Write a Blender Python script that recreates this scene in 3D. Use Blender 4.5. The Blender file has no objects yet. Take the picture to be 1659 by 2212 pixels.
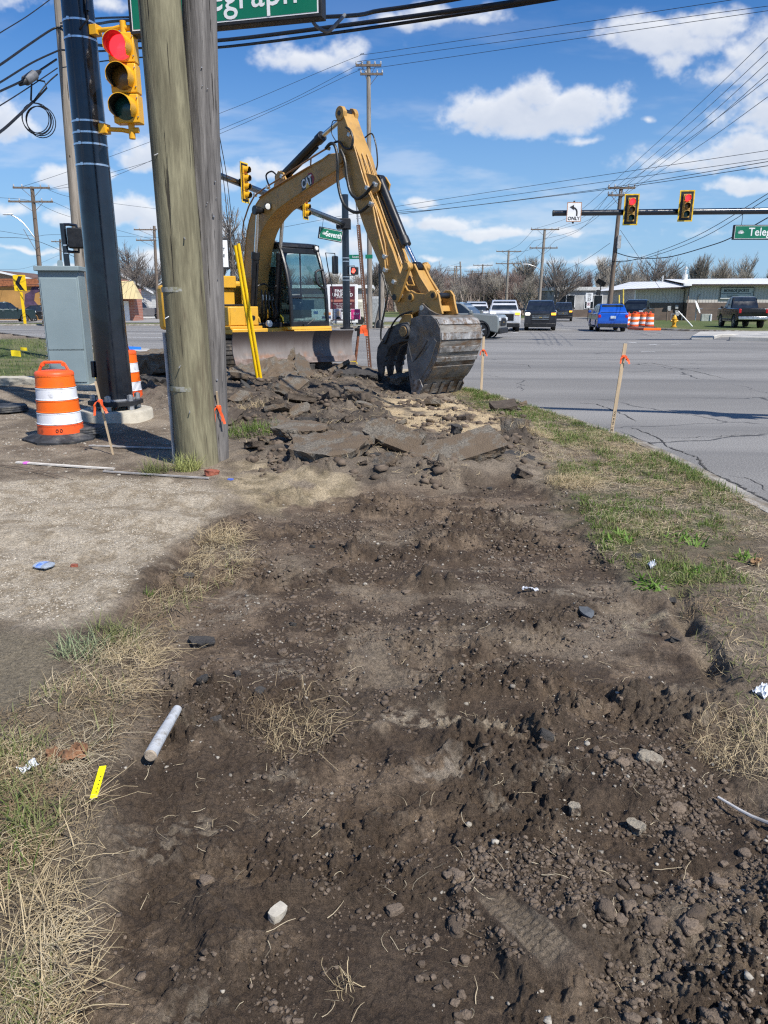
import bpy, bmesh, math, random
import numpy as np
from mathutils import Vector, Matrix
R = math.radians
rnd = random.Random(7)
scn = bpy.context.scene
COL = scn.collection
# ---------------------------------------------------------------- camera
CAMH, PITCH = 1.6, R(15.6)
FPX, CX, CY = 1597.5, 829.5, 1106.0          # survey units: a 1659 x 2212 sheet
cd = bpy.data.cameras.new("camera"); cam = bpy.data.objects.new("camera", cd); COL.objects.link(cam)
cam.location = (0, 0, CAMH); cam.rotation_euler = (R(90) - PITCH, 0, 0)
cd.sensor_fit = 'VERTICAL'; cd.sensor_height = 36; cd.lens = 36 * FPX / 2212
cd.clip_start = .05; cd.clip_end = 6000
scn.camera = cam
scn.view_settings.view_transform = 'Standard'; scn.view_settings.look = 'None'
scn.view_settings.exposure = 0.35; scn.view_settings.gamma = 1
scn.cycles.use_denoising = False; scn.cycles.pixel_filter_type = 'BLACKMAN_HARRIS'; scn.cycles.filter_width = 1.25
scn.cycles.max_bounces = 6; scn.cycles.diffuse_bounces = 3; scn.cycles.glossy_bounces = 3; scn.cycles.sample_clamp_indirect = 4
# ---------------------------------------------------------------- sun and sky
SUN_EL, SUN_AZ = R(50), math.atan2(.66, -.75)      # azimuth clockwise from +Y
sl = bpy.data.lights.new("sun", 'SUN'); sl.energy = 4.6; sl.angle = R(.53); sl.color = (1, .955, .89)
so = bpy.data.objects.new("sun", sl); COL.objects.link(so)
sd = Vector((math.sin(SUN_AZ) * math.cos(SUN_EL), math.cos(SUN_AZ) * math.cos(SUN_EL), math.sin(SUN_EL)))
so.rotation_euler = sd.to_track_quat('Z', 'Y').to_euler(); so.location = (20, -20, 40)

def ray(u, v):
    x = (u - CX) / FPX; y = (CY - v) / FPX
    return Vector((x, math.cos(PITCH) + math.sin(PITCH) * y, math.cos(PITCH) * y - math.sin(PITCH)))
def G(u, v, z=0.0):                # a surveyed point lying at height z
    r = ray(u, v); t = (z - CAMH) / r.z; return Vector((r.x * t, r.y * t, z))
def A(u, v, Y):                    # a surveyed point at distance Y
    r = ray(u, v); t = Y / r.y; return Vector((r.x * t, Y, CAMH + r.z * t))

class NT:                          # small node-tree writer
    def __init__(s, nt): s.nt = nt; s.n = nt.nodes; s.l = nt.links
    def node(s, typ, ins=None, **kw):
        n = s.n.new(typ)
        for k, v in kw.items(): setattr(n, k, v)
        for k, v in (ins or {}).items():
            if isinstance(v, bpy.types.NodeSocket): s.l.new(v, n.inputs[k])
            else: n.inputs[k].default_value = v
        return n
    def m(s, op, a, b=0.0, c=0.0, clamp=False):
        n = s.n.new('ShaderNodeMath'); n.operation = op; n.use_clamp = clamp
        for i, v in enumerate((a, b, c)):
            if isinstance(v, bpy.types.NodeSocket): s.l.new(v, n.inputs[i])
            else: n.inputs[i].default_value = v
        return n.outputs[0]
    def mix(s, f, a, b, blend='MIX'):
        n = s.n.new('ShaderNodeMix'); n.data_type = 'RGBA'; n.blend_type = blend
        for i, v in ((0, f), (6, a), (7, b)):
            if isinstance(v, bpy.types.NodeSocket): s.l.new(v, n.inputs[i])
            else: n.inputs[i].default_value = v if i == 0 else (*v[:3], 1)
        return n.outputs[2]
    def noise(s, vec, scale, detail=4, rough=.5, dist=0.0):
        n = s.node('ShaderNodeTexNoise', {'Scale': scale, 'Detail': detail, 'Roughness': rough, 'Distortion': dist})
        if vec is not None: s.l.new(vec, n.inputs['Vector'])
        return n.outputs[0]
    def ramp(s, f, lo, hi, a=0.0, b=1.0):
        n = s.node('ShaderNodeMapRange', {'Value': f, 'From Min': lo, 'From Max': hi, 'To Min': a, 'To Max': b}, interpolation_type='SMOOTHSTEP')
        return n.outputs[0]

def _hh(ix, iy, s):
    n = (ix.astype(np.int64) * 374761393 + iy.astype(np.int64) * 668265263 + s * 974711) & 0xffffffff
    n = ((n ^ (n >> 13)) * 1274126177) & 0xffffffff
    return ((n ^ (n >> 16)) & 0xffff) / 65535.0
def vnoise(x, y, s=0):
    ix = np.floor(x); iy = np.floor(y); fx = x - ix; fy = y - iy
    fx = fx * fx * fx * (fx * (fx * 6 - 15) + 10); fy = fy * fy * fy * (fy * (fy * 6 - 15) + 10)
    a = _hh(ix, iy, s); b = _hh(ix + 1, iy, s); c = _hh(ix, iy + 1, s); d = _hh(ix + 1, iy + 1, s)
    return (a + (b - a) * fx) * (1 - fy) + (c + (d - c) * fx) * fy
def fbm(x, y, o=4, s=0, g=.5, rot=.6):
    t = 0; am = 1; tot = 0
    for k in range(o):
        t = t + am * vnoise(x, y, s + k); tot += am; am *= g
        x, y = (x * math.cos(rot) - y * math.sin(rot)) * 2.03 + 5.1, (x * math.sin(rot) + y * math.cos(rot)) * 2.03 + 1.7
    return t / tot
def ss(a, b, x):
    t = np.clip((x - a) / (b - a), 0, 1); return t * t * (3 - 2 * t)
# clouds over the northern half of the sky: centre, half width, half height, strength
CLOUDS = [(1110, 250, 130, 52, 1.15), (1235, 238, 125, 44, 1.1), (1160, 200, 60, 34, 1.0), (1040, 275, 60, 26, .8), (1330, 225, 42, 40, .8), (1260, 298, 60, 10, .5), (1420, 92, 120, 36, .8), (1530, 55, 90, 30, .7), (1300, 85, 90, 20, .35), (1455, 130, 45, 26, .6),
  (1665, 240, 130, 56, .9), (1670, 125, 95, 66, .85), (1560, 158, 80, 22, .45), (1650, 345, 190, 42, 1.15), (1480, 355, 130, 26, .95), (1615, 408, 85, 18, .9), (1620, 285, 60, 18, .5), (1402, 258, 16, 9, .6),
  (640, 128, 100, 24, .75), (730, 105, 110, 22, .4), (600, 372, 150, 24, .85), (500, 385, 80, 26, .8), (960, 38, 100, 22, .85), (860, 50, 90, 16, .4), (911, 441, 55, 15, 1.0), (935, 490, 95, 22, 1.05), (860, 478, 60, 16, .8),
  (1060, 508, 120, 13, .8), (1230, 500, 50, 8, .5), (925, 562, 42, 9, .8), (1010, 575, 60, 7, .5), (125, 385, 62, 26, 1.0), (200, 375, 40, 16, .7), (300, 350, 60, 34, 1.0), (330, 330, 40, 30, .8), (270, 470, 90, 34, 1.2), (330, 490, 60, 40, 1.1), (125, 468, 36, 22, .9),
  (20, 455, 50, 14, .5), (10, 270, 60, 50, 1.0), (50, 8, 90, 22, .5), (230, 20, 60, 16, .4), (130, 578, 70, 10, .8), (40, 542, 100, 8, .6), (230, 598, 90, 14, .9), (340, 575, 60, 26, 1.0), (30, 608, 90, 12, .9), (160, 620, 120, 9, .8),
  (480, 495, 60, 26, .8), (640, 540, 90, 10, .5), (745, 470, 60, 24, .7), (770, 530, 60, 30, .8), (700, 590, 120, 14, .8), (1240, 560, 160, 10, .4), (1500, 500, 120, 8, .25)]
def cloud_sheet():
    W, Hh, AX, EX = 1500, 900, .78, .86
    a, e = np.meshgrid(np.linspace(-AX, AX, W), np.linspace(-.02, EX, Hh))
    wa = a + .030 * (fbm(a * 14, e * 14, 5, 1) - .5); we = e + .026 * (fbm(a * 16 + 9, e * 16, 5, 2) - .5)
    f = np.full(a.shape, -2.0)
    for u, v, hw, hh, st in CLOUDS:
        r = ray(u, v); sx = hw / FPX * 1.12; sy = hh / FPX * 1.25
        dx = (wa - r.x / r.y) / sx; dy = (we - r.z / r.y) / sy; dy = np.where(dy < 0, dy * 1.45, dy)
        f = np.maximum(f, st * (1.0 - np.hypot(dx, dy)))
    n = fbm(a * 22, e * 30, 6, 5, .58); n2 = fbm(a * 70, e * 90, 5, 9, .6)
    q = f + (n - .5) * 1.05 + (n2 - .5) * .30
    d = ss(-.02, .62, q) * ss(-.35, .10, f)
    wisp = ss(.50, .80, fbm(a * 5, e * 22, 6, 31, .6)) * ss(.42, .06, e) * .40
    d = np.maximum(d, wisp)
    # sunlit tops, grey bases: thickness looked through towards the sun
    sh = np.zeros_like(d)
    for k, w in ((5, .5), (12, .35), (24, .25)):
        sh += w * np.roll(np.roll(d, -k, 0), -k // 2, 1)
    lit = np.clip(1.15 - .62 * sh * d + .35 * (n - .5), 0, 1)
    px = np.stack([d, lit, np.zeros_like(d), np.ones_like(d)], -1).astype(np.float32)
    im = bpy.data.images.new('cloud_sheet', W, Hh, float_buffer=True); im.colorspace_settings.name = 'Non-Color'
    im.pixels.foreach_set(px.ravel()); im.pack(); return im, AX, EX
def build_world():
    w = bpy.data.worlds.new("World"); scn.world = w; w.use_nodes = True
    t = NT(w.node_tree); t.n.clear()
    sky = t.node('ShaderNodeTexSky', sky_type='NISHITA', sun_disc=False, sun_elevation=SUN_EL, sun_rotation=SUN_AZ,
                 altitude=200, air_density=1.0, dust_density=.2, ozone_density=3.0)
    tc = t.node('ShaderNodeTexCoord'); sp = t.node('ShaderNodeSeparateXYZ', {0: tc.outputs['Generated']})
    x, y, z = sp.outputs
    hs = t.node('ShaderNodeHueSaturation', {'Saturation': 1.2, 'Value': 1.0, 'Color': sky.outputs[0]})
    skc = t.mix(1.0, hs.outputs[0], (.66, .96, 1.25), 'MULTIPLY')
    skc = t.mix(t.ramp(z, .34, -.02, 0, .85), skc, (3.5, 5.5, 7.9))
    im, AX, EX = cloud_sheet()
    ay = t.m('MAXIMUM', y, .05)
    uv = t.node('ShaderNodeCombineXYZ', {0: t.m('MULTIPLY_ADD', t.m('DIVIDE', x, ay), .5 / AX, .5), 1: t.m('MULTIPLY', t.m('ADD', t.m('DIVIDE', z, ay), .02), 1 / (EX + .02)), 2: 0.0})
    tx = t.node('ShaderNodeTexImage', {'Vector': uv.outputs[0]}, interpolation='Linear', extension='CLIP'); tx.image = im
    cs = t.node('ShaderNodeSeparateColor', {0: tx.outputs[0]})
    az = t.m('ADD', t.m('MAXIMUM', z, .02), .12)
    cmb = t.node('ShaderNodeCombineXYZ', {0: t.m('DIVIDE', x, az), 1: t.m('DIVIDE', y, az), 2: 0.0})
    back = t.m('MULTIPLY', t.ramp(t.noise(cmb.outputs[0], 1.3, 6, .55, .2), .53, .68), t.ramp(y, .5, .1))
    dens = t.m('MULTIPLY', t.m('MAXIMUM', t.m('MULTIPLY', cs.outputs[0], t.ramp(y, .05, .2)), back), t.ramp(z, -.005, .02))
    ccol = t.mix(t.m('MAXIMUM', cs.outputs[1], t.m('MULTIPLY', back, .8)), (4.9, 5.6, 7.0), (8.9, 9.1, 9.5))
    col = t.mix(t.m('MULTIPLY', dens, .88), skc, ccol)
    bg = t.node('ShaderNodeBackground', {'Color': col, 'Strength': .082})
    t.node('ShaderNodeOutputWorld', {'Surface': bg.outputs[0]})
build_world()
# ---------------------------------------------------------------- naming helpers
def tag(o, label=None, cat=None, group=None, kind=None):
    if label: o['label'] = label
    if cat: o['category'] = cat
    if group: o['group'] = group
    if kind: o['kind'] = kind
    return o
def thing(name, label, cat, loc=(0, 0, 0), rotz=0.0, group=None):
    o = bpy.data.objects.new(name, None); COL.objects.link(o); o.empty_display_size = .2
    o.location = loc; o.rotation_euler = (0, 0, rotz)
    return tag(o, label, cat, group)
def copy_tree(o, parent=None, **kw):
    c = o.copy(); COL.objects.link(c); c.parent = parent
    for ch in list(o.children): copy_tree(ch, c)
    return c
def dup(o, loc, rotz=0.0, label=None, group=None, scale=1.0):
    c = copy_tree(o); c.location = loc; c.rotation_euler = (0, 0, rotz); c.scale = (scale,) * 3
    if label: c['label'] = label
    if group: c['group'] = group
    return c
# ---------------------------------------------------------------- materials
MATS = {}
def mat(name, col, rough=.6, metal=0.0, var=.18, vs=6.0, bump=.0, bs=60.0, col2=None, dirt=None, ds=3.0, dlo=.5, dhi=.7, spec=.5, emit=None, es=1.0, alpha=None, stretch=None, trans=0.0, coat=0.0):
    if name in MATS: return MATS[name]
    m = bpy.data.materials.new(name); m.use_nodes = True; t = NT(m.node_tree)
    b = t.n['Principled BSDF']
    tc = t.node('ShaderNodeTexCoord').outputs['Object']
    if stretch:
        tc = t.node('ShaderNodeMapping', {'Vector': tc, 'Scale': stretch}).outputs[0]
    n = t.noise(tc, vs, 6, .6)
    c2 = col2 or tuple(c * (1 - var * 2) for c in col)
    c1 = col if col2 else tuple(min(1, c * (1 + var)) for c in col)
    c = t.mix(t.ramp(n, .3, .7), c2, c1)
    rv = t.ramp(t.noise(tc, vs * 2.3, 4, .6), .3, .7, max(.02, rough - .1), min(1, rough + .1))
    if dirt:
        f = t.ramp(t.noise(tc, ds, 8, .68), dlo, dhi)
        c = t.mix(f, c, dirt); rv = t.m('MAXIMUM', rv, t.m('MULTIPLY', f, .8))
    t.l.new(c, b.inputs['Base Color']); t.l.new(rv, b.inputs['Roughness'])
    b.inputs['Metallic'].default_value = metal; b.inputs['Specular IOR Level'].default_value = spec
    b.inputs['Coat Weight'].default_value = coat
    if trans: b.inputs['Transmission Weight'].default_value = trans
    if alpha is not None: b.inputs['Alpha'].default_value = alpha
    if emit: b.inputs['Emission Color'].default_value = (*emit, 1); b.inputs['Emission Strength'].default_value = es
    if bump:
        bn = t.node('ShaderNodeBump', {'Strength': bump, 'Distance': .02, 'Height': t.noise(tc, bs, 6, .65)})
        t.l.new(bn.outputs[0], b.inputs['Normal'])
    MATS[name] = m; return m
# ---------------------------------------------------------------- mesh builder
class MB:
    def __init__(s, X=None): s.v = []; s.f = []; s.X = X
    def add(s, vs, fs):
        k = len(s.v)
        s.v += [tuple(s.X @ Vector(p)) if s.X else tuple(p) for p in vs]
        s.f += [tuple(i + k for i in f) for f in fs]; return s
    def box(s, c, d, rz=0.0, M=None, taper=1.0):
        x, y, z = d[0] / 2, d[1] / 2, d[2] / 2; c = Vector(c)
        M3 = M or Matrix.Rotation(rz, 3, 'Z')
        P = [(-x, -y, -z), (x, -y, -z), (x, y, -z), (-x, y, -z), (-x * taper, -y * taper, z), (x * taper, -y * taper, z), (x * taper, y * taper, z), (-x * taper, y * taper, z)]
        return s.add([c + M3 @ Vector(p) for p in P], [(0, 3, 2, 1), (4, 5, 6, 7), (0, 1, 5, 4), (1, 2, 6, 5), (2, 3, 7, 6), (3, 0, 4, 7)])
    def ring(s, c, ax, r, n, ref=None):
        ax = Vector(ax).normalized()
        a = (Vector((0, 0, 1)) if abs(ax.z) < .9 else Vector((1, 0, 0))) if ref is None else ref
        u = ax.cross(a).normalized(); w = ax.cross(u).normalized()
        return [Vector(c) + (u * math.cos(2 * math.pi * i / n) + w * math.sin(2 * math.pi * i / n)) * r for i in range(n)]
    def cyl(s, p0, p1, r0, r1=None, n=16, cap=True):
        p0, p1 = Vector(p0), Vector(p1); r1 = r0 if r1 is None else r1; ax = p1 - p0
        vs = s.ring(p0, ax, r0, n) + s.ring(p1, ax, r1, n)
        fs = [(i, (i + 1) % n, n + (i + 1) % n, n + i) for i in range(n)]
        if cap: fs += [tuple(range(n))[::-1], tuple(range(n, 2 * n))]
        return s.add(vs, fs)
    def tube(s, pts, r, n=8, cap=True, smooth=0):
        pts = [Vector(p) for p in pts]
        if smooth:
            q = []
            for i in range(len(pts) - 1):
                a = pts[max(i - 1, 0)]; b = pts[i]; c = pts[i + 1]; d = pts[min(i + 2, len(pts) - 1)]
                for k in range(smooth):
                    t = k / smooth
                    q.append(.5 * ((2 * b) + (c - a) * t + (2 * a - 5 * b + 4 * c - d) * t * t + (3 * b - a - 3 * c + d) * t ** 3))
            pts = q + [pts[-1]]
        rr = r if isinstance(r, (list, tuple)) else [r] * len(pts)
        if len(rr) != len(pts): rr = [rr[0] + (rr[-1] - rr[0]) * i / (len(pts) - 1) for i in range(len(pts))]
        vs = []; ref = None
        for i, p in enumerate(pts):
            d = (pts[min(i + 1, len(pts) - 1)] - pts[max(i - 1, 0)])
            if d.length < 1e-6: d = Vector((0, 0, 1))
            d.normalize()
            if ref is None: ref = Vector((0, 0, 1)) if abs(d.z) < .9 else Vector((1, 0, 0))
            u = d.cross(ref).normalized(); ref = u.cross(d).normalized()
            vs += [p + (u * math.cos(2 * math.pi * k / n) + ref * math.sin(2 * math.pi * k / n)) * rr[i] for k in range(n)]
        m = len(pts)
        fs = [(i * n + k, i * n + (k + 1) % n, (i + 1) * n + (k + 1) % n, (i + 1) * n + k) for i in range(m - 1) for k in range(n)]
        if cap: fs += [tuple(range(n))[::-1], tuple(range((m - 1) * n, m * n))]
        return s.add(vs, fs)
    def prism(s, poly, O, Ax, Bx, Cx, t0, t1, cap=True):
        O, Ax, Bx, Cx = map(Vector, (O, Ax, Bx, Cx)); n = len(poly)
        vs = [O + Ax * a + Bx * b + Cx * t for t in (t0, t1) for a, b in poly]
        fs = [(i, (i + 1) % n, n + (i + 1) % n, n + i) for i in range(n)]
        if cap: fs += [tuple(range(n))[::-1], tuple(range(n, 2 * n))]
        return s.add(vs, fs)
    def lathe(s, prof, c=(0, 0, 0), n=24, cap=True, squash=1.0, ax=None):
        c = Vector(c); vs = []
        M3 = Vector(ax).to_track_quat('Z', 'Y').to_matrix() if ax is not None else Matrix.Identity(3)
        for r, z in prof:
            vs += [c + M3 @ Vector((r * math.cos(2 * math.pi * i / n), r * squash * math.sin(2 * math.pi * i / n), z)) for i in range(n)]
        m = len(prof)
        fs = [(j * n + i, j * n + (i + 1) % n, (j + 1) * n + (i + 1) % n, (j + 1) * n + i) for j in range(m - 1) for i in range(n)]
        if cap: fs += [tuple(range(n))[::-1], tuple(range((m - 1) * n, m * n))]
        return s.add(vs, fs)
    def quad(s, a, b, c, d): return s.add([a, b, c, d], [(0, 1, 2, 3)])
    def build(s, name, m, parent=None, loc=None, bevel=0.0, ang=38, fix=True, seg=2):
        me = bpy.data.meshes.new(name); me.from_pydata(s.v, [], s.f)
        if fix:
            bm = bmesh.new(); bm.from_mesh(me); bmesh.ops.recalc_face_normals(bm, faces=bm.faces); bm.to_mesh(me); bm.free()
        me.polygons.foreach_set('use_smooth', [True] * len(me.polygons)); me.set_sharp_from_angle(angle=R(ang))
        me.materials.append(m)
        o = bpy.data.objects.new(name, me); COL.objects.link(o)
        if parent: o.parent = parent
        if loc is not None: o.location = loc
        if bevel:
            b = o.modifiers.new('bevel', 'BEVEL'); b.width = bevel; b.segments = seg; b.limit_method = 'ANGLE'; b.angle_limit = R(40); b.harden_normals = False
        me.update(); return o
_tx = {}
def lettering(txt, size, O, right, up, m, parent, name='lettering', thick=.003, squeeze=1.0, bold=0.0, align='CENTER', nrm=None):
    cu = bpy.data.curves.new('t', 'FONT'); cu.body = txt; cu.size = size; cu.extrude = thick / 2; cu.align_x = align; cu.align_y = 'CENTER'; cu.offset = bold * size
    cu.resolution_u = 3
    tmp = bpy.data.objects.new('t', cu); me = bpy.data.meshes.new_from_object(tmp); bpy.data.objects.remove(tmp); bpy.data.curves.remove(cu)
    right = Vector(right).normalized(); up = Vector(up).normalized(); n = right.cross(up)
    M4 = Matrix((( *(right * squeeze),), (*up,), (*n,))).transposed().to_4x4(); M4.translation = Vector(O)
    me.transform(M4); me.name = name; me.materials.clear(); me.materials.append(m)
    o = bpy.data.objects.new(name, me); COL.objects.link(o)
    if parent: o.parent = parent
    return o
# ---------------------------------------------------------------- numpy noise
_h = _hh
def clods(x, y, s, fill=.8, on_=None):      # rounded lumps of unequal size, 0..1
    if on_ is not None:
        o = np.zeros_like(x)
        if on_.any(): o[on_] = clods(x[on_], y[on_], s, fill)
        return o
    ix = np.floor(x); iy = np.floor(y); out = np.zeros_like(x)
    for dx in (-1, 0, 1):
        for dy in (-1, 0, 1):
            cx = ix + dx; cy = iy + dy
            px = cx + _h(cx, cy, s); py = cy + _h(cx, cy, s + 1)
            rr = .28 + .5 * _h(cx, cy, s + 2) ** 2; on = _h(cx, cy, s + 3) < fill
            e = 1 + .6 * (_h(cx, cy, s + 4) - .5); d2 = ((x - px) * e) ** 2 + ((y - py) / e) ** 2
            h = np.where(on, np.sqrt(np.clip(rr * rr - d2, 0, None)), 0)
            out = np.maximum(out, h)
    return out
def sdf(poly, x, y):              # signed distance, positive inside
    p = np.array(poly, float); n = len(p); d = np.full(x.shape, 1e9); ins = np.zeros(x.shape, bool)
    for i in range(n):
        a = p[i]; b = p[(i + 1) % n]; e = b - a
        wx = x - a[0]; wy = y - a[1]
        t = np.clip((wx * e[0] + wy * e[1]) / (e @ e), 0, 1)
        d = np.minimum(d, (wx - e[0] * t) ** 2 + (wy - e[1] * t) ** 2)
        c = (a[1] > y) != (b[1] > y)
        with np.errstate(divide='ignore', invalid='ignore'):
            ins ^= c & (x < (b[0] - a[0]) * (y - a[1]) / (b[1] - a[1]) + a[0])
    return np.where(ins, 1, -1) * np.sqrt(d)
def gp(pts): return [tuple(G(u, v)[:2]) for u, v in pts]
# near kerb: runs beside the verge, rounds the corner, follows the cross street
KERB = [(3.35, -6), (3.2, 0), (3.1, 3), (3.06, 5.7), (3.04, 8.4), (2.72, 10.4), (2.4, 11.7), (2.0, 13.4), (1.45, 15.1), (.6, 16.7), (-.5, 18.1), (-2.2, 19.9), (-4.6, 22.4), (-8.4, 26.2), (-16, 36.5), (-29, 52.5), (-60, 84)]
def smooth_line(P, k=6):
    P = [Vector((*p, 0)) for p in P]; q = []
    for i in range(len(P) - 1):
        a = P[max(i - 1, 0)]; b = P[i]; c = P[i + 1]; d = P[min(i + 2, len(P) - 1)]
        for j in range(k):
            t = j / k; q.append(.5 * ((2 * b) + (c - a) * t + (2 * a - 5 * b + 4 * c - d) * t * t + (3 * b - a - 3 * c + d) * t ** 3))
    return q + [P[-1]]
KL = [(p.x, p.y) for p in smooth_line(KERB)]
ROAD = KL + [(-120, 110), (-120, 66), (-33, 63.5), (-14, 62), (-6.5, 56), (1.2, 57), (9, 70), (20, 100), (60, 220), (110, 225), (38, 106), (24.5, 78), (18.2, 63.5), (17.6, 56.5), (19, 50), (23, 45.6), (32, 42), (60, 36), (120, 20), (120, -40), (3.35, -40)]
NEAR_LAND = KL + [(-140, 84), (-140, -60), (3.35, -60)]
Z_DIRT = gp([(190, 2600), (120, 2212), (230, 1900), (215, 1720), (330, 1600), (250, 1470), (205, 1380), (330, 1250), (470, 1150), (600, 1085), (760, 1070), (900, 1050), (1120, 1040), (1270, 1120), (1270, 1200), (1370, 1290), (1440, 1330), (1500, 1440), (1560, 1560), (1600, 1700), (1700, 1900), (2050, 2212), (2300, 2600)])
Z_PILE = gp([(500, 935), (300, 890), (240, 850), (300, 812), (500, 800), (780, 812), (880, 835), (1000, 880), (1130, 900), (1190, 960), (1150, 1030), (900, 1060), (660, 1060), (500, 1010)])
Z_SAND = gp([(830, 905), (870, 875), (985, 868), (1080, 900), (1065, 945), (960, 955), (880, 940)])
Z_SAND2 = gp([(470, 1060), (520, 1015), (640, 1035), (770, 1035), (770, 1075), (600, 1120), (520, 1100)])
Z_GRAV = gp([(-300, 1060), (0, 1055), (150, 1040), (420, 1050), (500, 1085), (455, 1140), (330, 1240), (240, 1330), (120, 1390), (0, 1370), (-300, 1370)])
Z_SILT = gp([(-300, 1380), (0, 1380), (130, 1400), (150, 1480), (60, 1560), (0, 1620), (-300, 1620)])
Z_GRASSR = gp([(980, 845), (1080, 850), (1170, 895), (1330, 950), (1480, 1020), (1720, 1130), (1600, 1130), (1400, 1040), (1150, 950), (1060, 905), (1000, 880)])
Z_GRASSR2 = gp([(1190, 1010), (1320, 1010), (1520, 1090), (1600, 1180), (1560, 1290), (1420, 1290), (1290, 1210), (1230, 1100)])
Z_LAWN = gp([(-600, 700), (0, 737), (110, 735), (112, 800), (80, 825), (0, 835), (-600, 850)])
Z_TURFL = gp([(-400, 1600), (60, 1560), (200, 1500), (290, 1600), (200, 1720), (200, 1850), (120, 2212), (100, 2500), (-400, 2500)])
PRINTS = ((1060, 1950, 1205, 2095, .052), (800, 1395, 860, 1480, .05))
Z_PALE1 = gp([(800, 1540), (870, 1520), (960, 1535), (1010, 1560), (1130, 1575), (1125, 1595), (1020, 1590), (900, 1575), (830, 1560)]); Z_PALE2 = gp([(890, 1660), (960, 1640), (1060, 1650), (1080, 1675), (980, 1690), (900, 1700)]); Z_PALE3 = gp([(1330, 1350), (1400, 1335), (1450, 1350), (1420, 1385), (1350, 1375)])
def zones(x, y):
    wx = x + .28 * (fbm(x * 1.1, y * 1.1, 4, 11) - .5) + .10 * (fbm(x * 6, y * 6, 3, 17) - .5)
    wy = y + .28 * (fbm(x * 1.1 + 9, y * 1.1, 4, 12) - .5) + .10 * (fbm(x * 6 + 3, y * 6, 3, 18) - .5)
    z = {}
    for k, P, a, b in (('dirt', Z_DIRT, -.14, .10), ('pile', Z_PILE, -.25, .35), ('sand', Z_SAND, -.35, .1), ('sand2', Z_SAND2, -.12, .15), ('grav', Z_GRAV, -.1, .12),
                       ('silt', Z_SILT, -.08, .1), ('gr', Z_GRASSR, -.15, .15), ('gr2', Z_GRASSR2, -.2, .2), ('lawn', Z_LAWN, -.5, .6), ('turf', Z_TURFL, -.12, .12)):
        z[k] = ss(a, b, sdf(P, wx, wy))
    return z
def ground_height(x, y, full=True):
    r = np.hypot(x, y); z = zones(x, y)
    near = 1 - ss(18, 26, r)
    h = .05 * (fbm(x * .6, y * .6, 3, 3) - .5) + .06
    h = h + .05 * (fbm(x * 2.1, y * 2.1, 4, 5) - .5)
    far = sdf(NEAR_LAND, x, y)
    kr = sdf(ROAD, x, y)
    d, pl = z['dirt'], z['pile'] * (1 - .5 * z['sand'])
    # the dug strip is lower than the ground beside it, with a crumbled lip
    h = h - .06 * d + .03 * np.exp(-((d - .5) / .25) ** 2) * fbm(x * 3, y * 3, 3, 21)
    soil = np.clip(d + pl + .55 * z['turf'] + .25 * z['sand2'], 0, 1)
    prt = np.zeros_like(x); wide = np.zeros_like(x)
    for (u0, v0, u1, v1, W) in PRINTS:
        a = G(u0, v0); b = G(u1, v1); dx, dy = b.x - a.x, b.y - a.y; L = math.hypot(dx, dy); s_ = ((x - a.x) * dx + (y - a.y) * dy) / L; q_ = (-(x - a.x) * dy + (y - a.y) * dx) / L
        wide = np.maximum(wide, ss(2.0, 1.2, np.abs(q_) / W) * ss(-.08, -.02, s_) * ss(L + .08, L + .02, s_)); prt = np.maximum(prt, ss(1.0, .84, np.abs(q_) / W) * ss(-.02, .015, s_) * ss(L + .02, L - .015, s_))
    z['print'] = prt
    smooth = np.clip(ss(.52, .62, fbm(x * 1.5 + 4, y * 2.6, 3, 31)) * .95 + ss(.54, .64, fbm(x * .7 + 4, y * 2.0, 3, 37)) * ss(2.6, 4, r) * .9 - .35 * ss(.2, 1.2, x) * ss(3.2, 2.2, r), 0, .88)
    rough = soil * (1 - smooth) * (1 - wide)
    big = fbm(x * 4.3, y * 4.3, 4, 41)
    tr = ss(1.5, .2, np.abs(x - .35 * y - .1)) * 0
    h = h + soil * (.085 * (big - .5)) * (.3 + .7 * (1 - smooth)) + .045 * soil * ss(.52, .75, fbm(x * 2.6 + 2, y * 2.6, 3, 44)) * (1 - smooth)
    h0 = h
    if full:
        wx = x + .04 * (fbm(x * 18, y * 18, 4, 51, .65) - .5); wy = y + .04 * (fbm(x * 18 + 7, y * 18, 4, 52, .65) - .5)
        am = .35 + 1.1 * ss(.35, .7, fbm(x * 2.2, y * 2.2, 2, 55))
        on = (rough > .02) & (r < 16); on3 = on & (r < 9); on4 = on & (r < 4.5)
        h = h + 1.05 * rough * am * (.8 + .4 * fbm(x * 50, y * 50, 2, 58)) * (.050 * clods(wx * 9, wy * 9, 61, .22, on) + .036 * clods(wx * 20, wy * 20, 71, .45, on) + .020 * clods(wx * 42, wy * 42, 81, .65, on3) + .011 * clods(wx * 85, wy * 85, 91, .8, on4) * ss(4.5, 3, r))
        h = h + (.010 + .012 * rough) * (fbm(x * 45, y * 45, 3, 95) - .5) * ss(9, 4, r) + .004 * (fbm(x * 150, y * 150, 2, 97) - .5) * ss(3.5, 2, r)
    # heaped rubble before the excavator
    bkt = ss(1.7, .9, np.hypot(x - 1.0, y - 13.5)); h = h + pl * (1 - bkt) * (.03 + .15 * ss(10.5, 13.5, r) * ss(1.0, -.6, x) + .16 * (fbm(x * 1.7, y * 1.7, 4, 101) - .45) + .10 * clods(x * 2.3, y * 2.3, 105, .7)) - .05 * bkt
    # wheel ripples across the gravel
    h = h + z['grav'] * (.022 * np.sin((y * 1.0 + x * .35 + .5 * fbm(x * .8, y * .8, 2, 7)) * 9) * ss(.3, .6, fbm(x * .7, y * 1.6, 2, 8)) + .012 * (fbm(x * 25, y * 25, 3, 9) - .5))
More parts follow.
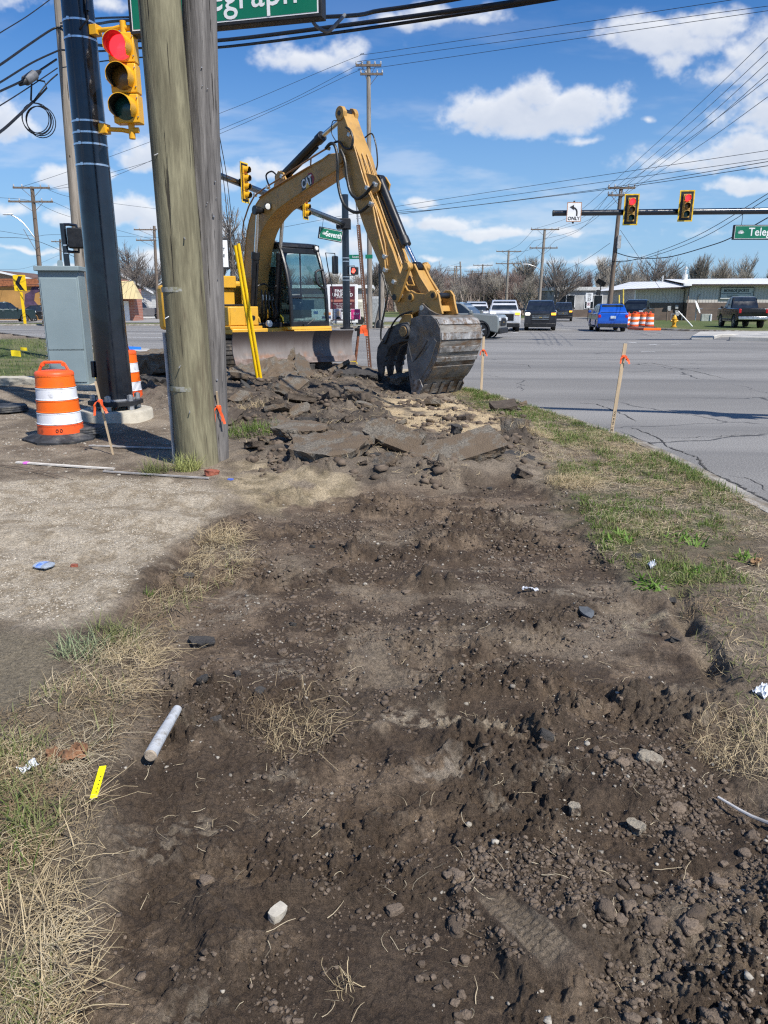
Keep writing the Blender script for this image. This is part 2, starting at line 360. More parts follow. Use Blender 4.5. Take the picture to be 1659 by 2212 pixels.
    # steep broken edge on the right of the cut
    e = [G(1462, 1300), G(1480, 1370), G(1530, 1440), G(1560, 1490)]
    for a, b in zip(e, e[1:]):
        dx, dy = b.x - a.x, b.y - a.y; L2 = dx * dx + dy * dy; tt = np.clip(((x - a.x) * dx + (y - a.y) * dy) / L2, 0, 1); dd = np.hypot(x - a.x - dx * tt, y - a.y - dy * tt) + .03 * (fbm(x * 14, y * 14, 3, 77) - .5); h = h - .05 * ss(.085, .02, dd)
    # boot prints pressed into the soil
    for (u0, v0, u1, v1, W) in PRINTS:
        a = G(u0, v0); b = G(u1, v1); dx, dy = b.x - a.x, b.y - a.y; L = math.hypot(dx, dy)
        s_ = ((x - a.x) * dx + (y - a.y) * dy) / L; q_ = (-(x - a.x) * dy + (y - a.y) * dx) / L
        w_ = W * (1 - .28 * np.exp(-((s_ / L - .55) / .13) ** 2))
        ins = ss(1.08, .72, np.abs(q_) / w_ + .18 * (fbm(x * 60, y * 60, 2, 5) - .5)) * ss(-.03, .03, s_) * ss(L + .03, L - .03, s_)
        tread = ss(-.2, .5, np.sin(s_ / L * 2 * math.pi * 13)) * (np.abs(q_) < .8 * w_) * (np.abs(np.abs(q_) - w_ * .28) > .004)
        base = h0 - .007
        h = h * (1 - ins) + ins * (base + .0048 * tread + .003 * fbm(x * 90, y * 90, 2, 3)) + .005 * ss(1.5, 1.05, np.abs(q_) / w_) * (1 - ins) * ss(-.05, 0, s_) * ss(L + .05, L, s_)
    kd = -kr    # distance on the land side of the kerb
    edge = ss(.02, .5, kd)
    h = np.where(far > 0, h * near + .06 * (1 - near), h)
    h = h * edge + .055 * (1 - edge)
    h = np.where(far > 0, h, .04 + .0 * h)
    h = np.where(kr > -.06, -.4, h)
    return h, z
def srgb(r, g, b): return np.array([((c / 255) / 12.92 if c / 255 < .04045 else ((c / 255 + .055) / 1.055) ** 2.4) for c in (r, g, b)])
def build_ground():
    th = np.concatenate([np.arange(-180, -39, 6), np.arange(-38, 38, .1), np.arange(39, 180, 6)]) * math.pi / 180
    rr = [.05, .3, .6, .85]; r = 1.0
    while r < 26:
        rr.append(r); r += .012 if r < 1.22 else max(.0036, min(r * r / 1350, .045))
    while r < 5000: rr.append(r); r *= 1.07
    rr = np.array(rr); T, RR = np.meshgrid(th, rr)
    x = (RR * np.sin(T)).ravel(); y = (RR * np.cos(T)).ravel()
    n = len(x); h, z = ground_height(x, y)
    def c(*a): return np.array(a)[None, :]
    def mixc(a, b, f): return a * (1 - f[:, None]) + b * f[:, None]
    print('ground vertices', n)
    f1 = fbm(x * 1.3, y * 1.3, 5, 201); f2 = fbm(x * 9, y * 9, 4, 211); f3 = fbm(x * 40, y * 40, 3, 221); R_ = np.hypot(x, y)
    base = mixc(c(.17, .134, .096) * np.ones((n, 1)), c(.30, .245, .18), ss(.35, .65, f1 * .6 + f2 * .4))
    def lay(base, col1, col2, f, m): return mixc(base, mixc(c(*col1) * np.ones((n, 1)), c(*col2), f), np.clip(m, 0, 1))
    speck = ss(.45, .8, f3)
    base = lay(base, (.31, .25, .172), (.52, .45, .345), np.clip(ss(.35, .62, f2) * .6 + speck * .5, 0, 1), z['grav'])
    base = lay(base, (.215, .18, .125), (.30, .255, .175), ss(.3, .7, f1), z['silt'])
    base = lay(base, (.16, .125, .088), (.21, .17, .12), ss(.3, .7, f2), z['turf'])
    dry = ss(.50, .68, fbm(x * 1.8, y * 1.8, 4, 231))
    base = lay(base, (.108, .076, .050), (.195, .144, .098), ss(.3, .7, f2), z['dirt'])
    base = mixc(base, mixc(c(.18, .142, .104) * np.ones((n, 1)), c(.26, .212, .155), f2), z['dirt'] * dry * .75)
    damp = ss(.50, .60, fbm(x * 2.1 + 31, y * 3.0 + 7, 5, 271, .6)) * z['dirt'] * (1 - z['print'])
    base = mixc(base, c(.062, .043, .029) * np.ones((n, 1)), damp * .72)
    ash = ss(.66, .80, fbm(x * 2.3 + 8, y * 4.6, 4, 241)) * z['dirt'] * (R_ < 5)
    base = mixc(base, c(.31, .26, .195) * np.ones((n, 1)), ash * ss(.45, .6, f3) * .6)
    base = lay(base, (.078, .063, .049), (.18, .146, .11), ss(.38, .66, f1 * .5 + f2 * .5), z['pile'])
    base = lay(base, (.43, .32, .185), (.56, .445, .28), f2, z['sand'] * ss(.30, .46, fbm(x * 2.2, y * 2.2, 4, 251)))
    base = lay(base, (.25, .20, .125), (.42, .34, .225), ss(.3, .7, f2), z['sand2'] * ss(.36, .55, fbm(x * 3, y * 3, 3, 252)))
    base = lay(base, (.07, .09, .03), (.17, .14, .09), ss(.35, .62, f2), np.maximum(z['gr'], z['gr2'] * .7) * .8)
    base = lay(base, (.075, .10, .032), (.15, .15, .07), ss(.35, .65, f1), z['lawn'])
    base = mixc(base, c(.20, .163, .12) * np.ones((n, 1)), z['print'] * .6)
    for P, col in ((Z_PALE1, (.36, .30, .22)), (Z_PALE2, (.30, .255, .20)), (Z_PALE3, (.30, .25, .17))):
        k = ss(-.03, .035, sdf(P, x + .10 * (fbm(x * 9, y * 9, 4, 301) - .5), y + .10 * (fbm(x * 9 + 4, y * 9, 4, 302) - .5))) * ss(.36, .55, fbm(x * 30, y * 30, 3, 303)); base = mixc(base, c(*col) * np.ones((n, 1)), k * .85)
    land = sdf(NEAR_LAND, x, y) > 0
    farc = lay(base, (.085, .115, .035), (.15, .155, .07), ss(.3, .7, fbm(x * .25, y * .25, 4, 261)), np.ones(n))
    base = np.where(land[:, None], base, farc)
    me = bpy.data.meshes.new('ground')
    N, M_ = len(rr), len(th)
    me.vertices.add(n); me.vertices.foreach_set('co', np.stack([x, y, h], 1).astype(np.float32).ravel())
    i, j = np.meshgrid(np.arange(N - 1), np.arange(M_), indexing='ij'); j2 = (j + 1) % M_
    F = np.stack([i * M_ + j, (i + 1) * M_ + j, (i + 1) * M_ + j2, i * M_ + j2], -1).reshape(-1, 4)
    nf = len(F); me.loops.add(nf * 4); me.loops.foreach_set('vertex_index', F[:, ::-1].astype(np.int32).ravel())
    me.polygons.add(nf); me.polygons.foreach_set('loop_start', (np.arange(nf) * 4).astype(np.int32)); me.polygons.foreach_set('loop_total', np.full(nf, 4, np.int32))
    me.polygons.foreach_set('use_smooth', np.ones(nf, bool))
    at = me.color_attributes.new('soil', 'FLOAT_COLOR', 'POINT')
    wet = np.clip(z['dirt'] * (1 - dry * .6) + z['pile'] * .5, 0, 1)
    at.data.foreach_set('color', np.concatenate([base, wet[:, None]], 1).astype(np.float32).ravel())
    me.update(calc_edges=True); me.validate()
    m = bpy.data.materials.new('soil_and_gravel'); m.use_nodes = True; t = NT(m.node_tree); b = t.n['Principled BSDF']
    ca = t.node('ShaderNodeVertexColor', layer_name='soil'); P = t.node('ShaderNodeNewGeometry').outputs['Position']
    n1 = t.noise(P, 60, 9, .78); n2 = t.noise(P, 9, 6, .6); vo = t.node('ShaderNodeTexVoronoi', {'Vector': P, 'Scale': 120.0, 'Randomness': 1.0})
    n4 = t.noise(P, 260, 4, .7)
    k = t.m('ADD', t.m('MULTIPLY', t.ramp(n1, .3, .7, .5, 1.45), t.ramp(n4, .35, .7, .72, 1.3)), t.m('MULTIPLY', t.m('SUBTRACT', n2, .5), .5))
    cc = t.node('ShaderNodeVectorMath', {0: ca.outputs[0], 3: k}, operation='SCALE').outputs[0]
    peb = t.ramp(vo.outputs['Distance'], .16, .10); sel = t.ramp(t.node('ShaderNodeSeparateColor', {0: vo.outputs['Color']}).outputs[0], .80, .86)
    cc2 = t.mix(t.m('MULTIPLY', t.m('MULTIPLY', peb, sel), .45), cc, (.30, .27, .225))
    t.l.new(cc2, b.inputs['Base Color']); t.l.new(t.m('SUBTRACT', .97, t.m('MULTIPLY', ca.outputs['Alpha'], .22)), b.inputs['Roughness'])
    b.inputs['Specular IOR Level'].default_value = .28
    hh = t.m('ADD', t.m('ADD', t.m('MULTIPLY', n1, .7), t.m('MULTIPLY', n4, .35)), t.m('MULTIPLY', t.m('MULTIPLY', peb, sel), .25))
    bn = t.node('ShaderNodeBump', {'Strength': 1.0, 'Distance': .02, 'Height': hh}); t.l.new(bn.outputs[0], b.inputs['Normal'])
    me.materials.append(m); o = bpy.data.objects.new('ground', me); COL.objects.link(o); tag(o, kind='structure')
    return o
build_ground()
def hz(x, y):
    a = np.atleast_1d(np.array(x, float)); b = np.atleast_1d(np.array(y, float))
    return ground_height(a, b)[0]
# ---------------------------------------------------------------- road
def asphalt_material():
    m = bpy.data.materials.new('old_asphalt'); m.use_nodes = True; t = NT(m.node_tree); b = t.n['Principled BSDF']
    P = t.node('ShaderNodeNewGeometry').outputs['Position']
    fine = t.noise(P, 60, 4, .75); mid = t.noise(P, 14, 5, .6); big = t.noise(t.node('ShaderNodeMapping', {'Vector': P, 'Scale': (.12, .5, 1), 'Rotation': (0, 0, -.12)}).outputs[0], 1.0, 5, .55)
    c = t.mix(t.ramp(big, .3, .7), (.205, .197, .184), (.282, .272, .254))
    c = t.mix(t.ramp(fine, .36, .66), t.node('ShaderNodeVectorMath', {0: c, 3: .55}, operation='SCALE').outputs[0], t.node('ShaderNodeVectorMath', {0: c, 3: 1.35}, operation='SCALE').outputs[0])
    # tyre-polished and oil-dark bands running across the junction
    sp = t.node('ShaderNodeSeparateXYZ', {0: P})
    yy = t.m('ADD', sp.outputs[1], t.m('MULTIPLY', sp.outputs[0], .12))
    band = t.noise(t.node('ShaderNodeCombineXYZ', {0: t.m('MULTIPLY', sp.outputs[0], .02), 1: t.m('MULTIPLY', yy, .45), 2: 0.0}).outputs[0], 1.0, 5, .65)
    c = t.mix(t.ramp(band, .48, .66, 0, .5), c, (.125, .122, .118))
    # sealed and open cracks
    vn = t.node('ShaderNodeTexVoronoi', {'Vector': t.node('ShaderNodeVectorMath', {0: P, 1: t.node('ShaderNodeVectorMath', {0: t.node('ShaderNodeTexNoise', {'Vector': P, 'Scale': 1.2, 'Detail': 6.0}).outputs['Color'], 1: (.9, .9, 0)}, operation='MULTIPLY').outputs[0]}).outputs[0], 'Scale': .26}, feature='DISTANCE_TO_EDGE')
    cr = t.m('MULTIPLY', t.ramp(vn.outputs['Distance'], .006, .001), t.ramp(t.noise(P, .35, 2), .48, .56))
    c = t.mix(t.m('MULTIPLY', cr, .85), c, (.03, .03, .032))
    t.l.new(c, b.inputs['Base Color']); b.inputs['Roughness'].default_value = .82; b.inputs['Specular IOR Level'].default_value = .4
    bn = t.node('ShaderNodeBump', {'Strength': .5, 'Distance': .008, 'Height': t.m('SUBTRACT', t.m('ADD', fine, t.m('MULTIPLY', mid, .4)), t.m('MULTIPLY', cr, 2))}); t.l.new(bn.outputs[0], b.inputs['Normal'])
    return m
def flat(name, poly, z, m, kind='structure'):
    o = MB().add([(x, y, z) for x, y in poly], [tuple(range(len(poly)))]).build(name, m, fix=False)
    if o.data.polygons[0].normal.z < 0: o.data.flip_normals()
    return tag(o, kind=kind)
ASP = asphalt_material()
flat('road', ROAD, 0.0, ASP)
conc = mat('kerb_concrete', (.36, .335, .29), .9, var=.2, vs=3, bump=.6, bs=60, dirt=(.17, .14, .10), ds=2.6, dlo=.42, dhi=.62)
def kerb(name, line, w=.15, h=.075, gutter=.42, side=1, k=6, sm=True):
    L = smooth_line(line, k) if sm else [Vector((*p, 0)) for p in line]
    mb = MB(); vs = []; prof = [(-w, -.2), (-w, h), (-.02, h), (0, h - .02), (.02, .012), (gutter, .006), (gutter, -.1)]
    for i, p in enumerate(L):
        d = (L[min(i + 1, len(L) - 1)] - L[max(i - 1, 0)]).normalized(); nn = Vector((d.y, -d.x, 0)) * side
        vs += [p + nn * a + Vector((0, 0, b)) for a, b in prof]
    n = len(prof); fs = [(i * n + j, i * n + j + 1, (i + 1) * n + j + 1, (i + 1) * n + j) for i in range(len(L) - 1) for j in range(n - 1)]
    mb.add(vs, fs + [tuple(range(n)), tuple(range((len(L) - 1) * n, len(L) * n))]); return tag(mb.build(name, conc), kind='structure')
kerb('kerb', KERB, w=.10, gutter=.17, h=.06)
kerb('kerb', [(-120, 65.9), (-33, 63.4), (-14, 61.8), (-6.5, 56), (1.2, 57), (9, 70), (20, 100)], h=.13, w=.5)
kerb('kerb', [(38, 106), (24.5, 78), (18.2, 63.5), (17.6, 56.5), (19, 50), (23, 45.6), (32, 42), (60, 36)], h=.13, side=1, w=.3)
# far pavements, car parks, islands
pale = mat('pale_concrete', (.47, .45, .41), .85, var=.12, vs=.8, bump=.2, bs=30)
flat('pavement', [(-12, 58.2), (-6.4, 53.9 + 2.6), (-5.8, 57.6), (.9, 58.4), (3.2, 61), (-.5, 60.2), (-6, 59.6), (-14, 64)], .13, pale)
flat('car_park', [(-70, 71), (-8, 71), (2, 76), (6, 90), (-10, 130), (-100, 130)], .075, mat('lot_asphalt', (.30, .29, .275), .9, var=.1, vs=.5, bump=.2))
paint = mat('road_paint', (.72, .72, .70), .7, var=.12, vs=5, dirt=(.22, .22, .22), ds=9, dlo=.5, dhi=.62)
def stripe(a, b, w, z=.004):
    a = Vector((*a, z)); b = Vector((*b, z)); d = (b - a).normalized(); n = Vector((-d.y, d.x, 0)) * w / 2
    return [a - n, b - n, b + n, a + n]
ms = MB()
for (u0, v0, u1, v1, w) in [(-60, 721.5, 120, 724.5, .2), (-60, 711.5, 360, 713.5, .22), (140, 733, 100, 732, .2), (180, 718, 372, 721.5, .22), (160, 727, 372, 729.5, .25), (-60, 744, 60, 746, .25), (1355, 739, 1375, 741, .15), (1400, 745, 1420, 744, .15), (1095, 716, 1118, 719, .2), (1010, 735, 1025, 737, .15), (1120, 712.6, 1235, 712.8, .5), (1385, 760, 1415, 760, .12), (1450, 744, 1470, 743, .1)]:
    ms.quad(*stripe(G(u0, v0)[:2], G(u1, v1)[:2], w))
tag(ms.build('road_marking', paint, fix=False), kind='structure')

# cracks opened in the old asphalt beside the kerb
def crack(pts, w, seed):
    r_ = random.Random(seed); P = []; 
    for (u0, v0), (u1, v1) in zip(pts, pts[1:]):
        for k in range(7): P.append((u0 + (u1 - u0) * k / 7, v0 + (v1 - v0) * k / 7))
    P.append(pts[-1]); Q = [G(987.5 + u * .4048, 713 + v * .4048, .005) + Vector((r_.uniform(-.025, .025), r_.uniform(-.05, .05), 0)) for u, v in P]; vs = []
    for i, p in enumerate(Q):
        d = (Q[min(i + 1, len(Q) - 1)] - Q[max(i - 1, 0)]).normalized(); n = Vector((-d.y, d.x, 0)) * w * r_.uniform(.25, 1.0) * min(1, .3 + i * .2, .3 + (len(Q) - 1 - i) * .2); vs += [p - n, p + n]
    return vs
cm = MB()
for k, (pts, w) in enumerate([([(640, 388), (735, 392), (800, 415), (900, 455), (958, 490)], .012), ([(920, 515), (1000, 545), (1080, 580), (1112, 615), (1200, 650), (1290, 680), (1310, 720), (1352, 758)], .016), ([(1080, 575), (1250, 572), (1460, 562), (1600, 560)], .007),
    ([(1352, 758), (1450, 800), (1540, 850), (1659, 915), (1760, 985)], .018), ([(1440, 770), (1560, 790), (1659, 860)], .008), ([(880, 190), (1040, 175), (1250, 215), (1480, 270)], .014), ([(130, 170), (380, 185), (390, 200)], .016), ([(870, 540), (1020, 600), (1180, 690), (1330, 770), (1560, 905), (1700, 990)], .012)]):
    vs = crack(pts, w, k + 3); cm.add(vs, [(2 * i, 2 * i + 1, 2 * i + 3, 2 * i + 2) for i in range(len(vs) // 2 - 1)])
tag(cm.build('road_crack', mat('crack_dark', (.06, .057, .052), .95), fix=False), kind='structure')
# ================================================================ near things
def grain(name, c1, c2, rough=.8, streak=.06, sc=14, bump=.6, crack=(.03, .025, .02), patch=None):   # weathered pole timber
    if name in MATS: return MATS[name]
    m = bpy.data.materials.new(name); m.use_nodes = True; t = NT(m.node_tree); b = t.n['Principled BSDF']
    tc = t.node('ShaderNodeTexCoord').outputs['Object']
    st = t.node('ShaderNodeMapping', {'Vector': tc, 'Scale': (1, 1, streak)}).outputs[0]
    n1 = t.noise(st, sc, 6, .6, .4); n2 = t.noise(st, sc * 4, 4, .6); n3 = t.noise(t.node('ShaderNodeMapping', {'Vector': tc, 'Scale': (1, 1, .03)}).outputs[0], sc * 2.2, 3, .5)
    c = t.mix(t.ramp(n1, .32, .68), c1, c2); c = t.mix(t.ramp(n2, .35, .75, 0, .35), c, tuple(v * .45 for v in c1))
    if patch: c = t.mix(t.ramp(t.noise(st, 5, 5, .65), .56, .66, 0, .55), c, patch)
    ck = t.ramp(n3, .36, .31); c = t.mix(t.m('MULTIPLY', ck, .9), c, crack)
    vo = t.node('ShaderNodeTexVoronoi', {'Vector': t.node('ShaderNodeMapping', {'Vector': tc, 'Scale': (1, 1, .45)}).outputs[0], 'Scale': 5.0})
    kn = t.m('MULTIPLY', t.ramp(vo.outputs['Distance'], .10, .05), t.ramp(t.node('ShaderNodeSeparateColor', {0: vo.outputs['Color']}).outputs[0], .7, .75)); c = t.mix(kn, c, crack)
    t.l.new(c, b.inputs['Base Color']); b.inputs['Roughness'].default_value = rough; b.inputs['Specular IOR Level'].default_value = .25
    bn = t.node('ShaderNodeBump', {'Strength': bump, 'Distance': .012, 'Height': t.m('SUBTRACT', t.m('ADD', n1, t.m('MULTIPLY', n2, .5)), t.m('MULTIPLY', t.m('ADD', ck, kn), 1.2))}); t.l.new(bn.outputs[0], b.inputs['Normal'])
    MATS[name] = m; return m
treated = grain('treated_pine', (.145, .130, .082), (.275, .252, .160), streak=.11, patch=(.115, .09, .06))
greywood = grain('grey_weathered_wood', (.11, .102, .096), (.24, .225, .21), sc=22, bump=1.0)
oldwood = grain('old_pole_wood', (.22, .19, .155), (.36, .32, .27), sc=12)
brownwood = grain('brown_pole_wood', (.13, .10, .075), (.24, .19, .15), sc=12)
lath = mat('bare_lath', (.55, .42, .27), .8, vs=20, var=.12, stretch=(1, 1, .1))
black = mat('black_powder_coat', (.010, .013, .020), .22, var=.2, vs=3, spec=.6, coat=.3)
blackm = mat('black_matt', (.014, .015, .017), .55, var=.25, vs=8, bump=.15)
steel = mat('galvanised_steel', (.50, .51, .52), .42, metal=.75, vs=9, var=.12)
band = mat('stainless_band', (.75, .75, .76), .25, metal=.9, vs=30, var=.08)
sigy = mat('signal_yellow', (.80, .41, .015), .38, vs=5, var=.06, dirt=(.45, .22, .02), ds=6, dlo=.6, dhi=.8)
sigin = mat('visor_inside', (.02, .018, .012), .6)
green = mat('sign_green', (.003, .16, .085), .4, vs=1, var=.05)
white = mat('sign_white', (.78, .79, .78), .45, vs=2, var=.04)
conc2 = mat('fresh_concrete', (.50, .46, .37), .9, var=.1, vs=7, bump=.3, bs=70, dirt=(.3, .22, .16), ds=5, dlo=.6, dhi=.72)
X, Yv, Z = Vector((1, 0, 0)), Vector((0, 1, 0)), Vector((0, 0, 1))
def gz(x, y): return float(hz(x, y)[0])

def pole_mesh(h, r0, r1, lean=(0, 0), n=28, seg=14, wob=.012, m=None, name='shaft', parent=None, seed=0):
    mb = MB(); pts = []; rr = []
    for i in range(seg + 1):
        t = i / seg; z = -.4 + (h + .4) * t
        pts.append((lean[0] * z / h + wob * math.sin(3.1 * t + seed), lean[1] * z / h + wob * math.cos(2.3 * t + seed), z)); rr.append((r0 + (r1 - r0) * t) * (1 + wob * .8 * math.sin(9 * t + seed * 2)))
    return mb.tube(pts, rr, n).build(name, m, parent)
# the two big timber poles and the pale one beyond
p = G(426, 1013)
t = thing('timber_pole', 'thick green-tinted treated timber pole with pale scuffed bands, standing before the grey pole', 'pole', (p.x, p.y, 0))
pole_mesh(9.5, .208, .150, (-.12, 0), m=treated, parent=t, seed=1)
for z in (.80, 1.72):
    mb = MB(); mb.lathe([(.2035 - .0055 * z, z), (.2045 - .0055 * z, z + .012), (.2045 - .0055 * z, z + .035), (.2035 - .0055 * z, z + .047)], (-.0126 * z, 0, 0), 28, cap=False)
    mb.build('scuff_band', mat('scuffed_paint', (.34, .34, .30), .85, vs=24, var=.1, dirt=(.2, .19, .11), ds=16, dlo=.42, dhi=.56), t)
mb = MB()
for a_, z_ in ((4.2, 2.9), (4.6, 1.05), (5.2, 2.2), (4.9, .62), (4.1, 1.5)):
    mb.cyl((.19 * math.cos(a_) - .02, .19 * math.sin(a_), z_), (.235 * math.cos(a_) - .02, .235 * math.sin(a_), z_ - .02), .006, n=6)
mb.build('nail', steel, t)
mb = MB().tube([(-.215, -.03, -.1), (-.215, -.03, .9), (-.222, -.02, 1.35)], .018, 10); mb.build('conduit', mat('grey_conduit', (.33, .34, .36), .6), t)
p = G(463, 1003)
t = thing('timber_pole', 'grey weathered timber pole, cracked and full of staple holes, just behind the green-tinted pole', 'pole', (p.x, p.y, 0))
pole_mesh(9.5, .163, .140, (.30, 0), m=greywood, parent=t, seed=4)
mb = MB()
for k in range(14):
    a_ = rnd.uniform(4.9, 6.0); z_ = rnd.uniform(.3, 4.2); c_ = .03 * z_ ; rr_ = .163 - .0024 * z_
    mb.cyl((c_ + rr_ * math.cos(a_), rr_ * math.sin(a_), z_), (c_ + (rr_ + .010) * math.cos(a_), (rr_ + .010) * math.sin(a_), z_), rnd.choice((.004, .006, .010)), n=8)
mb.build('tack', mat('dull_zinc', (.33, .33, .34), .5, metal=.6), t)
p = Vector((-8.27, 21, 0))
t = thing('timber_pole', 'pale slender timber pole carrying the cable splices, behind the grey cabinet', 'pole', p)
pole_mesh(12.5, .15, .105, (.35, 0), m=oldwood, parent=t, seed=2)
MB().tube([(.13, -.12, -.1), (.12, -.12, 1.3), (.10, -.12, 2.45)], .045, 10).build('conduit', steel, t)
MB().box((.11, -.15, 1.75), (.13, .09, .42)).build('conduit_box', steel, t, bevel=.01)

# ---------------- black traffic pole with its mast arm
PB = Vector((-3.74, 10.35, 0))
t = thing('concrete_footing', 'round pale concrete footing under the black steel pole', 'footing', (PB.x, PB.y, 0))
MB().lathe([(.485, -.3), (.485, .185), (.475, .205), (.455, .212), (0.001, .212)], n=64).build('cylinder_block', conc2, t)
t = thing('mast_arm_pole', 'tall glossy black steel traffic pole bolted to the round concrete footing', 'traffic pole', (PB.x, PB.y, .212))
mb = MB(); prof = [(.235 - .0095 * z, z) for z in (0.06, .3, 1, 2, 3, 4, 5, 6, 6.9)] + [(.17, 6.95), (.02, 6.99)]
mb.lathe(prof, n=40).build('shaft', black, t)
pl_ = [(.36 * math.cos(R(a)), .36 * math.sin(R(a))) for a in (22, 68, 112, 158, 202, 248, 292, 338)]
MB().prism([(1.02 * x, 1.02 * y) for x, y in pl_], (0, 0, .065), X, Yv, Z, 0, .06).build('base_plate', blackm, t, bevel=.006)
MB().lathe([(.262, .125), (.262, .135), (.237, .15)], n=40, cap=False).build('weld_collar', steel, t)
for k in range(6):
    a = R(270 + 60 * k); c = Vector((.295 * math.cos(a), .295 * math.sin(a), 0)); mb = MB()
    mb.cyl(c + Z * -.02, c + Z * .21, .024, n=10); mb.cyl(c + Z * .005, c + Z * .062, .043, n=6); mb.cyl(c + Z * .127, c + Z * .20, .043, n=6)
    mb.build('anchor_bolt', steel, t)
for z in (4.93, 4.74, 3.82, 3.69, 3.56, 3.32):
    z -= .212; r_ = .2365 - .0095 * z; mb = MB().lathe([(r_, z - .011), (r_ + .004, z - .011), (r_ + .004, z + .011), (r_, z + .011)], n=40, cap=False)
    mb.box((-.06, -r_ - .003, z), (.03, .02, .034)); mb.build('steel_band', band, t)
MB().box((-.225, -.08, .55), (.05, .12, .22)).build('hand_hole_cover', black, t, bevel=.012)
ad = Vector((1, -.26, 0)).normalized(); a0 = Vector((0, 0, 6.35)); 
MB().tube([a0 + ad * .1, a0 + ad * 4 + Z * .12, a0 + ad * 9 + Z * .2, a0 + ad * 17.5 + Z * .25], [.14, .13, .115, .10], 20).build('mast_arm', black, t)
MB().cyl(a0 - ad * .22, a0 + ad * .28, .19, n=20).build('arm_flange', black, t)
for s_ in (0,):
    MB().tube([(.1, -.12, 5.4), (.17, -.15, 4.72), (.07, -.2, 4.6)], .012, 8).build('cable_drop', blackm, t)
    MB().tube([(.16, -.05, 6.2), (.23, -.13, 5.3), (.18, -.17, 4.80)], .022, 8).build('conduit', black, t)
# overhead things on that arm
def arm_pt(d): return PB + Z * .212 + a0 + ad * d + Z * (.03 * d if d < 4 else .12 + .016 * (d - 4))
def hang_sign(name, label, c, right, w, h, txt, size, parent_cat='street sign', drop=None, depth=.16, fr=None, bold=.012, sq=.9, lw=.02, emblem=True):
    right = Vector(right).normalized(); n = right.cross(Z)           # n faces the viewer
    t = thing(name, label, parent_cat, c)
    MB().prism([(-w / 2, -h / 2), (w / 2, -h / 2), (w / 2, h / 2), (-w / 2, h / 2)], (0, 0, 0), right, Z, n, -depth / 2, depth / 2).build('housing', fr or blackm, t, bevel=.01)
    for e, m, o in ((.05, white, .003), (.05 + lw, green, .006)):
        a, b = w / 2 - e * h * 1.3, h / 2 - e * h * 1.3
        MB().prism([(-a, -b), (a, -b), (a, b), (-a, b)], n * (depth / 2), right, Z, n, o - .003, o).build('border' if m is white else 'sign_face', m, t)
    lettering(txt, size, n * (depth / 2 + .008) + right * (w * (.05 if w > 2 else .13) if emblem else 0), right, Z, white, t, squeeze=sq, bold=bold)
    if emblem:                                                       # small lotus-like roundel
        mb = MB(); cc = n * (depth / 2 + .0095) - right * (w / 2 - h * .5)
        for k in range(7):
            a = R(20 + 23.3 * k); d = right * math.cos(a) + Z * math.sin(a); q = right * -math.sin(a) + Z * math.cos(a); L = h * .24
            b0 = cc - Z * h * .1
            mb.tube([b0, b0 + d * L * .6 + q * L * .2, b0 + d * L], h * .012, 4); mb.tube([b0, b0 + d * L * .6 - q * L * .2, b0 + d * L], h * .012, 4)
        mb.build('emblem', white, t)
    if drop:
        for s in (-.38, .38):
            q = right * w * s
            MB().cyl(q + Z * h / 2, q + Z * (h / 2 + drop), .012, n=8).build('hanger', blackm, t)
    return t
sc_ = (A(291, 40, 10.15) + A(694, 5, 9.55)) / 2; sc_.z = 4.72 + .29
hang_sign('street_sign', 'large green street name sign overhead behind the timber poles, cut by the view top', sc_, (2.36, -.6, 0), 2.42, .58, 'Telegraph', .44, drop=1.0, bold=.004, sq=.93)
MB_ = MB().tube([A(672, 40, 10.4), A(685, 58, 10.4), A(708, 68, 10.4), A(728, 50, 10.4), A(745, 32, 10.5)], .022, 8, smooth=5)
tag(MB_.build('drip_loop', mat('grey_cable', (.16, .17, .18), .5)), 'drooping grey cable loop tied between the big green sign and the overhead cables', 'cable')

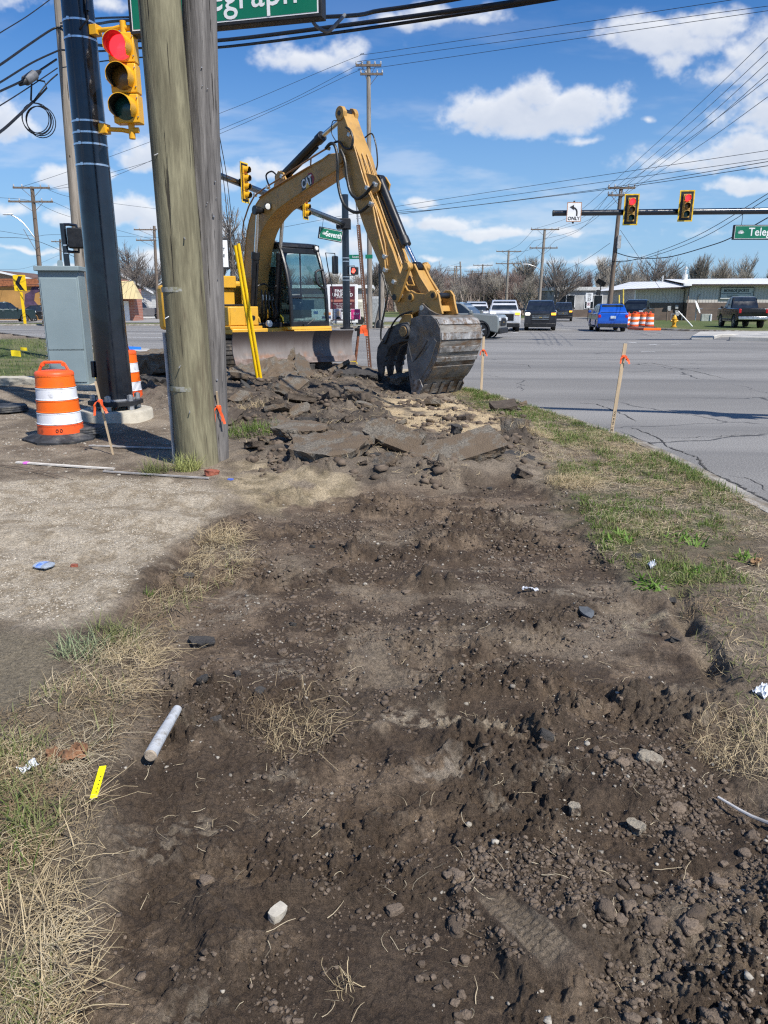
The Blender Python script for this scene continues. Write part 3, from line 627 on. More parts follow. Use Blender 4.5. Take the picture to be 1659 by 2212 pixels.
def visor_signal(parent, c, fwd, n=3, sz=.34, lit=0, mhouse=None, back=None, cols=((.9, .01, .015), (.16, .09, .02), (.01, .07, .06)), fine=True):
    fwd = Vector(fwd).normalized(); rt = Z.cross(fwd).normalized()      # to the head's own left seen from the front
    hgt = n * sz
    if back:
        MB().prism([(-sz * .5 - back, -hgt / 2 - back), (sz * .5 + back, -hgt / 2 - back), (sz * .5 + back, hgt / 2 + back), (-sz * .5 - back, hgt / 2 + back)], c, rt, Z, fwd, .0, .02).build('backplate', blackm, parent, bevel=.01)
        o_, i_ = sz * .5 + back, sz * .5 + back - .05; ho, hi = hgt / 2 + back, hgt / 2 + back - .05; mb = MB()
        for (x0, x1, y0, y1) in ((-o_, o_, hi, ho), (-o_, o_, -ho, -hi), (-o_, -i_, -hi, hi), (i_, o_, -hi, hi)):
            mb.prism([(x0, y0), (x1, y0), (x1, y1), (x0, y1)], c, rt, Z, fwd, .018, .025)
        mb.build('reflective_edge', mat('yellow_tape', (.85, .55, .03), .4), parent)
    for k in range(n):
        cc = c + Z * (hgt / 2 - sz * (k + .5)); e = sz * .485
        hs = MB().prism([(-e, -e), (e, -e), (e, e), (-e, e)], cc, rt, Z, fwd, -.10, .075).build('housing', mhouse or sigy, parent, bevel=.012)
        r_ = sz * .435; cf = cc + fwd * .075; N = 28
        # cutaway tube visor, open underneath
        a0_, a1_ = (-45, 225); vs = []; steps = 22
        for q in range(steps + 1):
            a = R(a0_ + (a1_ - a0_) * q / steps); u = rt * math.cos(a) + Z * math.sin(a)
            ln = sz * (.64 if 10 < (a0_ + (a1_ - a0_) * q / steps) < 170 else .60)
            if q in (0, steps): ln = sz * .30
            elif q in (1, steps - 1): ln = sz * .45
            vs += [cf + u * r_, cf + u * r_ * .985 + fwd * ln - Z * .012, cf + u * (r_ - .008) * .985 + fwd * ln - Z * .012, cf + u * (r_ - .008)]
        outer = MB().add(vs, [(4 * q, 4 * q + 1, 4 * q + 5, 4 * q + 4) for q in range(steps)] + [(4 * q + 1, 4 * q + 2, 4 * q + 6, 4 * q + 5) for q in range(steps)]); outer.build('visor', mhouse or sigy, parent, fix=False)
        MB().add([v - (v - cf - fwd * (v - cf).dot(fwd)) * .012 for v in vs], [(4 * q + 2, 4 * q + 3, 4 * q + 7, 4 * q + 6) for q in range(steps)]).build('visor_lining', sigin, parent, fix=False)
        col = cols[min(k, 2)]; on = (k == lit)
        lm = mat('lens_%d_%s' % (min(k, 2), on), col, .25, var=.1, vs=30, spec=.7, emit=col if on else None, es=5.0 if on else 0)
        M_ = MB().lathe([(r_ * .96, 0), (r_ * .8, .022), (r_ * .5, .038), (.002, .045)], cf, N, ax=fwd).build('lens', lm, parent)
        if fine:
            for sx in (-1, 1):
                for sy in (-.6, .7): MB().cyl(cc + rt * sx * e * .93 + Z * sy * e + fwd * .07, cc + rt * sx * e * .93 + Z * sy * e + fwd * .09, .008, n=6).build('latch_screw', steel, hs)
    return hgt
SC = A(264, 172, 10.15)
t = thing('traffic_signal', 'yellow three-lamp traffic signal showing red, bracketed to the tall black pole', 'traffic signal', SC)
fw = Vector((-.05, -1, -.02))
visor_signal(t, Vector((.04, 0, 0)), fw, 3, .332, 0)
for zz, pp in ((.56, 4.83), (-.56, 3.74)):
    s_ = 1 if zz > 0 else -1; loc = PB - SC + Z * pp
    mb = MB(); e0 = loc + Vector((.22, -.08, 0)); e1 = Vector((.06, .02, zz))
    mb.tube([e0, e0 * .35 + e1 * .65, e1 + Z * .02 * s_], .027, 12); mb.cyl(e1 - Z * .10, e1 + Z * .075, .04, n=12); mb.cyl(e1 + X * .02, e1 + X * .09, .035, n=12)
    mb.box(e0 - X * .0, (.10, .12, .11), rz=-.3); mb.build('bracket', sigy, t, bevel=.004)

for d_, lb in ((13.0, 'traffic signal high on the near mast arm, first one beyond the top of the view'), (16.2, 'traffic signal high on the near mast arm, at its free end')):
    c_ = arm_pt(d_); c_.z -= .15; t = thing('traffic_signal', lb, 'traffic signal', c_); visor_signal(t, Vector((0, 0, 0)), Vector((-.25, -.97, 0)), 3, .34, 0, back=.15, fine=False)
# ---------------- grey control cabinet
cab = G(150, 838, .02); cw, chh, cdp = .70, 2.06, .45
t = thing('utility_cabinet', 'tall pale grey metal control cabinet on a concrete pad behind the left traffic drum', 'cabinet', (-5.98, 14.4, 0), R(6))
gm = mat('cabinet_grey', (.235, .30, .315), .5, vs=1.2, var=.05, dirt=(.26, .29, .29), ds=1.5, dlo=.6, dhi=.9)
MB().box((0, 0, .15 + chh / 2), (cw, cdp, chh)).build('body', gm, t, bevel=.008)
MB().box((0, -.02, .15 + chh + .04), (cw + .09, cdp + .12, .085)).build('roof', gm, t, bevel=.01)
MB().box((0, -cdp / 2 - .012, .15 + .62 + .66), (cw - .06, .02, 1.30)).build('door', gm, t, bevel=.006)
MB().box((0, -cdp / 2 - .012, .15 + .36), (cw - .06, .02, .62)).build('lower_panel', gm, t, bevel=.006)
mb = MB()
for k in range(24): mb.cyl((-cw / 2 - .01, -cdp / 2 + .02, .3 + k * .08), (-cw / 2 - .01, -cdp / 2 - .018, .3 + k * .08), .008, n=6)
mb.build('hinge', steel, t)
mb = MB().prism([(-.05, 0), (.05, 0), (.05, .07), (.03, .11), (-.03, .11), (-.05, .07)], (.02, -.1, .15 + chh + .08), X, Z, Yv, 0, .012); mb.build('lifting_lug', gm, t)
MB().box((.02, 0, .03), (1.12, .85, .24)).build('concrete_pad', conc2, t, bevel=.02)
# pedestrian head seen from behind, beyond the cabinet
q = Vector((-6.9, 17.0, 0))
t = thing('pedestrian_signal', 'black pedestrian signal head seen from behind on a thin post above the grey cabinet', 'pedestrian signal', q)
MB().cyl((0, 0, -.2), (-.02, 0, 3.30), .062, n=14).build('post', black, t)
MB().box((.27, -.02, 3.0), (.36, .22, .42)).build('housing', blackm, t, bevel=.03)
MB().tube([(0, 0, 3.28), (.12, 0, 3.28), (.27, 0, 3.26), (.27, 0, 3.2)], .03, 8).build('bracket', black, t); mb = MB(); mb.tube([(0, 0, 2.74), (.12, 0, 2.72), (.27, 0, 2.72), (.27, 0, 2.8)], .03, 8); mb.build('bracket', black, t)
MB().lathe([(.066, 2.84), (.068, 2.84), (.068, 2.87), (.066, 2.87)], cap=False).build('steel_band', band, t); mb = MB(); mb.lathe([(.066, 2.68), (.068, 2.68), (.068, 2.70), (.066, 2.70)], cap=False); mb.build('steel_band', band, t)

# ---------------- drums
def o_mat(nm, c, d): return mat(nm, c, .45, var=.05, vs=3, dirt=d, ds=7, dlo=.56, dhi=.70, bump=.08, bs=20)
d_or = o_mat('drum_orange', (1.0, .155, .006), (.45, .08, .02)); d_wh = o_mat('drum_white', (.78, .79, .82), (.30, .30, .31)); d_red = o_mat('drum_red', (.85, .11, .02), (.32, .06, .02))  # lowest band, lid and handle take a deeper red than the orange bands
rub = mat('rubber', (.035, .038, .043), .75, vs=8, var=.35, bump=.25, bs=30, dirt=(.16, .15, .13), ds=5, dlo=.5, dhi=.72)
def make_drum(loc, label, group=None, base=True, mark=False, rz=0.0, name='traffic_drum', n=32):
    t = thing(name, label, 'traffic drum', loc, rz, group)
    z0 = .075; lv = [(0, .155, .300, d_red), (.155, .315, .286, d_wh), (.315, .480, .275, d_or), (.480, .645, .264, d_wh), (.645, .810, .253, d_or)]
    for a, b, r_, m in lv:
        p_ = [(r_ - .004, z0 + a), (r_ + .006, z0 + a + .006), (r_ + .006, z0 + a + .014), (r_, z0 + a + .02), (r_ - .006, z0 + b - .016), (r_ - .001, z0 + b - .010), (r_ - .004, z0 + b)]
        MB().lathe(p_, n=n, cap=False).build('band', m, t)
    MB().lathe([(.252, z0 + .81), (.25, z0 + .835), (.235, z0 + .855), (.20, z0 + .868), (.001, z0 + .872)], n=n).build('lid', d_red, t)
    mb = MB().prism([(-.20, 0), (.20, 0), (.155, .095), (.135, .11), (-.135, .11), (-.155, .095)], (0, 0, z0 + .865), X, Z, Yv, -.022, -.0)
    hm = MB(); hm.tube([(-.19, 0, z0 + .855), (-.145, 0, z0 + .955), (-.11, 0, z0 + .975), (.11, 0, z0 + .975), (.145, 0, z0 + .955), (.19, 0, z0 + .855)], .019, 8)
    hm.cyl((-.135, -.028, z0 + .945), (-.135, .028, z0 + .945), .026, n=12); hm.cyl((.135, -.028, z0 + .945), (.135, .028, z0 + .945), .026, n=12)
    hm.build('handle', d_red, t)
    if base:
        pr = []; N = 8
        mb = MB(); rings = [(.46, .0), (.465, .035), (.43, .055), (.34, .085), (.302, .105), (.295, .06)]
        vs = []; M8 = 48
        for r_, z in rings:
            for k in range(M8):
                a = 2 * math.pi * k / M8; oc = 1 / max(math.cos((a + math.pi / 8) % (math.pi / 4) - math.pi / 8), .9) if r_ > .32 else 1
                vs.append((r_ * oc * math.cos(a), r_ * oc * math.sin(a), z + .012 * math.sin(2 * a + 1) * (r_ > .4)))
        mb.add(vs, [(j * M8 + k, j * M8 + (k + 1) % M8, (j + 1) * M8 + (k + 1) % M8, (j + 1) * M8 + k) for j in range(len(rings) - 1) for k in range(M8)]); mb.build('base_ring', rub, t)
    if mark:
        mb = MB()
        for a0 in (-1.45, -1.28):
            pts = []
            for k in range(9):
                q = 2 * math.pi * k / 8; aa = a0 + .05 * math.cos(q); rr_ = .301; pts.append((rr_ * math.cos(aa), rr_ * math.sin(aa), z0 + .085 + .022 * math.sin(q)))
            mb.tube(pts, .004, 5)
        mb.build('scrawl', blackm, t)
    return t
DR = Vector((-3.89, 8.84, 0)); DR.z = gz(DR.x, DR.y) - .01
dr0 = make_drum(DR, 'orange and white traffic drum with a black rubber base, left of the black steel pole', mark=True, rz=R(8)); dr0.scale = (.87,) * 3
dr1 = dup(dr0, (-4.22, 12.15, gz(-4.22, 12.15)), R(70), 'dirty orange and white traffic drum half hidden behind the black steel pole', scale=.9)
for c in [c for c in dr1.children if c.name.startswith('scrawl')]: bpy.data.objects.remove(c)
def slab_ring(name, label, loc, rz, r=.27):
    mb = MB(); 
    for k in range(3):
        rr_ = r * (1 - .03 * k); mb.prism([(rr_ * 1.25 * math.cos(R(a)), rr_ * .8 * math.sin(R(a))) for a in (20, 60, 120, 160, 200, 240, 300, 340)], (0, 0, .028 * k), X, Yv, Z, 0, .026)
    o = mb.build(name, rub, None, bevel=.006); o.location = loc; o.rotation_euler = (R(2), R(-2), rz)
    return tag(o, label, 'rubber base')
q = G(170, 948, .03); slab_ring('rubber_base', 'spare black rubber drum base lying against the foot of the left traffic drum', (q.x, q.y, gz(q.x, q.y) + .035), R(5))
q = G(10, 893, .03); slab_ring('rubber_base', 'flat black rubber slab at the left edge of the bare ground', (q.x, q.y, gz(q.x, q.y) + .02), R(-20), .34)

# ---------------- stakes, laths, marker flags
ora = mat('orange_tape', (1.0, .13, .03), .5, var=.12, vs=12); ora.node_tree.nodes['Principled BSDF'].inputs['Subsurface Weight'].default_value = 0
def ribbon(parent, c, L=.16, w=.022, seed=0, m=None, name='ribbon', knot=True):
    r_ = random.Random(seed); mb = MB()
    if knot: mb.lathe([(.016, -.018), (.027, -.008), (.027, .008), (.016, .018)], c, 10)
    for k in range(3):
        a = r_.uniform(-1.2, 1.2) + (math.pi if k == 1 else 0); pts = []; 
        for i in range(6):
            s = i / 5; pts.append(c + Vector((math.cos(a) * .07 * s + .01 * math.sin(7 * s + k), -.02 - .02 * s + .012 * math.sin(9 * s), .01 - L * s * s * r_.uniform(.75, 1.0))))
        vs = []; 
        for i, p_ in enumerate(pts): vs += [p_ + Vector((-w / 2, .006 * math.sin(i), 0)), p_ + Vector((w / 2, -.006 * math.sin(i), .004))]
        mb.add(vs, [(2 * i, 2 * i + 1, 2 * i + 3, 2 * i + 2) for i in range(5)])
    return mb.build(name, m or ora, parent, fix=False)
def stake(label, base, top, w=.042, d=.012, rib=.8, L=.16, seed=1, marks=False, name='survey_stake', m=None):
    base = Vector(base); top = Vector(top); base.z = gz(base.x, base.y); t = thing(name, label, 'stake', base)
    ax = (top - base); u = ax.normalized(); r_ = Vector((1, .1, 0)); r_ = (r_ - u * r_.dot(u)).normalized(); n = u.cross(r_)
    MB().prism([(-w / 2, -d / 2), (w / 2, -d / 2), (w / 2, d / 2), (-w / 2, d / 2)], (0, 0, 0), r_, n, u, -.1, ax.length).build('shaft', m or lath, t)
    ribbon(t, ax * rib, L=L, seed=seed)
    if marks: lettering('.50 C  C2+34  OCC', .032, ax * .38 - n * (d / 2 + .002), u, -r_, blackm, t, name='pencilled_note', thick=.001)
    return t
b = G(1315, 941); stake('leaning wooden survey stake with an orange bow near its top, by the kerb', b, A(1351, 742, b.y - .1), .045, rib=.9, L=.11, seed=3, marks=True)
b = G(1039, 843); stake('slim upright survey stake standing between the excavator bucket and the road', b, A(1045, 727, b.y), .045, rib=.82, L=.13, seed=5)
b = G(486, 1002); stake('survey stake with an orange ribbon standing before the foot of the grey pole', b, A(468, 846, b.y - .2), .018, rib=.78, L=.18, seed=8)
b = G(245, 990); stake('thin leaning survey stake with a coral ribbon just right of the left drum', b, A(206, 824, b.y - .1), .02, rib=.74, L=.17, seed=11)
def rod(name, label, cat, p0, p1, w, th, m, z=.015, tape=None, tp=.08):
    p0 = Vector(p0); p1 = Vector(p1); p0.z = gz(p0.x, p0.y) + z; p1.z = gz(p1.x, p1.y) + z
    t = thing(name, label, cat, p0); ax = p1 - p0; u = ax.normalized(); r_ = u.cross(Z).normalized(); n = r_.cross(u)
    MB().prism([(-w / 2, -th / 2), (w / 2, -th / 2), (w / 2, th / 2), (-w / 2, th / 2)], (0, 0, 0), r_, n, u, 0, ax.length).build('strip', m, t)
    if tape: MB().prism([(-w / 2 - .002, -th / 2 - .002), (w / 2 + .002, -th / 2 - .002), (w / 2 + .002, th / 2 + .002), (-w / 2 - .002, th / 2 + .002)], (0, 0, 0), r_, n, u, tp, tp + .05).build('tape', tape, t)
    return t
wl = mat('whitewashed_lath', (.66, .62, .55), .8, var=.1, vs=10)
rod('lath', 'white wooden lath with a pink tape wrap lying on the bare ground at the left', 'lath', G(38, 1015), G(248, 1028), .04, .014, wl, tape=mat('pink_tape', (.9, .2, .75), .5), tp=.09)
rod('lath', 'thin grey lath lying between the left drum and the foot of the green-tinted pole', 'lath', G(194, 976), G(376, 981), .028, .012, mat('grey_lath', (.40, .38, .36), .8))
rod('lath', 'narrow weathered lath with a blue tip lying among grass left of the timber poles', 'lath', G(225, 1033), G(452, 1052), .02, .012, mat('grey_lath', (.40, .38, .36), .8), tape=mat('blue_tape', (.08, .16, .6), .5), tp=1.35)
# yellow guy guard pair and the perforated sign post
b = G(562, 856); tp_ = A(511, 526, b.y - .3); yel = mat('yellow_plastic', (.86, .55, .005), .4, var=.05, vs=3)
b.z = gz(b.x, b.y); t = thing('yellow_marker', 'tall leaning bright yellow plastic marker of two channel strips stuck in the rubble', 'marker post', b)
for s in (-1, 1):
    o_ = Vector((s * .030, 0, 0)); ax = tp_ - b
    prof_ = [(.029 * math.cos(R(a)), .034 * math.sin(R(a))) for a in range(-200, 21, 20)]; prof_ += [(x * .8, y * .8) for x, y in prof_[::-1]]
    u = ax.normalized(); r_ = (X - u * u.x).normalized(); n = u.cross(r_)
    MB().prism(prof_, o_, r_, n, u, -.15, ax.length - (0.0 if s > 0 else .03)).build('strip', yel, t)
b = G(800, 806); b.z = 0.03; tp_ = A(774, 486, 18.3)
t = thing('sign_post', 'leaning rusty perforated steel sign post between the dozer blade and the bucket', 'sign post', b)
rust = mat('rusty_steel', (.085, .042, .028), .8, vs=7, var=.3, bump=.3, bs=50, col2=(.16, .075, .045))
ax = tp_ - b; u = ax.normalized(); r_ = (X - u * u.x).normalized(); n = u.cross(r_)
MB().prism([(-.045, -.04), (.045, -.04), (.045, .04), (-.045, .04)], (0, 0, 0), r_, n, u, -.1, ax.length).build('square_tube', rust, t)
mb = MB()
for k in range(88): mb.cyl(u * (.12 + k * .038) - n * .041 - r_ * .012, u * (.12 + k * .038) - n * .043 - r_ * .012, .010, n=8)
mb.build('punched_hole', mat('hole_sky_glint', (.55, .58, .6), .5), t)
MB().cyl(ax, ax + u * .85, .022, n=8).build('upper_rod', steel, t)
MB().prism([(-.45, -.3), (.45, -.3), (.45, .3), (-.45, .3)], ax + u * .85 + Z * .2, (.16, 1, 0), Z, (1, -.16, 0), 0, .006).build('sign_blade', mat('pale_blue_sheet', (.25, .45, .5), .4), t)
b = G(765, 806); b.z = .03
t = thing('rusty_pipe', 'short rusty pipe with a taped knot, upright by the right end of the dozer blade', 'pipe', b)
ax = A(776, 706, 18.3) - b; MB().cyl((0, 0, 0), ax * .8, .04, .034, 10).build('tube', mat('orange_rust', (.22, .085, .045), .8, vs=12, var=.3), t)
mb = MB().tube([ax * .78, ax * .95, ax * 1.02], [.03, .045, .03], 8); mb.tube([ax * .93 - X * .1, ax * .97, ax * .93 + X * .12], [.03, .05, .03], 8); mb.build('tape_knot', blackm, t)
ribbon(t, ax * 1.03 + X * .1, .26, .09, 4, knot=False)
ribbon(t, ax * .26 - X * .05, .12, .06, 6, m=mat('yellow_tape2', (.9, .65, .02), .5), name='yellow_tag', knot=False)
def flag(label, u_, v_, col, w=.13, h=.1, seed=0):
    b = G(u_, v_); b.z = gz(b.x, b.y); t = thing('marker_flag', label, 'flag', b)
    MB().cyl((0, 0, -.02), (.01, 0, .24), .002, n=5).build('wire_staff', steel, t)
    mb = MB(); vs = []
    for i in range(5): s = i / 4; vs += [(.01 + w * s, .02 * math.sin(5 * s + seed), .24 - .02 * s), (.01 + w * s, .02 * math.sin(5 * s + seed) + .01, .24 - h - .02 * s)]
    mb.add(vs, [(2 * i, 2 * i + 1, 2 * i + 3, 2 * i + 2) for i in range(4)]).build('pennant', mat('flag_%d%d' % (int(col[0] * 9), int(col[2] * 9)), col, .5, var=.1), t, fix=False)
flag('small yellow marker flag on the grass at the far left', 25, 778, (.9, .68, .02), .3, .18); flag('limp yellow marker flag just behind the one at the far left', 45, 770, (.9, .72, .05), .22, .1, 2)
flag('yellow marker flag between the cabinet and the black steel pole', 195, 822, (.9, .7, .02), .16, .22, 1); flag('blue marker flag by the pale kerb ramp behind the black steel pole', 278, 768, (.02, .22, .85), .42, .36, 3)
flag('small yellow marker flag under the claws of the bucket thumb', 834, 808, (.9, .7, .02), .22, .2, 4)
# kerb ramp pieces and stones by the cabinet
def slab(name, label, cat, c, w, d, th, rz=0.0, tx=0.0, ty=0.0, m=None, seed=0, group=None, jag=.22, npts=11, z=None, rough=.012, sub=3, pts_=None):
    """a broken flat piece: ragged outline, rough sides, worn faces"""
    r_ = random.Random(seed); pts = []
    for k in range(npts):
        a = 2 * math.pi * k / npts + r_.uniform(-.15, .15); q = 1 + r_.uniform(-jag, jag * .6); q2 = 1 / max(abs(math.cos(a)), abs(math.sin(a))) ** .75
        pts.append((w / 2 * q * q2 * math.cos(a), d / 2 * q * q2 * math.sin(a)))
    if pts_: pts = [(x * w, y * d) for x, y in pts_]; npts = len(pts)
    bm = bmesh.new(); top = [bm.verts.new((x, y, th / 2)) for x, y in pts]; bot = [bm.verts.new((x * r_.uniform(.86, 1.0), y * r_.uniform(.86, 1.0), -th / 2)) for x, y in pts]
    bm.faces.new(top); bm.faces.new(bot[::-1]); n = npts
    for k in range(n): bm.faces.new((top[k], bot[k], bot[(k + 1) % n], top[(k + 1) % n]))
    bmesh.ops.triangulate(bm, faces=bm.faces)
    for _ in range(sub): bmesh.ops.subdivide_edges(bm, edges=[e for e in bm.edges if e.calc_length() > min(w, d) * .09], cuts=1, use_grid_fill=True)
    bmesh.ops.triangulate(bm, faces=bm.faces); bm.normal_update()
    V = np.array([v.co[:] for v in bm.verts]); Nn = np.array([v.normal[:] for v in bm.verts]); s3 = seed * 7.3
    f = fbm(V[:, 0] * 9 + s3, V[:, 1] * 9 + V[:, 2] * 13, 4, seed) - .5; f2 = fbm(V[:, 0] * 40 + V[:, 2] * 25, V[:, 1] * 40 - V[:, 2] * 31 + s3, 3, seed + 3) - .5
    side = 1 - np.abs(Nn[:, 2]) * .62
    dsp = (f * 3.6 * rough + f2 * 1.8 * rough) * side * 1.6
    for v, a, nn in zip(bm.verts, dsp, Nn): v.co += Vector(nn) * float(a)
    me = bpy.data.meshes.new(name); bm.to_mesh(me); bm.free()
    me.polygons.foreach_set('use_smooth', [True] * len(me.polygons)); me.set_sharp_from_angle(angle=R(34)); me.materials.append(m)
    o = bpy.data.objects.new(name, me); COL.objects.link(o); c = Vector(c)
    if z is None: z = gz(c.x, c.y) + th * .35 + abs(math.sin(tx)) * d * .32 + abs(math.sin(ty)) * w * .32
    o.location = (c.x, c.y, z); o.rotation_euler = (tx, ty, rz)
    return tag(o, label, cat, group)
asph = mat('broken_asphalt', (.17, .152, .125), .95, var=.1, vs=60, col2=(.06, .054, .046), bump=1.0, bs=75, dirt=(.125, .092, .062), ds=6, dlo=.42, dhi=.56)
asph2 = mat('broken_asphalt_pale', (.25, .22, .175), .95, col2=(.10, .088, .07), vs=55, bump=1.0, bs=70, dirt=(.15, .11, .072), ds=5, dlo=.43, dhi=.56)
asph3 = mat('broken_asphalt_dark', (.042, .040, .038), .88, col2=(.075, .068, .060), vs=9, bump=1.0, bs=70, dirt=(.12, .11, .1), ds=22, dlo=.6, dhi=.7)
earth = mat('earth_clod', (.075, .056, .040), .95, col2=(.12, .094, .07), vs=12, bump=1.0, bs=70)
slab('concrete_slab', 'low pale concrete slab lying left of the traffic drum before the grass', 'slab', G(60, 838), 1.9, .45, .16, R(-12), m=conc2, seed=3, rough=.008)
slab('kerb_ramp', 'pale concrete kerb ramp piece behind the black steel pole', 'ramp', (-8.6, 25.4, 0), 3.6, 1.2, .22, R(-38), m=pale, seed=4, rough=.01, z=.08)
slab('concrete_slab', 'sandy concrete slab edge just beyond the rubble under the bucket claws', 'slab', (-.4, 17.2, 0), 2.6, .7, .12, R(12), m=mat('sandy_concrete', (.45, .38, .27), .9, var=.12, vs=5, bump=.4), seed=5, rough=.008, z=.10)
# named pieces of the torn-up pavement
P_ = lambda u, v, z=.1: G(u, v, z)
slab('asphalt_slab', 'large flat grey asphalt slab with a crumbling overhanging front edge, nearest the timber poles', 'asphalt slab', P_(712, 985, .15), .80, .75, .13, R(8), R(8), R(-4), asph2, 11, z=.23, rough=.022, sub=4)
slab('asphalt_slab', 'pale crumbling flat slab behind the large flat one, nearest the timber poles', 'asphalt slab', P_(655, 950, .1), .62, .5, .10, R(-10), R(4), R(3), asph2, 12, z=.22, rough=.018)
slab('asphalt_slab', 'long tilted asphalt slab on edge with a pale smooth face, middle of the near heap', 'asphalt slab', P_(850, 970, .15), .72, .30, .12, R(-38), R(34), R(16), asph2, 13, z=.27, jag=.07, npts=8, rough=.008, sub=4)
slab('asphalt_slab', 'wide smooth grey asphalt slab sloping to the left with a dark broken right edge', 'asphalt slab', P_(985, 992, .12), .98, .44, .11, R(20), R(22), R(-13), asph2, 14, z=.19, jag=.12, npts=9, rough=.008, sub=4)
slab('asphalt_slab', 'dark slab under the tilted one, showing only its broken side', 'asphalt slab', P_(800, 988, .1), .5, .35, .12, R(10), R(-5), R(6), asph3, 15, z=.09, rough=.018)
slab('asphalt_chunk', 'small upright wedge of asphalt standing against the tilted slab', 'asphalt chunk', P_(832, 1010, .1), .24, .16, .14, R(15), R(20), R(-25), asph, 16, z=.12, rough=.012)
slab('asphalt_chunk', 'black upright lump of asphalt standing alone on the tan sand', 'asphalt chunk', P_(983, 950, .08), .15, .12, .19, R(30), R(8), R(5), asph3, 17, z=.16, rough=.014)
slab('asphalt_slab', 'brown slab standing steeply at the right side of the near heap', 'asphalt slab', P_(1112, 945, .12), .42, .14, .34, R(24), R(-22), R(8), asph, 18, z=.16, rough=.016)
slab('asphalt_slab', 'crumbling slab right of the wide smooth slab, half sunk in soil', 'asphalt slab', P_(1095, 992, .08), .5, .28, .10, R(-6), R(6), R(8), asph3, 19, z=.09, rough=.02)
slab('asphalt_slab', 'big rounded grey slab, topmost of the heap between black pole and green-tinted pole', 'asphalt slab', Vector((-4.0, 13.9, 0)), 1.5, 1.3, .34, R(-8), R(3), R(-4), asph2, 21, z=.62, rough=.035, sub=4)
slab('asphalt_slab', 'dark slab underneath the big rounded one behind the black pole', 'asphalt slab', Vector((-3.7, 13.6, 0)), 1.3, 1.0, .26, R(12), R(4), R(3), asph3, 22, z=.24, rough=.03)
slab('asphalt_slab', 'broad brown slab leaning up against the front of the dozer blade', 'asphalt slab', Vector((-2.35, 14.3, 0)), 1.25, 1.0, .14, R(14), R(26), R(-12), asph2, 23, z=.34, rough=.045, sub=4, jag=.35)
slab('asphalt_chunk', 'pointed slab piece rising like a fin before the middle of the dozer blade', 'asphalt chunk', A(716 * .5 + 270, 778, 14.9), .62, .85, .12, R(8), R(72), R(6), asph2, 24, z=.40, rough=.018, sub=4, pts_=[(-.5, -.5), (-.1, -.5), (.5, -.48), (.36, -.1), (.12, .12), (.06, .5), (-.05, .42), (-.18, .05), (-.42, -.2)])
slab('asphalt_slab', 'narrow slab leaning to the right beside the fin-shaped piece', 'asphalt slab', A(655, 812, 14.6), .34, .95, .12, R(28), R(35), R(14), asph, 25, z=.36, rough=.02)
slab('asphalt_slab', 'tan flat slab at the left below the dozer blade, beside the grey pole', 'asphalt slab', A(535, 812, 14.2), .75, .7, .15, R(-15), R(10), R(5), asph2, 26, z=.30, rough=.025)
slab('asphalt_chunk', 'blocky pale chunk in front of the narrow leaning slab', 'asphalt chunk', A(628, 838, 13.7), .36, .3, .26, R(20), R(12), R(-8), asph2, 27, z=.28, rough=.022)
slab('asphalt_chunk', 'pale low chunk at the foot of the yellow marker', 'asphalt chunk', A(603, 855, 13.2), .42, .35, .16, R(-10), R(8), R(5), asph2, 28, z=.16, rough=.02)
slab('asphalt_slab', 'slab with a pale top lying just left of the bucket teeth', 'asphalt slab', A(880, 815, 14.4), .85, .4, .13, R(14), R(6), R(-8), asph2, 29, z=.27, rough=.022)
slab('asphalt_slab', 'dark slab left of the slab by the bucket teeth', 'asphalt slab', A(790, 818, 14.7), .7, .45, .14, R(-12), R(8), R(6), asph3, 30, z=.28, rough=.022)
slab('asphalt_chunk', 'dark rough boulder of asphalt in the bucket shade', 'asphalt chunk', A(742, 828, 14.3), .42, .4, .26, R(30), R(10), R(4), asph3, 31, z=.26, rough=.025)
# the rest of the rubble: pieces nothing tells apart
k = 0; rr_ = random.Random(5)
while k < 66:
    u_ = rr_.uniform(500, 1140); v_ = rr_.uniform(812, 1028); g_ = G(u_, v_, .1)
    if u_ > 800 + (v_ - 812) * .9 and v_ < 870: continue
    if v_ > 985 and (u_ < 640 or rr_.random() < .5): continue
    if 830 < u_ < 1080 and 868 < v_ < 945 and rr_.random() < .85: continue
    s_ = rr_.uniform(.07, .24) * (1.5 if v_ < 900 else 1)
    m_ = rr_.choice((asph, asph2, asph3 if v_ < 960 else earth, earth, earth, asph2))
    slab('rubble_piece', 'small broken piece of asphalt or earth lying loose in the torn-up heap', 'rubble', g_, s_ * rr_.uniform(1.0, 1.8), s_ * rr_.uniform(.8, 1.3), s_ * rr_.uniform(.2, .5), rr_.uniform(0, 6), rr_.uniform(-.5, .5), rr_.uniform(-.5, .5), m_, 100 + k, 'loose rubble pieces', rough=.012, sub=2, z=gz(g_.x, g_.y) + s_ * .2, npts=8)
    k += 1
for k in range(13):       # dark pieces strewn on the soil
    u_ = rr_.choice((rr_.uniform(350, 1500), rr_.uniform(150, 700))); v_ = rr_.uniform(1060, 1750); g_ = G(u_, v_)
    s_ = rr_.uniform(.02, .05)
    slab('asphalt_crumb', 'small black crumb of asphalt lying on the dark soil', 'asphalt crumb', g_, s_ * 1.3, s_, s_ * .5, rr_.uniform(0, 6), rr_.uniform(-.4, .4), rr_.uniform(-.4, .4), asph3, 300 + k, 'asphalt crumbs on the soil', rough=.006, sub=2, z=gz(g_.x, g_.y) + s_ * .15, npts=8)
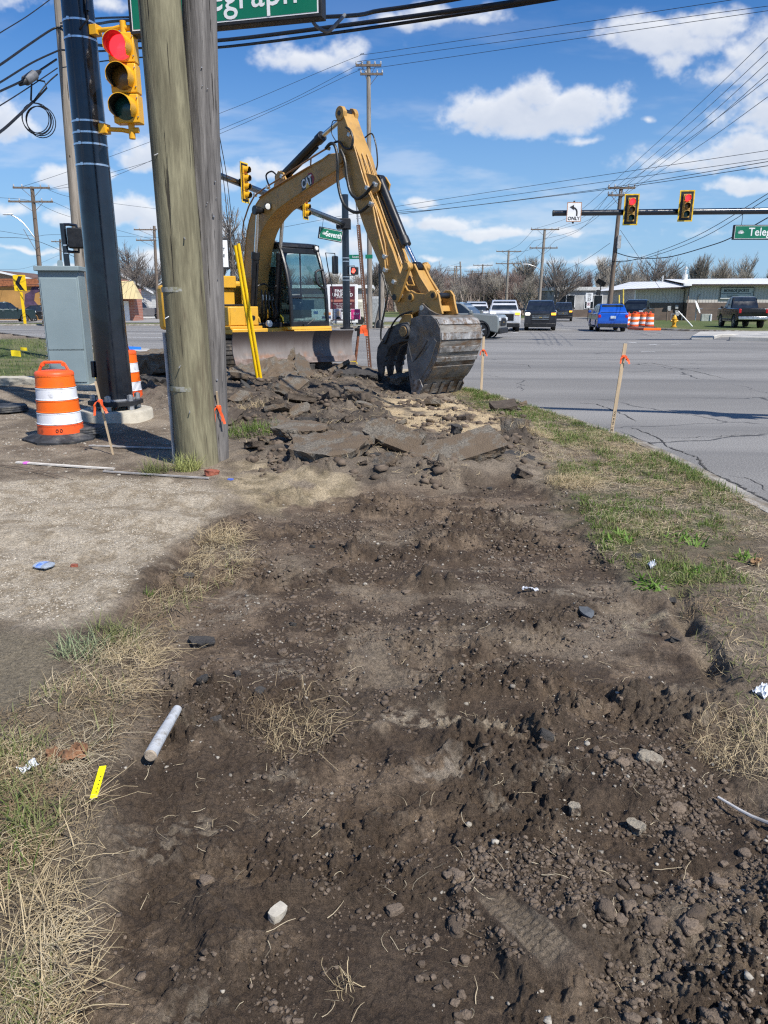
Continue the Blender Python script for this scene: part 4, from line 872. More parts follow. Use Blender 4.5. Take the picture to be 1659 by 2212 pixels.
# ---------------- litter and odd bits
def tumble(name, label, cat, uv, dims, m, seed, rz=0, tx=0, ty=0, rough=.004, lift=.4, npts=9, jag=.15):
    g_ = G(*uv); return slab(name, label, cat, g_, dims[0], dims[1], dims[2], R(rz), R(tx), R(ty), m, seed, rough=rough, sub=3, z=gz(g_.x, g_.y) + dims[2] * lift, npts=npts, jag=jag)
stone = mat('pale_stone', (.38, .33, .25), .9, vs=20, var=.2, bump=.8, bs=70, dirt=(.14, .105, .075), ds=22, dlo=.48, dhi=.6)
tumble('stone', 'smooth pale oblong stone lying alone on the soil near the bottom of the view', 'stone', (600, 1990), (.054, .036, .026), mat('white_stone', (.50, .46, .38), .7, vs=30, var=.08, bump=.2), 401, 55, 6, 4, .0015, .35, 10, .06)
tumble('stone', 'lumpy cream stone, the largest among the clods at the lower right', 'stone', (1400, 1672), (.07, .04, .04), stone, 402, -30, 10, 8, .009)
tumble('stone', 'cream stone at the end of the wheel rut, nearest below the largest cream stone', 'stone', (1370, 1790), (.055, .04, .035), stone, 403, -50, 6, 8, .007)
tumble('stone', 'small round cream stone left of the largest cream stone', 'stone', (1240, 1752), (.04, .035, .03), stone, 404, 0, 0, 0, .004)
tumble('brick_piece', 'red brick fragment half buried beside the foot of the timber poles', 'brick', (458, 1043), (.14, .07, .05), mat('brick', (.32, .10, .06), .85, vs=14, var=.15, bump=.4), 405, 35, 12, 10, .004)
tumble('brick_piece', 'tiny orange brick crumb on the pale gravel', 'brick', (163, 1238), (.045, .028, .02), mat('brick', (.32, .10, .06), .85, vs=14, var=.15, bump=.4), 406, 5, 0, 0, .002)
g_ = G(352, 1582); zb = gz(g_.x, g_.y)
e0 = G(325, 1632, zb + .075); e1 = G(383, 1532, zb + .06)
t = thing('foam_rod', 'dirty white foam backer rod lying on the soil at the left', 'foam rod', e0)
MB().tube([Vector((0, 0, 0)), (e1 - e0) * .3 + Z * .004, (e1 - e0) * .65 + Z * .002, e1 - e0], [.0235, .023, .021, .018], 20, smooth=4).build('rod', mat('grey_foam', (.46, .48, .50), .85, vs=12, var=.1, bump=.3, bs=60, dirt=(.22, .20, .17), ds=11, dlo=.5, dhi=.66), t)
MB().lathe([(.0236, 0), (.019, .006), (.004, .007)], (0, 0, 0), 16, ax=-(e1 - e0)).build('cut_end', mat('soiled_foam', (.38, .31, .23), .9, bump=.4, vs=30), t)
a_ = G(228, 1706); b_ = G(207, 1762); a_.z = gz(a_.x, a_.y) + .035; b_.z = gz(b_.x, b_.y) + .012
t = thing('yellow_tag', 'bright yellow plastic strip sticking out of the soil at the left', 'plastic strip', b_)
MB().prism([(-.011, -.002), (.011, -.002), (.011, .002), (-.011, .002)], (0, 0, 0), (1, .25, 0), (-.2, .8, .5), (a_ - b_).normalized(), 0, (a_ - b_).length).build('strip', mat('lemon_plastic', (.93, .80, .01), .35), t)
mb = MB(); 
for k in range(5): mb.cyl((a_ - b_) * (.2 + .12 * k) - Yv * .004 + X * .004, (a_ - b_) * (.2 + .12 * k) - Yv * .006 + X * .004, .0025, n=6)
mb.build('perforation', blackm, t)
def crumple(name, label, cat, uv, w, d, m, seed, rz=0.0, hgt=.03, gx=16):
    g_ = G(*uv); vs = []; r_ = np.random.RandomState(seed)
    xs, ys = np.meshgrid(np.linspace(-.5, .5, gx), np.linspace(-.5, .5, gx)); hh = hgt * (2.2 * (fbm(xs * 3 + seed, ys * 3, 3, seed) - .4) + .8 * (np.abs(fbm(xs * 8 + seed, ys * 8, 2, seed + 5) - .5)) * 2)
    ed = 1 - .35 * fbm(np.arctan2(ys, xs) * 1.5 + 4, xs * 0, 2, seed)
    vs = [(x * w * e, y * d * e, z) for x, y, z, e in zip(xs.ravel(), ys.ravel(), hh.ravel(), ed.ravel())]
    mb = MB().add(vs, [(j * gx + i, j * gx + i + 1, (j + 1) * gx + i + 1, (j + 1) * gx + i) for j in range(gx - 1) for i in range(gx - 1)])
    o = mb.build(name, m, None, fix=False, ang=25); so_ = o.modifiers.new('s', 'SOLIDIFY'); so_.thickness = .001
    o.location = (g_.x, g_.y, gz(g_.x, g_.y) + .012); o.rotation_euler = (0, 0, rz); return tag(o, label, cat)
foil = mat('foil_paper', (.72, .74, .78), .3, metal=.35, vs=14, var=.15); plasticw = mat('white_plastic', (.72, .76, .80), .35, vs=6, var=.1)
crumple('foil_scrap', 'thin silvery wrapper scrap lying on the soil in the middle right', 'litter', (1145, 1284), .11, .035, foil, 3, R(4), .02)
crumple('plastic_scrap', 'crumpled white plastic bag scrap among dry grass at the right edge', 'litter', (1645, 1532), .10, .07, plasticw, 5, R(30), .03)
crumple('plastic_scrap', 'torn pale film scrap in dry grass at the lower left', 'litter', (66, 1696), .07, .05, plasticw, 8, R(50), .02)
crumple('dry_leaf', 'clump of curled brown leaves in the straw at the left', 'leaves', (150, 1672), .16, .11, mat('dead_leaf', (.22, .11, .055), .8, vs=20, var=.3), 9, R(20), .045)
crumple('dry_leaf', 'curled tan leaf on the soil right of the green patch', 'leaf', (1628, 1236), .09, .06, mat('tan_leaf', (.36, .22, .11), .8, vs=20, var=.2), 12, R(40), .03)
crumple('foil_scrap', 'crumpled foil scrap at the grass edge beside the green weeds', 'litter', (1405, 1252), .05, .04, foil, 15, R(10), .035)
g_ = G(98, 1246); t = thing('crushed_bottle', 'flattened clear plastic bottle with a blue label on the pale gravel', 'bottle', (g_.x, g_.y, gz(g_.x, g_.y) + .016), R(-8))
MB().lathe([(.012, -.055), (.045, -.045), (.05, -.015), (.045, .0), (.05, .02), (.048, .045), (.02, .06), (.012, .065)], n=20, squash=.3, ax=None).build('body', mat('clear_plastic', (.6, .68, .78), .12, var=.1, vs=25, trans=.5), t).rotation_euler = (R(90), 0, R(80))
MB().lathe([(.0515, -.02), (.0515, .02)], n=20, squash=.32, cap=False).build('label', mat('bottle_label', (.05, .16, .55), .4, vs=30, var=.2, col2=(.4, .5, .7)), t).rotation_euler = (R(90), 0, R(80))
g_ = G(1265, 1338); slab('asphalt_chunk', 'flat dark grey shard with a pale rim lying in the right half of the soil', 'asphalt chunk', g_, .075, .10, .012, R(20), R(16), R(0), mat('slate_shard', (.09, .10, .11), .7, vs=12, var=.2, bump=.4), 410, z=gz(g_.x, g_.y) + .022, jag=.3, npts=7, rough=.002)
g_ = G(437, 1386); slab('asphalt_chunk', 'dark crumbly asphalt pat on the soil left of the middle', 'asphalt chunk', g_, .13, .085, .03, R(5), R(3), R(0), asph3, 411, z=gz(g_.x, g_.y) + .015, rough=.005)
a_ = G(1548, 1742); b_ = G(1700, 1822); mb = MB().tube([Vector((a_.x, a_.y, gz(a_.x, a_.y) + .03)), (a_ + b_) / 2 + Z * .03, Vector((b_.x, b_.y, .05))], [.004, .007, .007], 8, smooth=3)
tag(mb.build('dry_twig', mat('bleached_twig', (.42, .41, .40), .8)), 'bleached grey twig lying at the right edge of the soil', 'twig')
for (u0, v0, u1, v1, rr2, lab) in ((0, 1022, 160, 1052, .006, 'long brown twig on the bare ground left of the pink-taped lath'), (30, 1038, 420, 1030, .004, 'thin dark stick lying under the pink-taped lath'), (1545, 1342, 1600, 1345, .004, 'short root hanging from the cut edge at the right')):
    a_ = G(u0, v0); b_ = G(u1, v1); a_.z = gz(a_.x, a_.y) + .02; b_.z = gz(b_.x, b_.y) + .015
    tag(MB().tube([a_, a_ * .6 + b_ * .4 + Vector((0, .03, .015)), b_], [rr2, rr2 * .5], 6, smooth=4).build('dry_twig', mat('twig_bark', (.2, .15, .11), .9)), lab, 'twig')
# ================================================================ grass, straw, pebbles
nr = np.random.RandomState(11)
def blades(name, pts, hgt, wid, lean, m, stiff=.5, flat_=0.0, kind='stuff', seg=3):
    """pts (n,3) roots; every blade is a tapering bent strip"""
    n = len(pts); az = nr.uniform(0, 2 * math.pi, n); L = hgt * nr.uniform(.45, 1.35, n); le = lean * nr.uniform(.3, 1.6, n)
    d = np.stack([np.cos(az), np.sin(az)], 1); wv = np.stack([-d[:, 1], d[:, 0]], 1) * (wid * nr.uniform(.6, 1.3, n))[:, None] / 2
    V = np.zeros((n, seg * 2 + 1, 3))
    for k in range(seg + 1):
        s = k / seg; out = L * np.sin(np.clip(le, 0, 1.5)) * (s * (1 - stiff) + s * s * stiff); up = L * np.cos(np.clip(le, 0, 1.5)) * (s - .25 * s * s * np.clip(le, 0, 1.3)) + flat_
        c = np.stack([pts[:, 0] + d[:, 0] * out, pts[:, 1] + d[:, 1] * out, pts[:, 2] + up], 1)
        if k == seg: V[:, seg * 2] = c
        else:
            w = wv * (1 - .6 * s); V[:, 2 * k] = c - np.c_[w, np.zeros(n)]; V[:, 2 * k + 1] = c + np.c_[w, np.zeros(n)]
    nv = seg * 2 + 1; base = (np.arange(n) * nv)[:, None]
    Q = np.concatenate([base + np.array([[2 * k, 2 * k + 1, 2 * k + 3, 2 * k + 2]]) for k in range(seg - 1)], 1).reshape(-1, 4)
    T = (base + np.array([[2 * seg - 2, 2 * seg - 1, 2 * seg]])).reshape(-1, 3)
    me = bpy.data.meshes.new(name); me.vertices.add(n * nv); me.vertices.foreach_set('co', V.astype(np.float32).ravel())
    li = np.concatenate([Q.ravel(), T.ravel()]).astype(np.int32); me.loops.add(len(li)); me.loops.foreach_set('vertex_index', li)
    me.polygons.add(len(Q) + len(T)); st = np.concatenate([np.arange(len(Q)) * 4, len(Q) * 4 + np.arange(len(T)) * 3]).astype(np.int32)
    me.polygons.foreach_set('loop_start', st); me.polygons.foreach_set('loop_total', np.concatenate([np.full(len(Q), 4), np.full(len(T), 3)]).astype(np.int32))
    me.update(calc_edges=True); me.materials.append(m); o = bpy.data.objects.new(name, me); COL.objects.link(o)
    if kind: tag(o, kind=kind)
    return o
def leafmat(name, c1, c2, tr=.25):
    m = bpy.data.materials.new(name); m.use_nodes = True; t = NT(m.node_tree); b = t.n['Principled BSDF']
    g = t.node('ShaderNodeNewGeometry'); c = t.mix(g.outputs['Random Per Island'], c1, c2); c = t.mix(t.ramp(t.noise(g.outputs['Position'], 4, 3), .35, .7, 0, .5), c, tuple((a + b_) * .6 for a, b_ in zip(c1, c2)))
    t.l.new(c, b.inputs['Base Color']); b.inputs['Roughness'].default_value = .6; b.inputs['Specular IOR Level'].default_value = .3
    tl = t.node('ShaderNodeBsdfTranslucent', {'Color': c}); ms_ = t.node('ShaderNodeMixShader', {0: tr, 1: b.outputs[0], 2: tl.outputs[0]}); t.l.new(ms_.outputs[0], t.n['Material Output'].inputs[0])
    MATS[name] = m; return m
g_green = leafmat('grass_green', (.085, .14, .025), (.16, .215, .05)); g_straw = leafmat('straw', (.30, .23, .125), (.58, .47, .29), .15); g_dull = leafmat('grass_dull', (.14, .17, .06), (.27, .26, .11)); g_brown = leafmat('straw_brown', (.17, .12, .07), (.32, .24, .14), .1)
def scatter(polys, dens_n, thr=None, noise_s=1.0, seed=0, lo=.4, hi=.6, power=1.0, clump=0):
    out = []
    for P, n in polys:
        p = np.array(P); x0, y0 = p.min(0); x1, y1 = p.max(0); tot = 0; a_ = []
        while tot < n:
            x = nr.uniform(x0, x1, n * 2); y = nr.uniform(y0, y1, n * 2)
            dd = sdf(P, x + .25 * (fbm(x * 2, y * 2, 3, seed + 5) - .5), y + .25 * (fbm(x * 2 + 5, y * 2, 3, seed + 6) - .5))
            q = fbm(x * noise_s, y * noise_s, 3, seed); q2 = fbm(x * 11, y * 11, 2, seed + 9)
            ok = (dd > 0) & (nr.uniform(0, 1, n * 2) < ss(lo, hi, q) * ss(.3, .62, q2))
            a_.append(np.stack([x[ok], y[ok]], 1)); tot += ok.sum()
            if ok.sum() < 5: break
        out.append(np.concatenate(a_)[:n])
    a_ = np.concatenate(out)
    for u0, v0, u1, v1, w in PRINTS:      # keep the boot prints clear
        a = G(u0, v0); b = G(u1, v1); dx, dy = b.x - a.x, b.y - a.y; L = math.hypot(dx, dy); s_ = ((a_[:, 0] - a.x) * dx + (a_[:, 1] - a.y) * dy) / L; q_ = (-(a_[:, 0] - a.x) * dy + (a_[:, 1] - a.y) * dx) / L
        a_ = a_[~((np.abs(q_) < w * 1.15) & (s_ > -.02) & (s_ < L + .02))]
    return np.c_[a_, hz(a_[:, 0], a_[:, 1])]
ZR = gp([(960, 842), (1100, 850), (1180, 893), (1340, 952), (1500, 1025), (1760, 1150), (1900, 1500), (1800, 1900), (1660, 1750), (1590, 1500), (1460, 1330), (1300, 1200), (1200, 1050), (1160, 980), (1080, 930)])
ZEDGE = gp([(960, 842), (1060, 842), (1180, 888), (1340, 950), (1500, 1020), (1720, 1125), (1720, 1150), (1480, 1040), (1320, 970), (1170, 915), (1060, 870)])
def straws(name, pts, L, wid, m, up=.03, bend=.9, kind='stuff', az=None, azs=9):
    """flattened dead stems: long thin strips that wander, kink and lie on each other"""
    n = len(pts); K = 5; a = nr.uniform(0, 2 * math.pi, n) if az is None else az + nr.normal(0, azs, n); Ls = L * nr.uniform(.3, 1.3, n); x = pts[:, 0].copy(); y = pts[:, 1].copy(); z = pts[:, 2] + nr.uniform(0, up, n) * .6
    V = np.zeros((n, K * 2, 3)); cu = nr.normal(0, bend * .35, n); tz = nr.uniform(-.5, 1, n) * up
    for k in range(K):
        w = wid * nr.uniform(.7, 1.2, n) * (1 - .13 * k) / 2; V[:, 2 * k] = np.c_[x - np.sin(a) * -w, y - np.cos(a) * w, z]; V[:, 2 * k + 1] = np.c_[x + np.sin(a) * -w, y + np.cos(a) * w, z + w * .8]
        a = a + cu + nr.normal(0, bend * .22, n) + (nr.uniform(0, 1, n) < .12) * nr.normal(0, 1, n); x = x + np.cos(a) * Ls / (K - 1); y = y + np.sin(a) * Ls / (K - 1); z = z + tz * math.sin(1.2 + k) * .6 + nr.normal(0, up * .15, n)
    base = (np.arange(n) * K * 2)[:, None]; Q = np.concatenate([base + np.array([[2 * k, 2 * k + 1, 2 * k + 3, 2 * k + 2]]) for k in range(K - 1)], 1).reshape(-1, 4)
    me = bpy.data.meshes.new(name); me.vertices.add(n * K * 2); me.vertices.foreach_set('co', V.astype(np.float32).ravel()); me.loops.add(Q.size); me.loops.foreach_set('vertex_index', Q.astype(np.int32).ravel())
    me.polygons.add(len(Q)); me.polygons.foreach_set('loop_start', (np.arange(len(Q)) * 4).astype(np.int32)); me.polygons.foreach_set('loop_total', np.full(len(Q), 4, np.int32)); me.update(calc_edges=True); me.materials.append(m)
    o = bpy.data.objects.new(name, me); COL.objects.link(o)
    return tag(o, kind=kind) if kind else o
g_pale = leafmat('straw_pale', (.30, .24, .15), (.56, .48, .33), .1)
blades('grass', scatter([(Z_GRASSR, 8000), (ZEDGE, 5500)], 0, noise_s=1.6, seed=21, lo=.36, hi=.56), .075, .006, .8, g_green)
blades('grass', scatter([(Z_GRASSR2, 5000)], 0, noise_s=2.4, seed=22, lo=.40, hi=.54), .05, .006, 1.0, g_green)
blades('grass', scatter([(Z_GRASSR, 6500), (Z_GRASSR2, 3000), (ZR, 6000)], 0, noise_s=1.8, seed=23, lo=.35, hi=.6), .06, .005, 1.1, g_dull)
straws('straw', scatter([(ZR, 11000)], 0, noise_s=1.6, seed=24, lo=.36, hi=.58), .12, .0026, g_straw, .025)
straws('straw', scatter([(ZR, 9000)], 0, noise_s=1.1, seed=25, lo=.3, hi=.55), .09, .0026, g_brown, .015)
straws('straw', scatter([(ZR, 9000)], 0, noise_s=2.2, seed=26, lo=.4, hi=.6), .09, .003, g_pale, .02)
# left bank: tangled, trampled dry grass with a few living blades
ZL1 = gp([(-200, 1640), (60, 1560), (130, 1480), (230, 1400), (330, 1300), (420, 1200), (480, 1150), (540, 1190), (500, 1260), (380, 1330), (300, 1450), (310, 1520), (250, 1620), (210, 1720), (180, 1900), (130, 2212), (100, 2400), (-250, 2400)])
ZL2 = gp([(-300, 1700), (60, 1620), (140, 1680), (170, 1760), (130, 1900), (150, 2050), (120, 2212), (100, 2500), (-300, 2500)])
straws('straw', scatter([(ZL1, 1300)], 0, noise_s=2.6, seed=31, lo=.46, hi=.62), .15, .0019, g_straw, .035)
straws('straw', scatter([(ZL2, 1500)], 0, noise_s=2.4, seed=32, lo=.42, hi=.6), .13, .0020, g_straw, .03)
straws('straw', scatter([(ZL1, 3000), (ZL2, 2200)], 0, noise_s=1.6, seed=33, lo=.34, hi=.6), .10, .0019, g_brown, .02)
straws('straw', scatter([(ZL1, 1300), (ZL2, 1500)], 0, noise_s=3, seed=40, lo=.44, hi=.6), .13, .0018, g_pale, .03)
blades('straw', scatter([(ZL2, 320), (ZL1, 200)], 0, noise_s=2.0, seed=41, lo=.4, hi=.58), .15, .0032, 1.15, g_straw, .6)
blades('grass', scatter([(ZL2, 1700), (ZL1, 420)], 0, noise_s=2.5, seed=34, lo=.44, hi=.58), .10, .0042, 1.0, g_dull, .6)
blades('grass', scatter([(ZL2, 300)], 0, noise_s=2.5, seed=35, lo=.52, hi=.62), .10, .0045, .8, g_green, .6)
blades('grass', scatter([(Z_LAWN, 14000)], 0, noise_s=.5, seed=36, lo=.25, hi=.5), .10, .012, .7, g_green)
blades('grass', scatter([(Z_LAWN, 9000)], 0, noise_s=.7, seed=37, lo=.3, hi=.55), .12, .012, .8, g_dull)
allsoil = gp([(150, 2300), (130, 1800), (300, 1400), (560, 1110), (900, 1060), (1200, 1050), (1450, 1350), (1600, 1700), (1800, 2300)])
straws('straw', scatter([(allsoil, 620)], 0, noise_s=1.6, seed=38, lo=.35, hi=.6), .07, .0022, g_pale, .012)
pileP = gp([(500, 870), (760, 830), (1180, 930), (1200, 1040), (900, 1060), (520, 1000)])
straws('straw', scatter([(pileP, 1300)], 0, noise_s=1.6, seed=39, lo=.4, hi=.6), .16, .004, g_straw, .05)
def tuft(label, uv, n, r, h, w, lean, m, name='grass_tuft', cat='grass tuft', group=None, stiff=.5, sq=1.0):
    g_ = G(*uv); a = nr.uniform(0, 2 * math.pi, n); q = r * np.sqrt(nr.uniform(0, 1, n)); x = g_.x + q * np.cos(a); y = g_.y + q * np.sin(a) * sq
    if 'straw' in name:
        o = straws(name, np.c_[x, y, hz(x, y)], h * 1.15, w * .9, m, .05, 1.0, None); o2 = blades('standing_stems', np.c_[x, y, hz(x, y) - .004][:n // 3], h * .8, w, min(lean, 1.15), m, stiff, kind=None); o2.parent = o
    else: o = blades(name, np.c_[x, y, hz(x, y) - .004], h, w, lean, m, stiff, kind=None)
    return tag(o, label, cat, group)
tuft('thick fresh grass tuft at the left foot of the green-tinted pole', (335, 1035), 260, .13, .16, .006, .9, g_dull)
tuft('pale yellow-green grass tuft in front of the green-tinted pole', (405, 1027), 320, .13, .20, .006, .8, leafmat('grass_pale', (.24, .28, .08), (.48, .47, .20)))
tuft('green grass clump right of the grey weathered pole', (545, 948), 700, .36, .15, .007, .8, g_green); tuft('straw-coloured tuft behind the green clump right of the grey pole', (560, 905), 420, .32, .18, .006, 1.0, g_straw)
tuft('dry straw tuft lying on the soil below the middle', (648, 1590), 150, .14, .12, .0020, 1.3, g_straw, 'straw_tuft', 'straw tuft', stiff=.3)
tuft('brown straw mat beside the dry tuft on the soil below the middle', (600, 1555), 150, .16, .10, .0018, 1.4, g_brown, 'straw_tuft', 'straw tuft', stiff=.3)
tuft('large golden straw tussock beside the green verge at the right', (1235, 1062), 620, .24, .17, .0028, 1.25, g_straw, 'straw_tuft', 'straw tuft', stiff=.35)
tuft('golden straw tuft at the top of the right bank by the broken slabs', (1150, 968), 300, .18, .14, .003, 1.2, g_straw, 'straw_tuft', 'straw tuft')
tuft('tall straw tuft on the ridge between the gravel and the dark soil', (470, 1170), 260, .16, .17, .0028, 1.0, g_straw, 'straw_tuft', 'straw tuft')
tuft('green and straw tussock on the left bank above the silt', (255, 1385), 170, .11, .15, .0042, 1.0, g_dull); tuft('pale green tussock at the left bank beside the silt flat', (170, 1425), 170, .10, .13, .004, 1.0, leafmat('grass_sage', (.20, .25, .13), (.38, .42, .24)))
tuft('straw tangle hanging over the left bank', (290, 1420), 220, .16, .16, .0022, 1.25, g_straw, 'straw_tuft', 'straw tuft'); tuft('small green sprout at the edge of the gravel', (322, 1292), 34, .03, .06, .005, .9, g_green)
tuft('frail root tuft hanging on the cut edge at the right', (1500, 1350), 90, .08, .13, .0022, 1.2, g_brown, 'straw_tuft', 'straw tuft')
tuft('small straw fan lying near the bottom of the view', (755, 2132), 16, .02, .07, .0024, 1.5, g_straw, 'straw_tuft', 'straw tuft', stiff=.2)
tuft('straw mat at the right edge below the plastic scrap', (1625, 1640), 460, .22, .12, .0020, 1.4, g_straw, 'straw_tuft', 'straw tuft', stiff=.3)
for lab, uv, n, r in (('rosette of broad dandelion leaves at the left end of the green patch', (1330, 1190), 90, .11), ('dandelion leaves in the middle of the green patch', (1480, 1190), 90, .14), ('dandelion rosette at the right edge of the view', (1610, 1225), 50, .08), ('dandelion leaves hanging over the soil below the green patch', (1400, 1290), 60, .09), ('small weed on the right bank above the cut edge', (1490, 1262), 26, .04)):
    tuft(lab, uv, n, r, .075, .017, 1.15, leafmat('weed_leaf' + str(n), (.10, .20, .03), (.20, .31, .06)), 'weed', 'weed', stiff=.4)
# pebbles and loose crumbs
def ico(sub):
    bm = bmesh.new(); bmesh.ops.create_icosphere(bm, subdivisions=sub, radius=1); v = np.array([x.co[:] for x in bm.verts]); f = np.array([[q.index for q in x.verts] for x in bm.faces]); bm.free(); return v, f
def bits(name, pts, s0, s1, m, sub=1, flat_=.7, sink=.3):
    v, f = ico(sub); n = len(pts); sz = s0 + (s1 - s0) * nr.uniform(0, 1, n) ** 3; a = nr.uniform(0, 6.28, n)
    vv = v[None] * (1 + .95 * (nr.uniform(0, 1, (n, len(v), 1)) - .5)); vv = np.clip(vv, -nr.uniform(.55, 1.3, (n, 1, 3)), nr.uniform(.55, 1.3, (n, 1, 3))); vv = vv * sz[:, None, None] * np.stack([nr.uniform(.7, 1.4, n), nr.uniform(.7, 1.2, n), nr.uniform(.5, 1, n) * flat_ + .15], 1)[:, None]
    if sub == 3:
        ph = nr.uniform(0, 40, (n, 1, 3)); q = v[None] * 2.2 + ph; q2 = v[None] * 6 + ph * 2
        wob = np.sin(q[..., 0] * 1.7 + 2 * np.sin(q[..., 1])) * .16 + np.sin(q[..., 2] * 2.3 + np.sin(q[..., 0] * 2)) * .13 + np.sin(q2[..., 0] + 2 * np.sin(q2[..., 1] * 1.1)) * .07 + np.sin(q2[..., 2] * 1.3 + q2[..., 1]) * .06
        vv = np.clip(v[None] * (1 + wob[..., None]) * (1 + .10 * (nr.uniform(0, 1, (n, len(v), 1)) - .5)), -nr.uniform(.6, 1.2, (n, 1, 3)), nr.uniform(.6, 1.2, (n, 1, 3))) * sz[:, None, None] * np.stack([nr.uniform(.8, 1.4, n), nr.uniform(.7, 1.2, n), nr.uniform(.5, .9, n)], 1)[:, None]
    ca, sa = np.cos(a)[:, None], np.sin(a)[:, None]; x = vv[:, :, 0] * ca - vv[:, :, 1] * sa; y = vv[:, :, 0] * sa + vv[:, :, 1] * ca
    V = np.stack([x + pts[:, 0:1], y + pts[:, 1:2], vv[:, :, 2] + pts[:, 2:3] + (sz * (flat_ * .6 - sink))[:, None]], -1).reshape(-1, 3); F = (f[None] + (np.arange(n) * len(v))[:, None, None]).reshape(-1, 3)
    me = bpy.data.meshes.new(name); me.vertices.add(len(V)); me.vertices.foreach_set('co', V.astype(np.float32).ravel()); me.loops.add(len(F) * 3); me.loops.foreach_set('vertex_index', F.astype(np.int32).ravel())
    me.polygons.add(len(F)); me.polygons.foreach_set('loop_start', (np.arange(len(F)) * 3).astype(np.int32)); me.polygons.foreach_set('loop_total', np.full(len(F), 3, np.int32)); me.update(calc_edges=True)
    me.materials.append(m); o = bpy.data.objects.new(name, me); COL.objects.link(o); return tag(o, kind='stuff')
def islandmat(name, c1, c2, bump=.8, rough=.9):
    m = bpy.data.materials.new(name); m.use_nodes = True; t = NT(m.node_tree); b = t.n['Principled BSDF']; g = t.node('ShaderNodeNewGeometry')
    c = t.mix(g.outputs['Random Per Island'], c1, c2); c = t.mix(t.ramp(t.noise(g.outputs['Position'], 160, 4), .4, .7, 0, .45), c, tuple(v * .5 for v in c1)); t.l.new(c, b.inputs['Base Color']); b.inputs['Roughness'].default_value = rough
    bn = t.node('ShaderNodeBump', {'Strength': bump, 'Distance': .006, 'Height': t.noise(g.outputs['Position'], 220, 4)}); t.l.new(bn.outputs[0], b.inputs['Normal']); return m
near_soil = gp([(150, 2350), (150, 1900), (260, 1500), (420, 1250), (700, 1120), (1200, 1120), (1420, 1400), (1560, 1700), (1850, 2350)])
mid_soil = gp([(300, 1400), (560, 1110), (760, 1060), (1200, 1040), (1330, 1250), (1500, 1500), (900, 1550), (300, 1600)])
rightn = gp([(900, 2350), (1000, 1800), (1250, 1640), (1560, 1660), (1950, 2350)])
m_cl = islandmat('soil_crumb', (.088, .064, .044), (.20, .152, .11)); m_pb = islandmat('pebble', (.20, .175, .14), (.46, .42, .35), .3)
bits('soil_crumbs', scatter([(near_soil, 14000), (rightn, 8000)], 0, noise_s=3.0, seed=51, lo=.40, hi=.60), .0018, .011, m_cl, 1)
bits('soil_crumbs', scatter([(mid_soil, 4800)], 0, noise_s=2.2, seed=52, lo=.44, hi=.60), .004, .019, m_cl, 1)
bits('soil_crumbs', scatter([(rightn, 110), (near_soil, 40)], 0, noise_s=3, seed=53, lo=.45, hi=.6), .010, .026, m_cl, 3, .85, .3)
bits('soil_crumbs', scatter([(gp([(490, 840), (900, 830), (1180, 940), (1200, 1060), (560, 1060)]), 2600)], 0, noise_s=2, seed=57, lo=.35, hi=.6), .012, .06, m_cl, 1)
bits('pebbles', scatter([(near_soil, 900), (rightn, 450)], 0, noise_s=2.5, seed=54, lo=.35, hi=.65), .0018, .009, m_pb, 1)
bits('pebbles', scatter([(mid_soil, 450), (rightn, 45)], 0, noise_s=2.5, seed=55, lo=.35, hi=.65), .004, .014, m_pb, 1)
m_gv = islandmat('gravel_stone', (.26, .22, .165), (.60, .54, .44), .3)
bits('gravel', scatter([(Z_GRAV, 17000)], 0, noise_s=1.6, seed=56, lo=.33, hi=.55), .002, .009, m_gv, 1, .5)
bits('gravel', scatter([(gp([(150, 840), (220, 800), (210, 880), (180, 900)]), 1500), (gp([(-100, 850), (380, 870), (380, 1040), (-100, 1040)]), 1500)], 0, noise_s=1, seed=58, lo=.2, hi=.6), .006, .022, m_pb, 1, .5)
# ================================================================ excavator
yb = mat('machine_yellow', (.48, .272, .072), .5, var=.07, vs=2.5, dirt=(.27, .165, .07), ds=3.5, dlo=.50, dhi=.74, coat=.05)
ybody = mat('body_yellow', (.70, .38, .035), .42, var=.06, vs=2, coat=.1, dirt=(.36, .22, .07), ds=4, dlo=.56, dhi=.8)
mblack = mat('machine_black', (.012, .013, .016), .38, var=.2, vs=4)
hosem = mat('hydraulic_hose', (.016, .017, .016), .5, vs=20, var=.2)
chrome = mat('chrome_rod', (.75, .75, .74), .16, metal=1.0, var=.03, vs=6)
pipem = mat('painted_pipe', (.30, .16, .07), .45, var=.1, vs=6)
zinc = mat('zinc_fitting', (.62, .62, .60), .35, metal=.7, vs=25, var=.15)
digst = mat('worn_bucket_steel', (.17, .162, .152), .65, metal=.25, vs=5, var=.3, dirt=(.20, .15, .10), ds=4.5, dlo=.46, dhi=.62, bump=.5, bs=35)
shell = mat('bucket_shell_steel', (.25, .235, .21), .65, metal=.3, vs=4, var=.35, stretch=(1, .3, 1), dirt=(.13, .08, .045), ds=5, dlo=.44, dhi=.60, bump=.6, bs=40)
wear = mat('bright_wear_strip', (.34, .33, .315), .55, metal=.4, vs=7, var=.3, dirt=(.16, .115, .08), ds=8, dlo=.46, dhi=.62, bump=.5, bs=45)
thumbm = mat('thumb_steel', (.075, .077, .08), .55, metal=.3, vs=5, var=.3, dirt=(.13, .12, .11), ds=4, dlo=.5, dhi=.7)
glass = bpy.data.materials.new('cab_glass'); glass.use_nodes = True; t = NT(glass.node_tree); t.n.remove(t.n['Principled BSDF'])
g1 = t.node('ShaderNodeBsdfTransparent', {'Color': (.62, .74, .74, 1)}); g2 = t.node('ShaderNodeBsdfGlossy', {'Color': (.9, .95, 1, 1), 'Roughness': .01}); fz = t.node('ShaderNodeLayerWeight', {'Blend': .5})
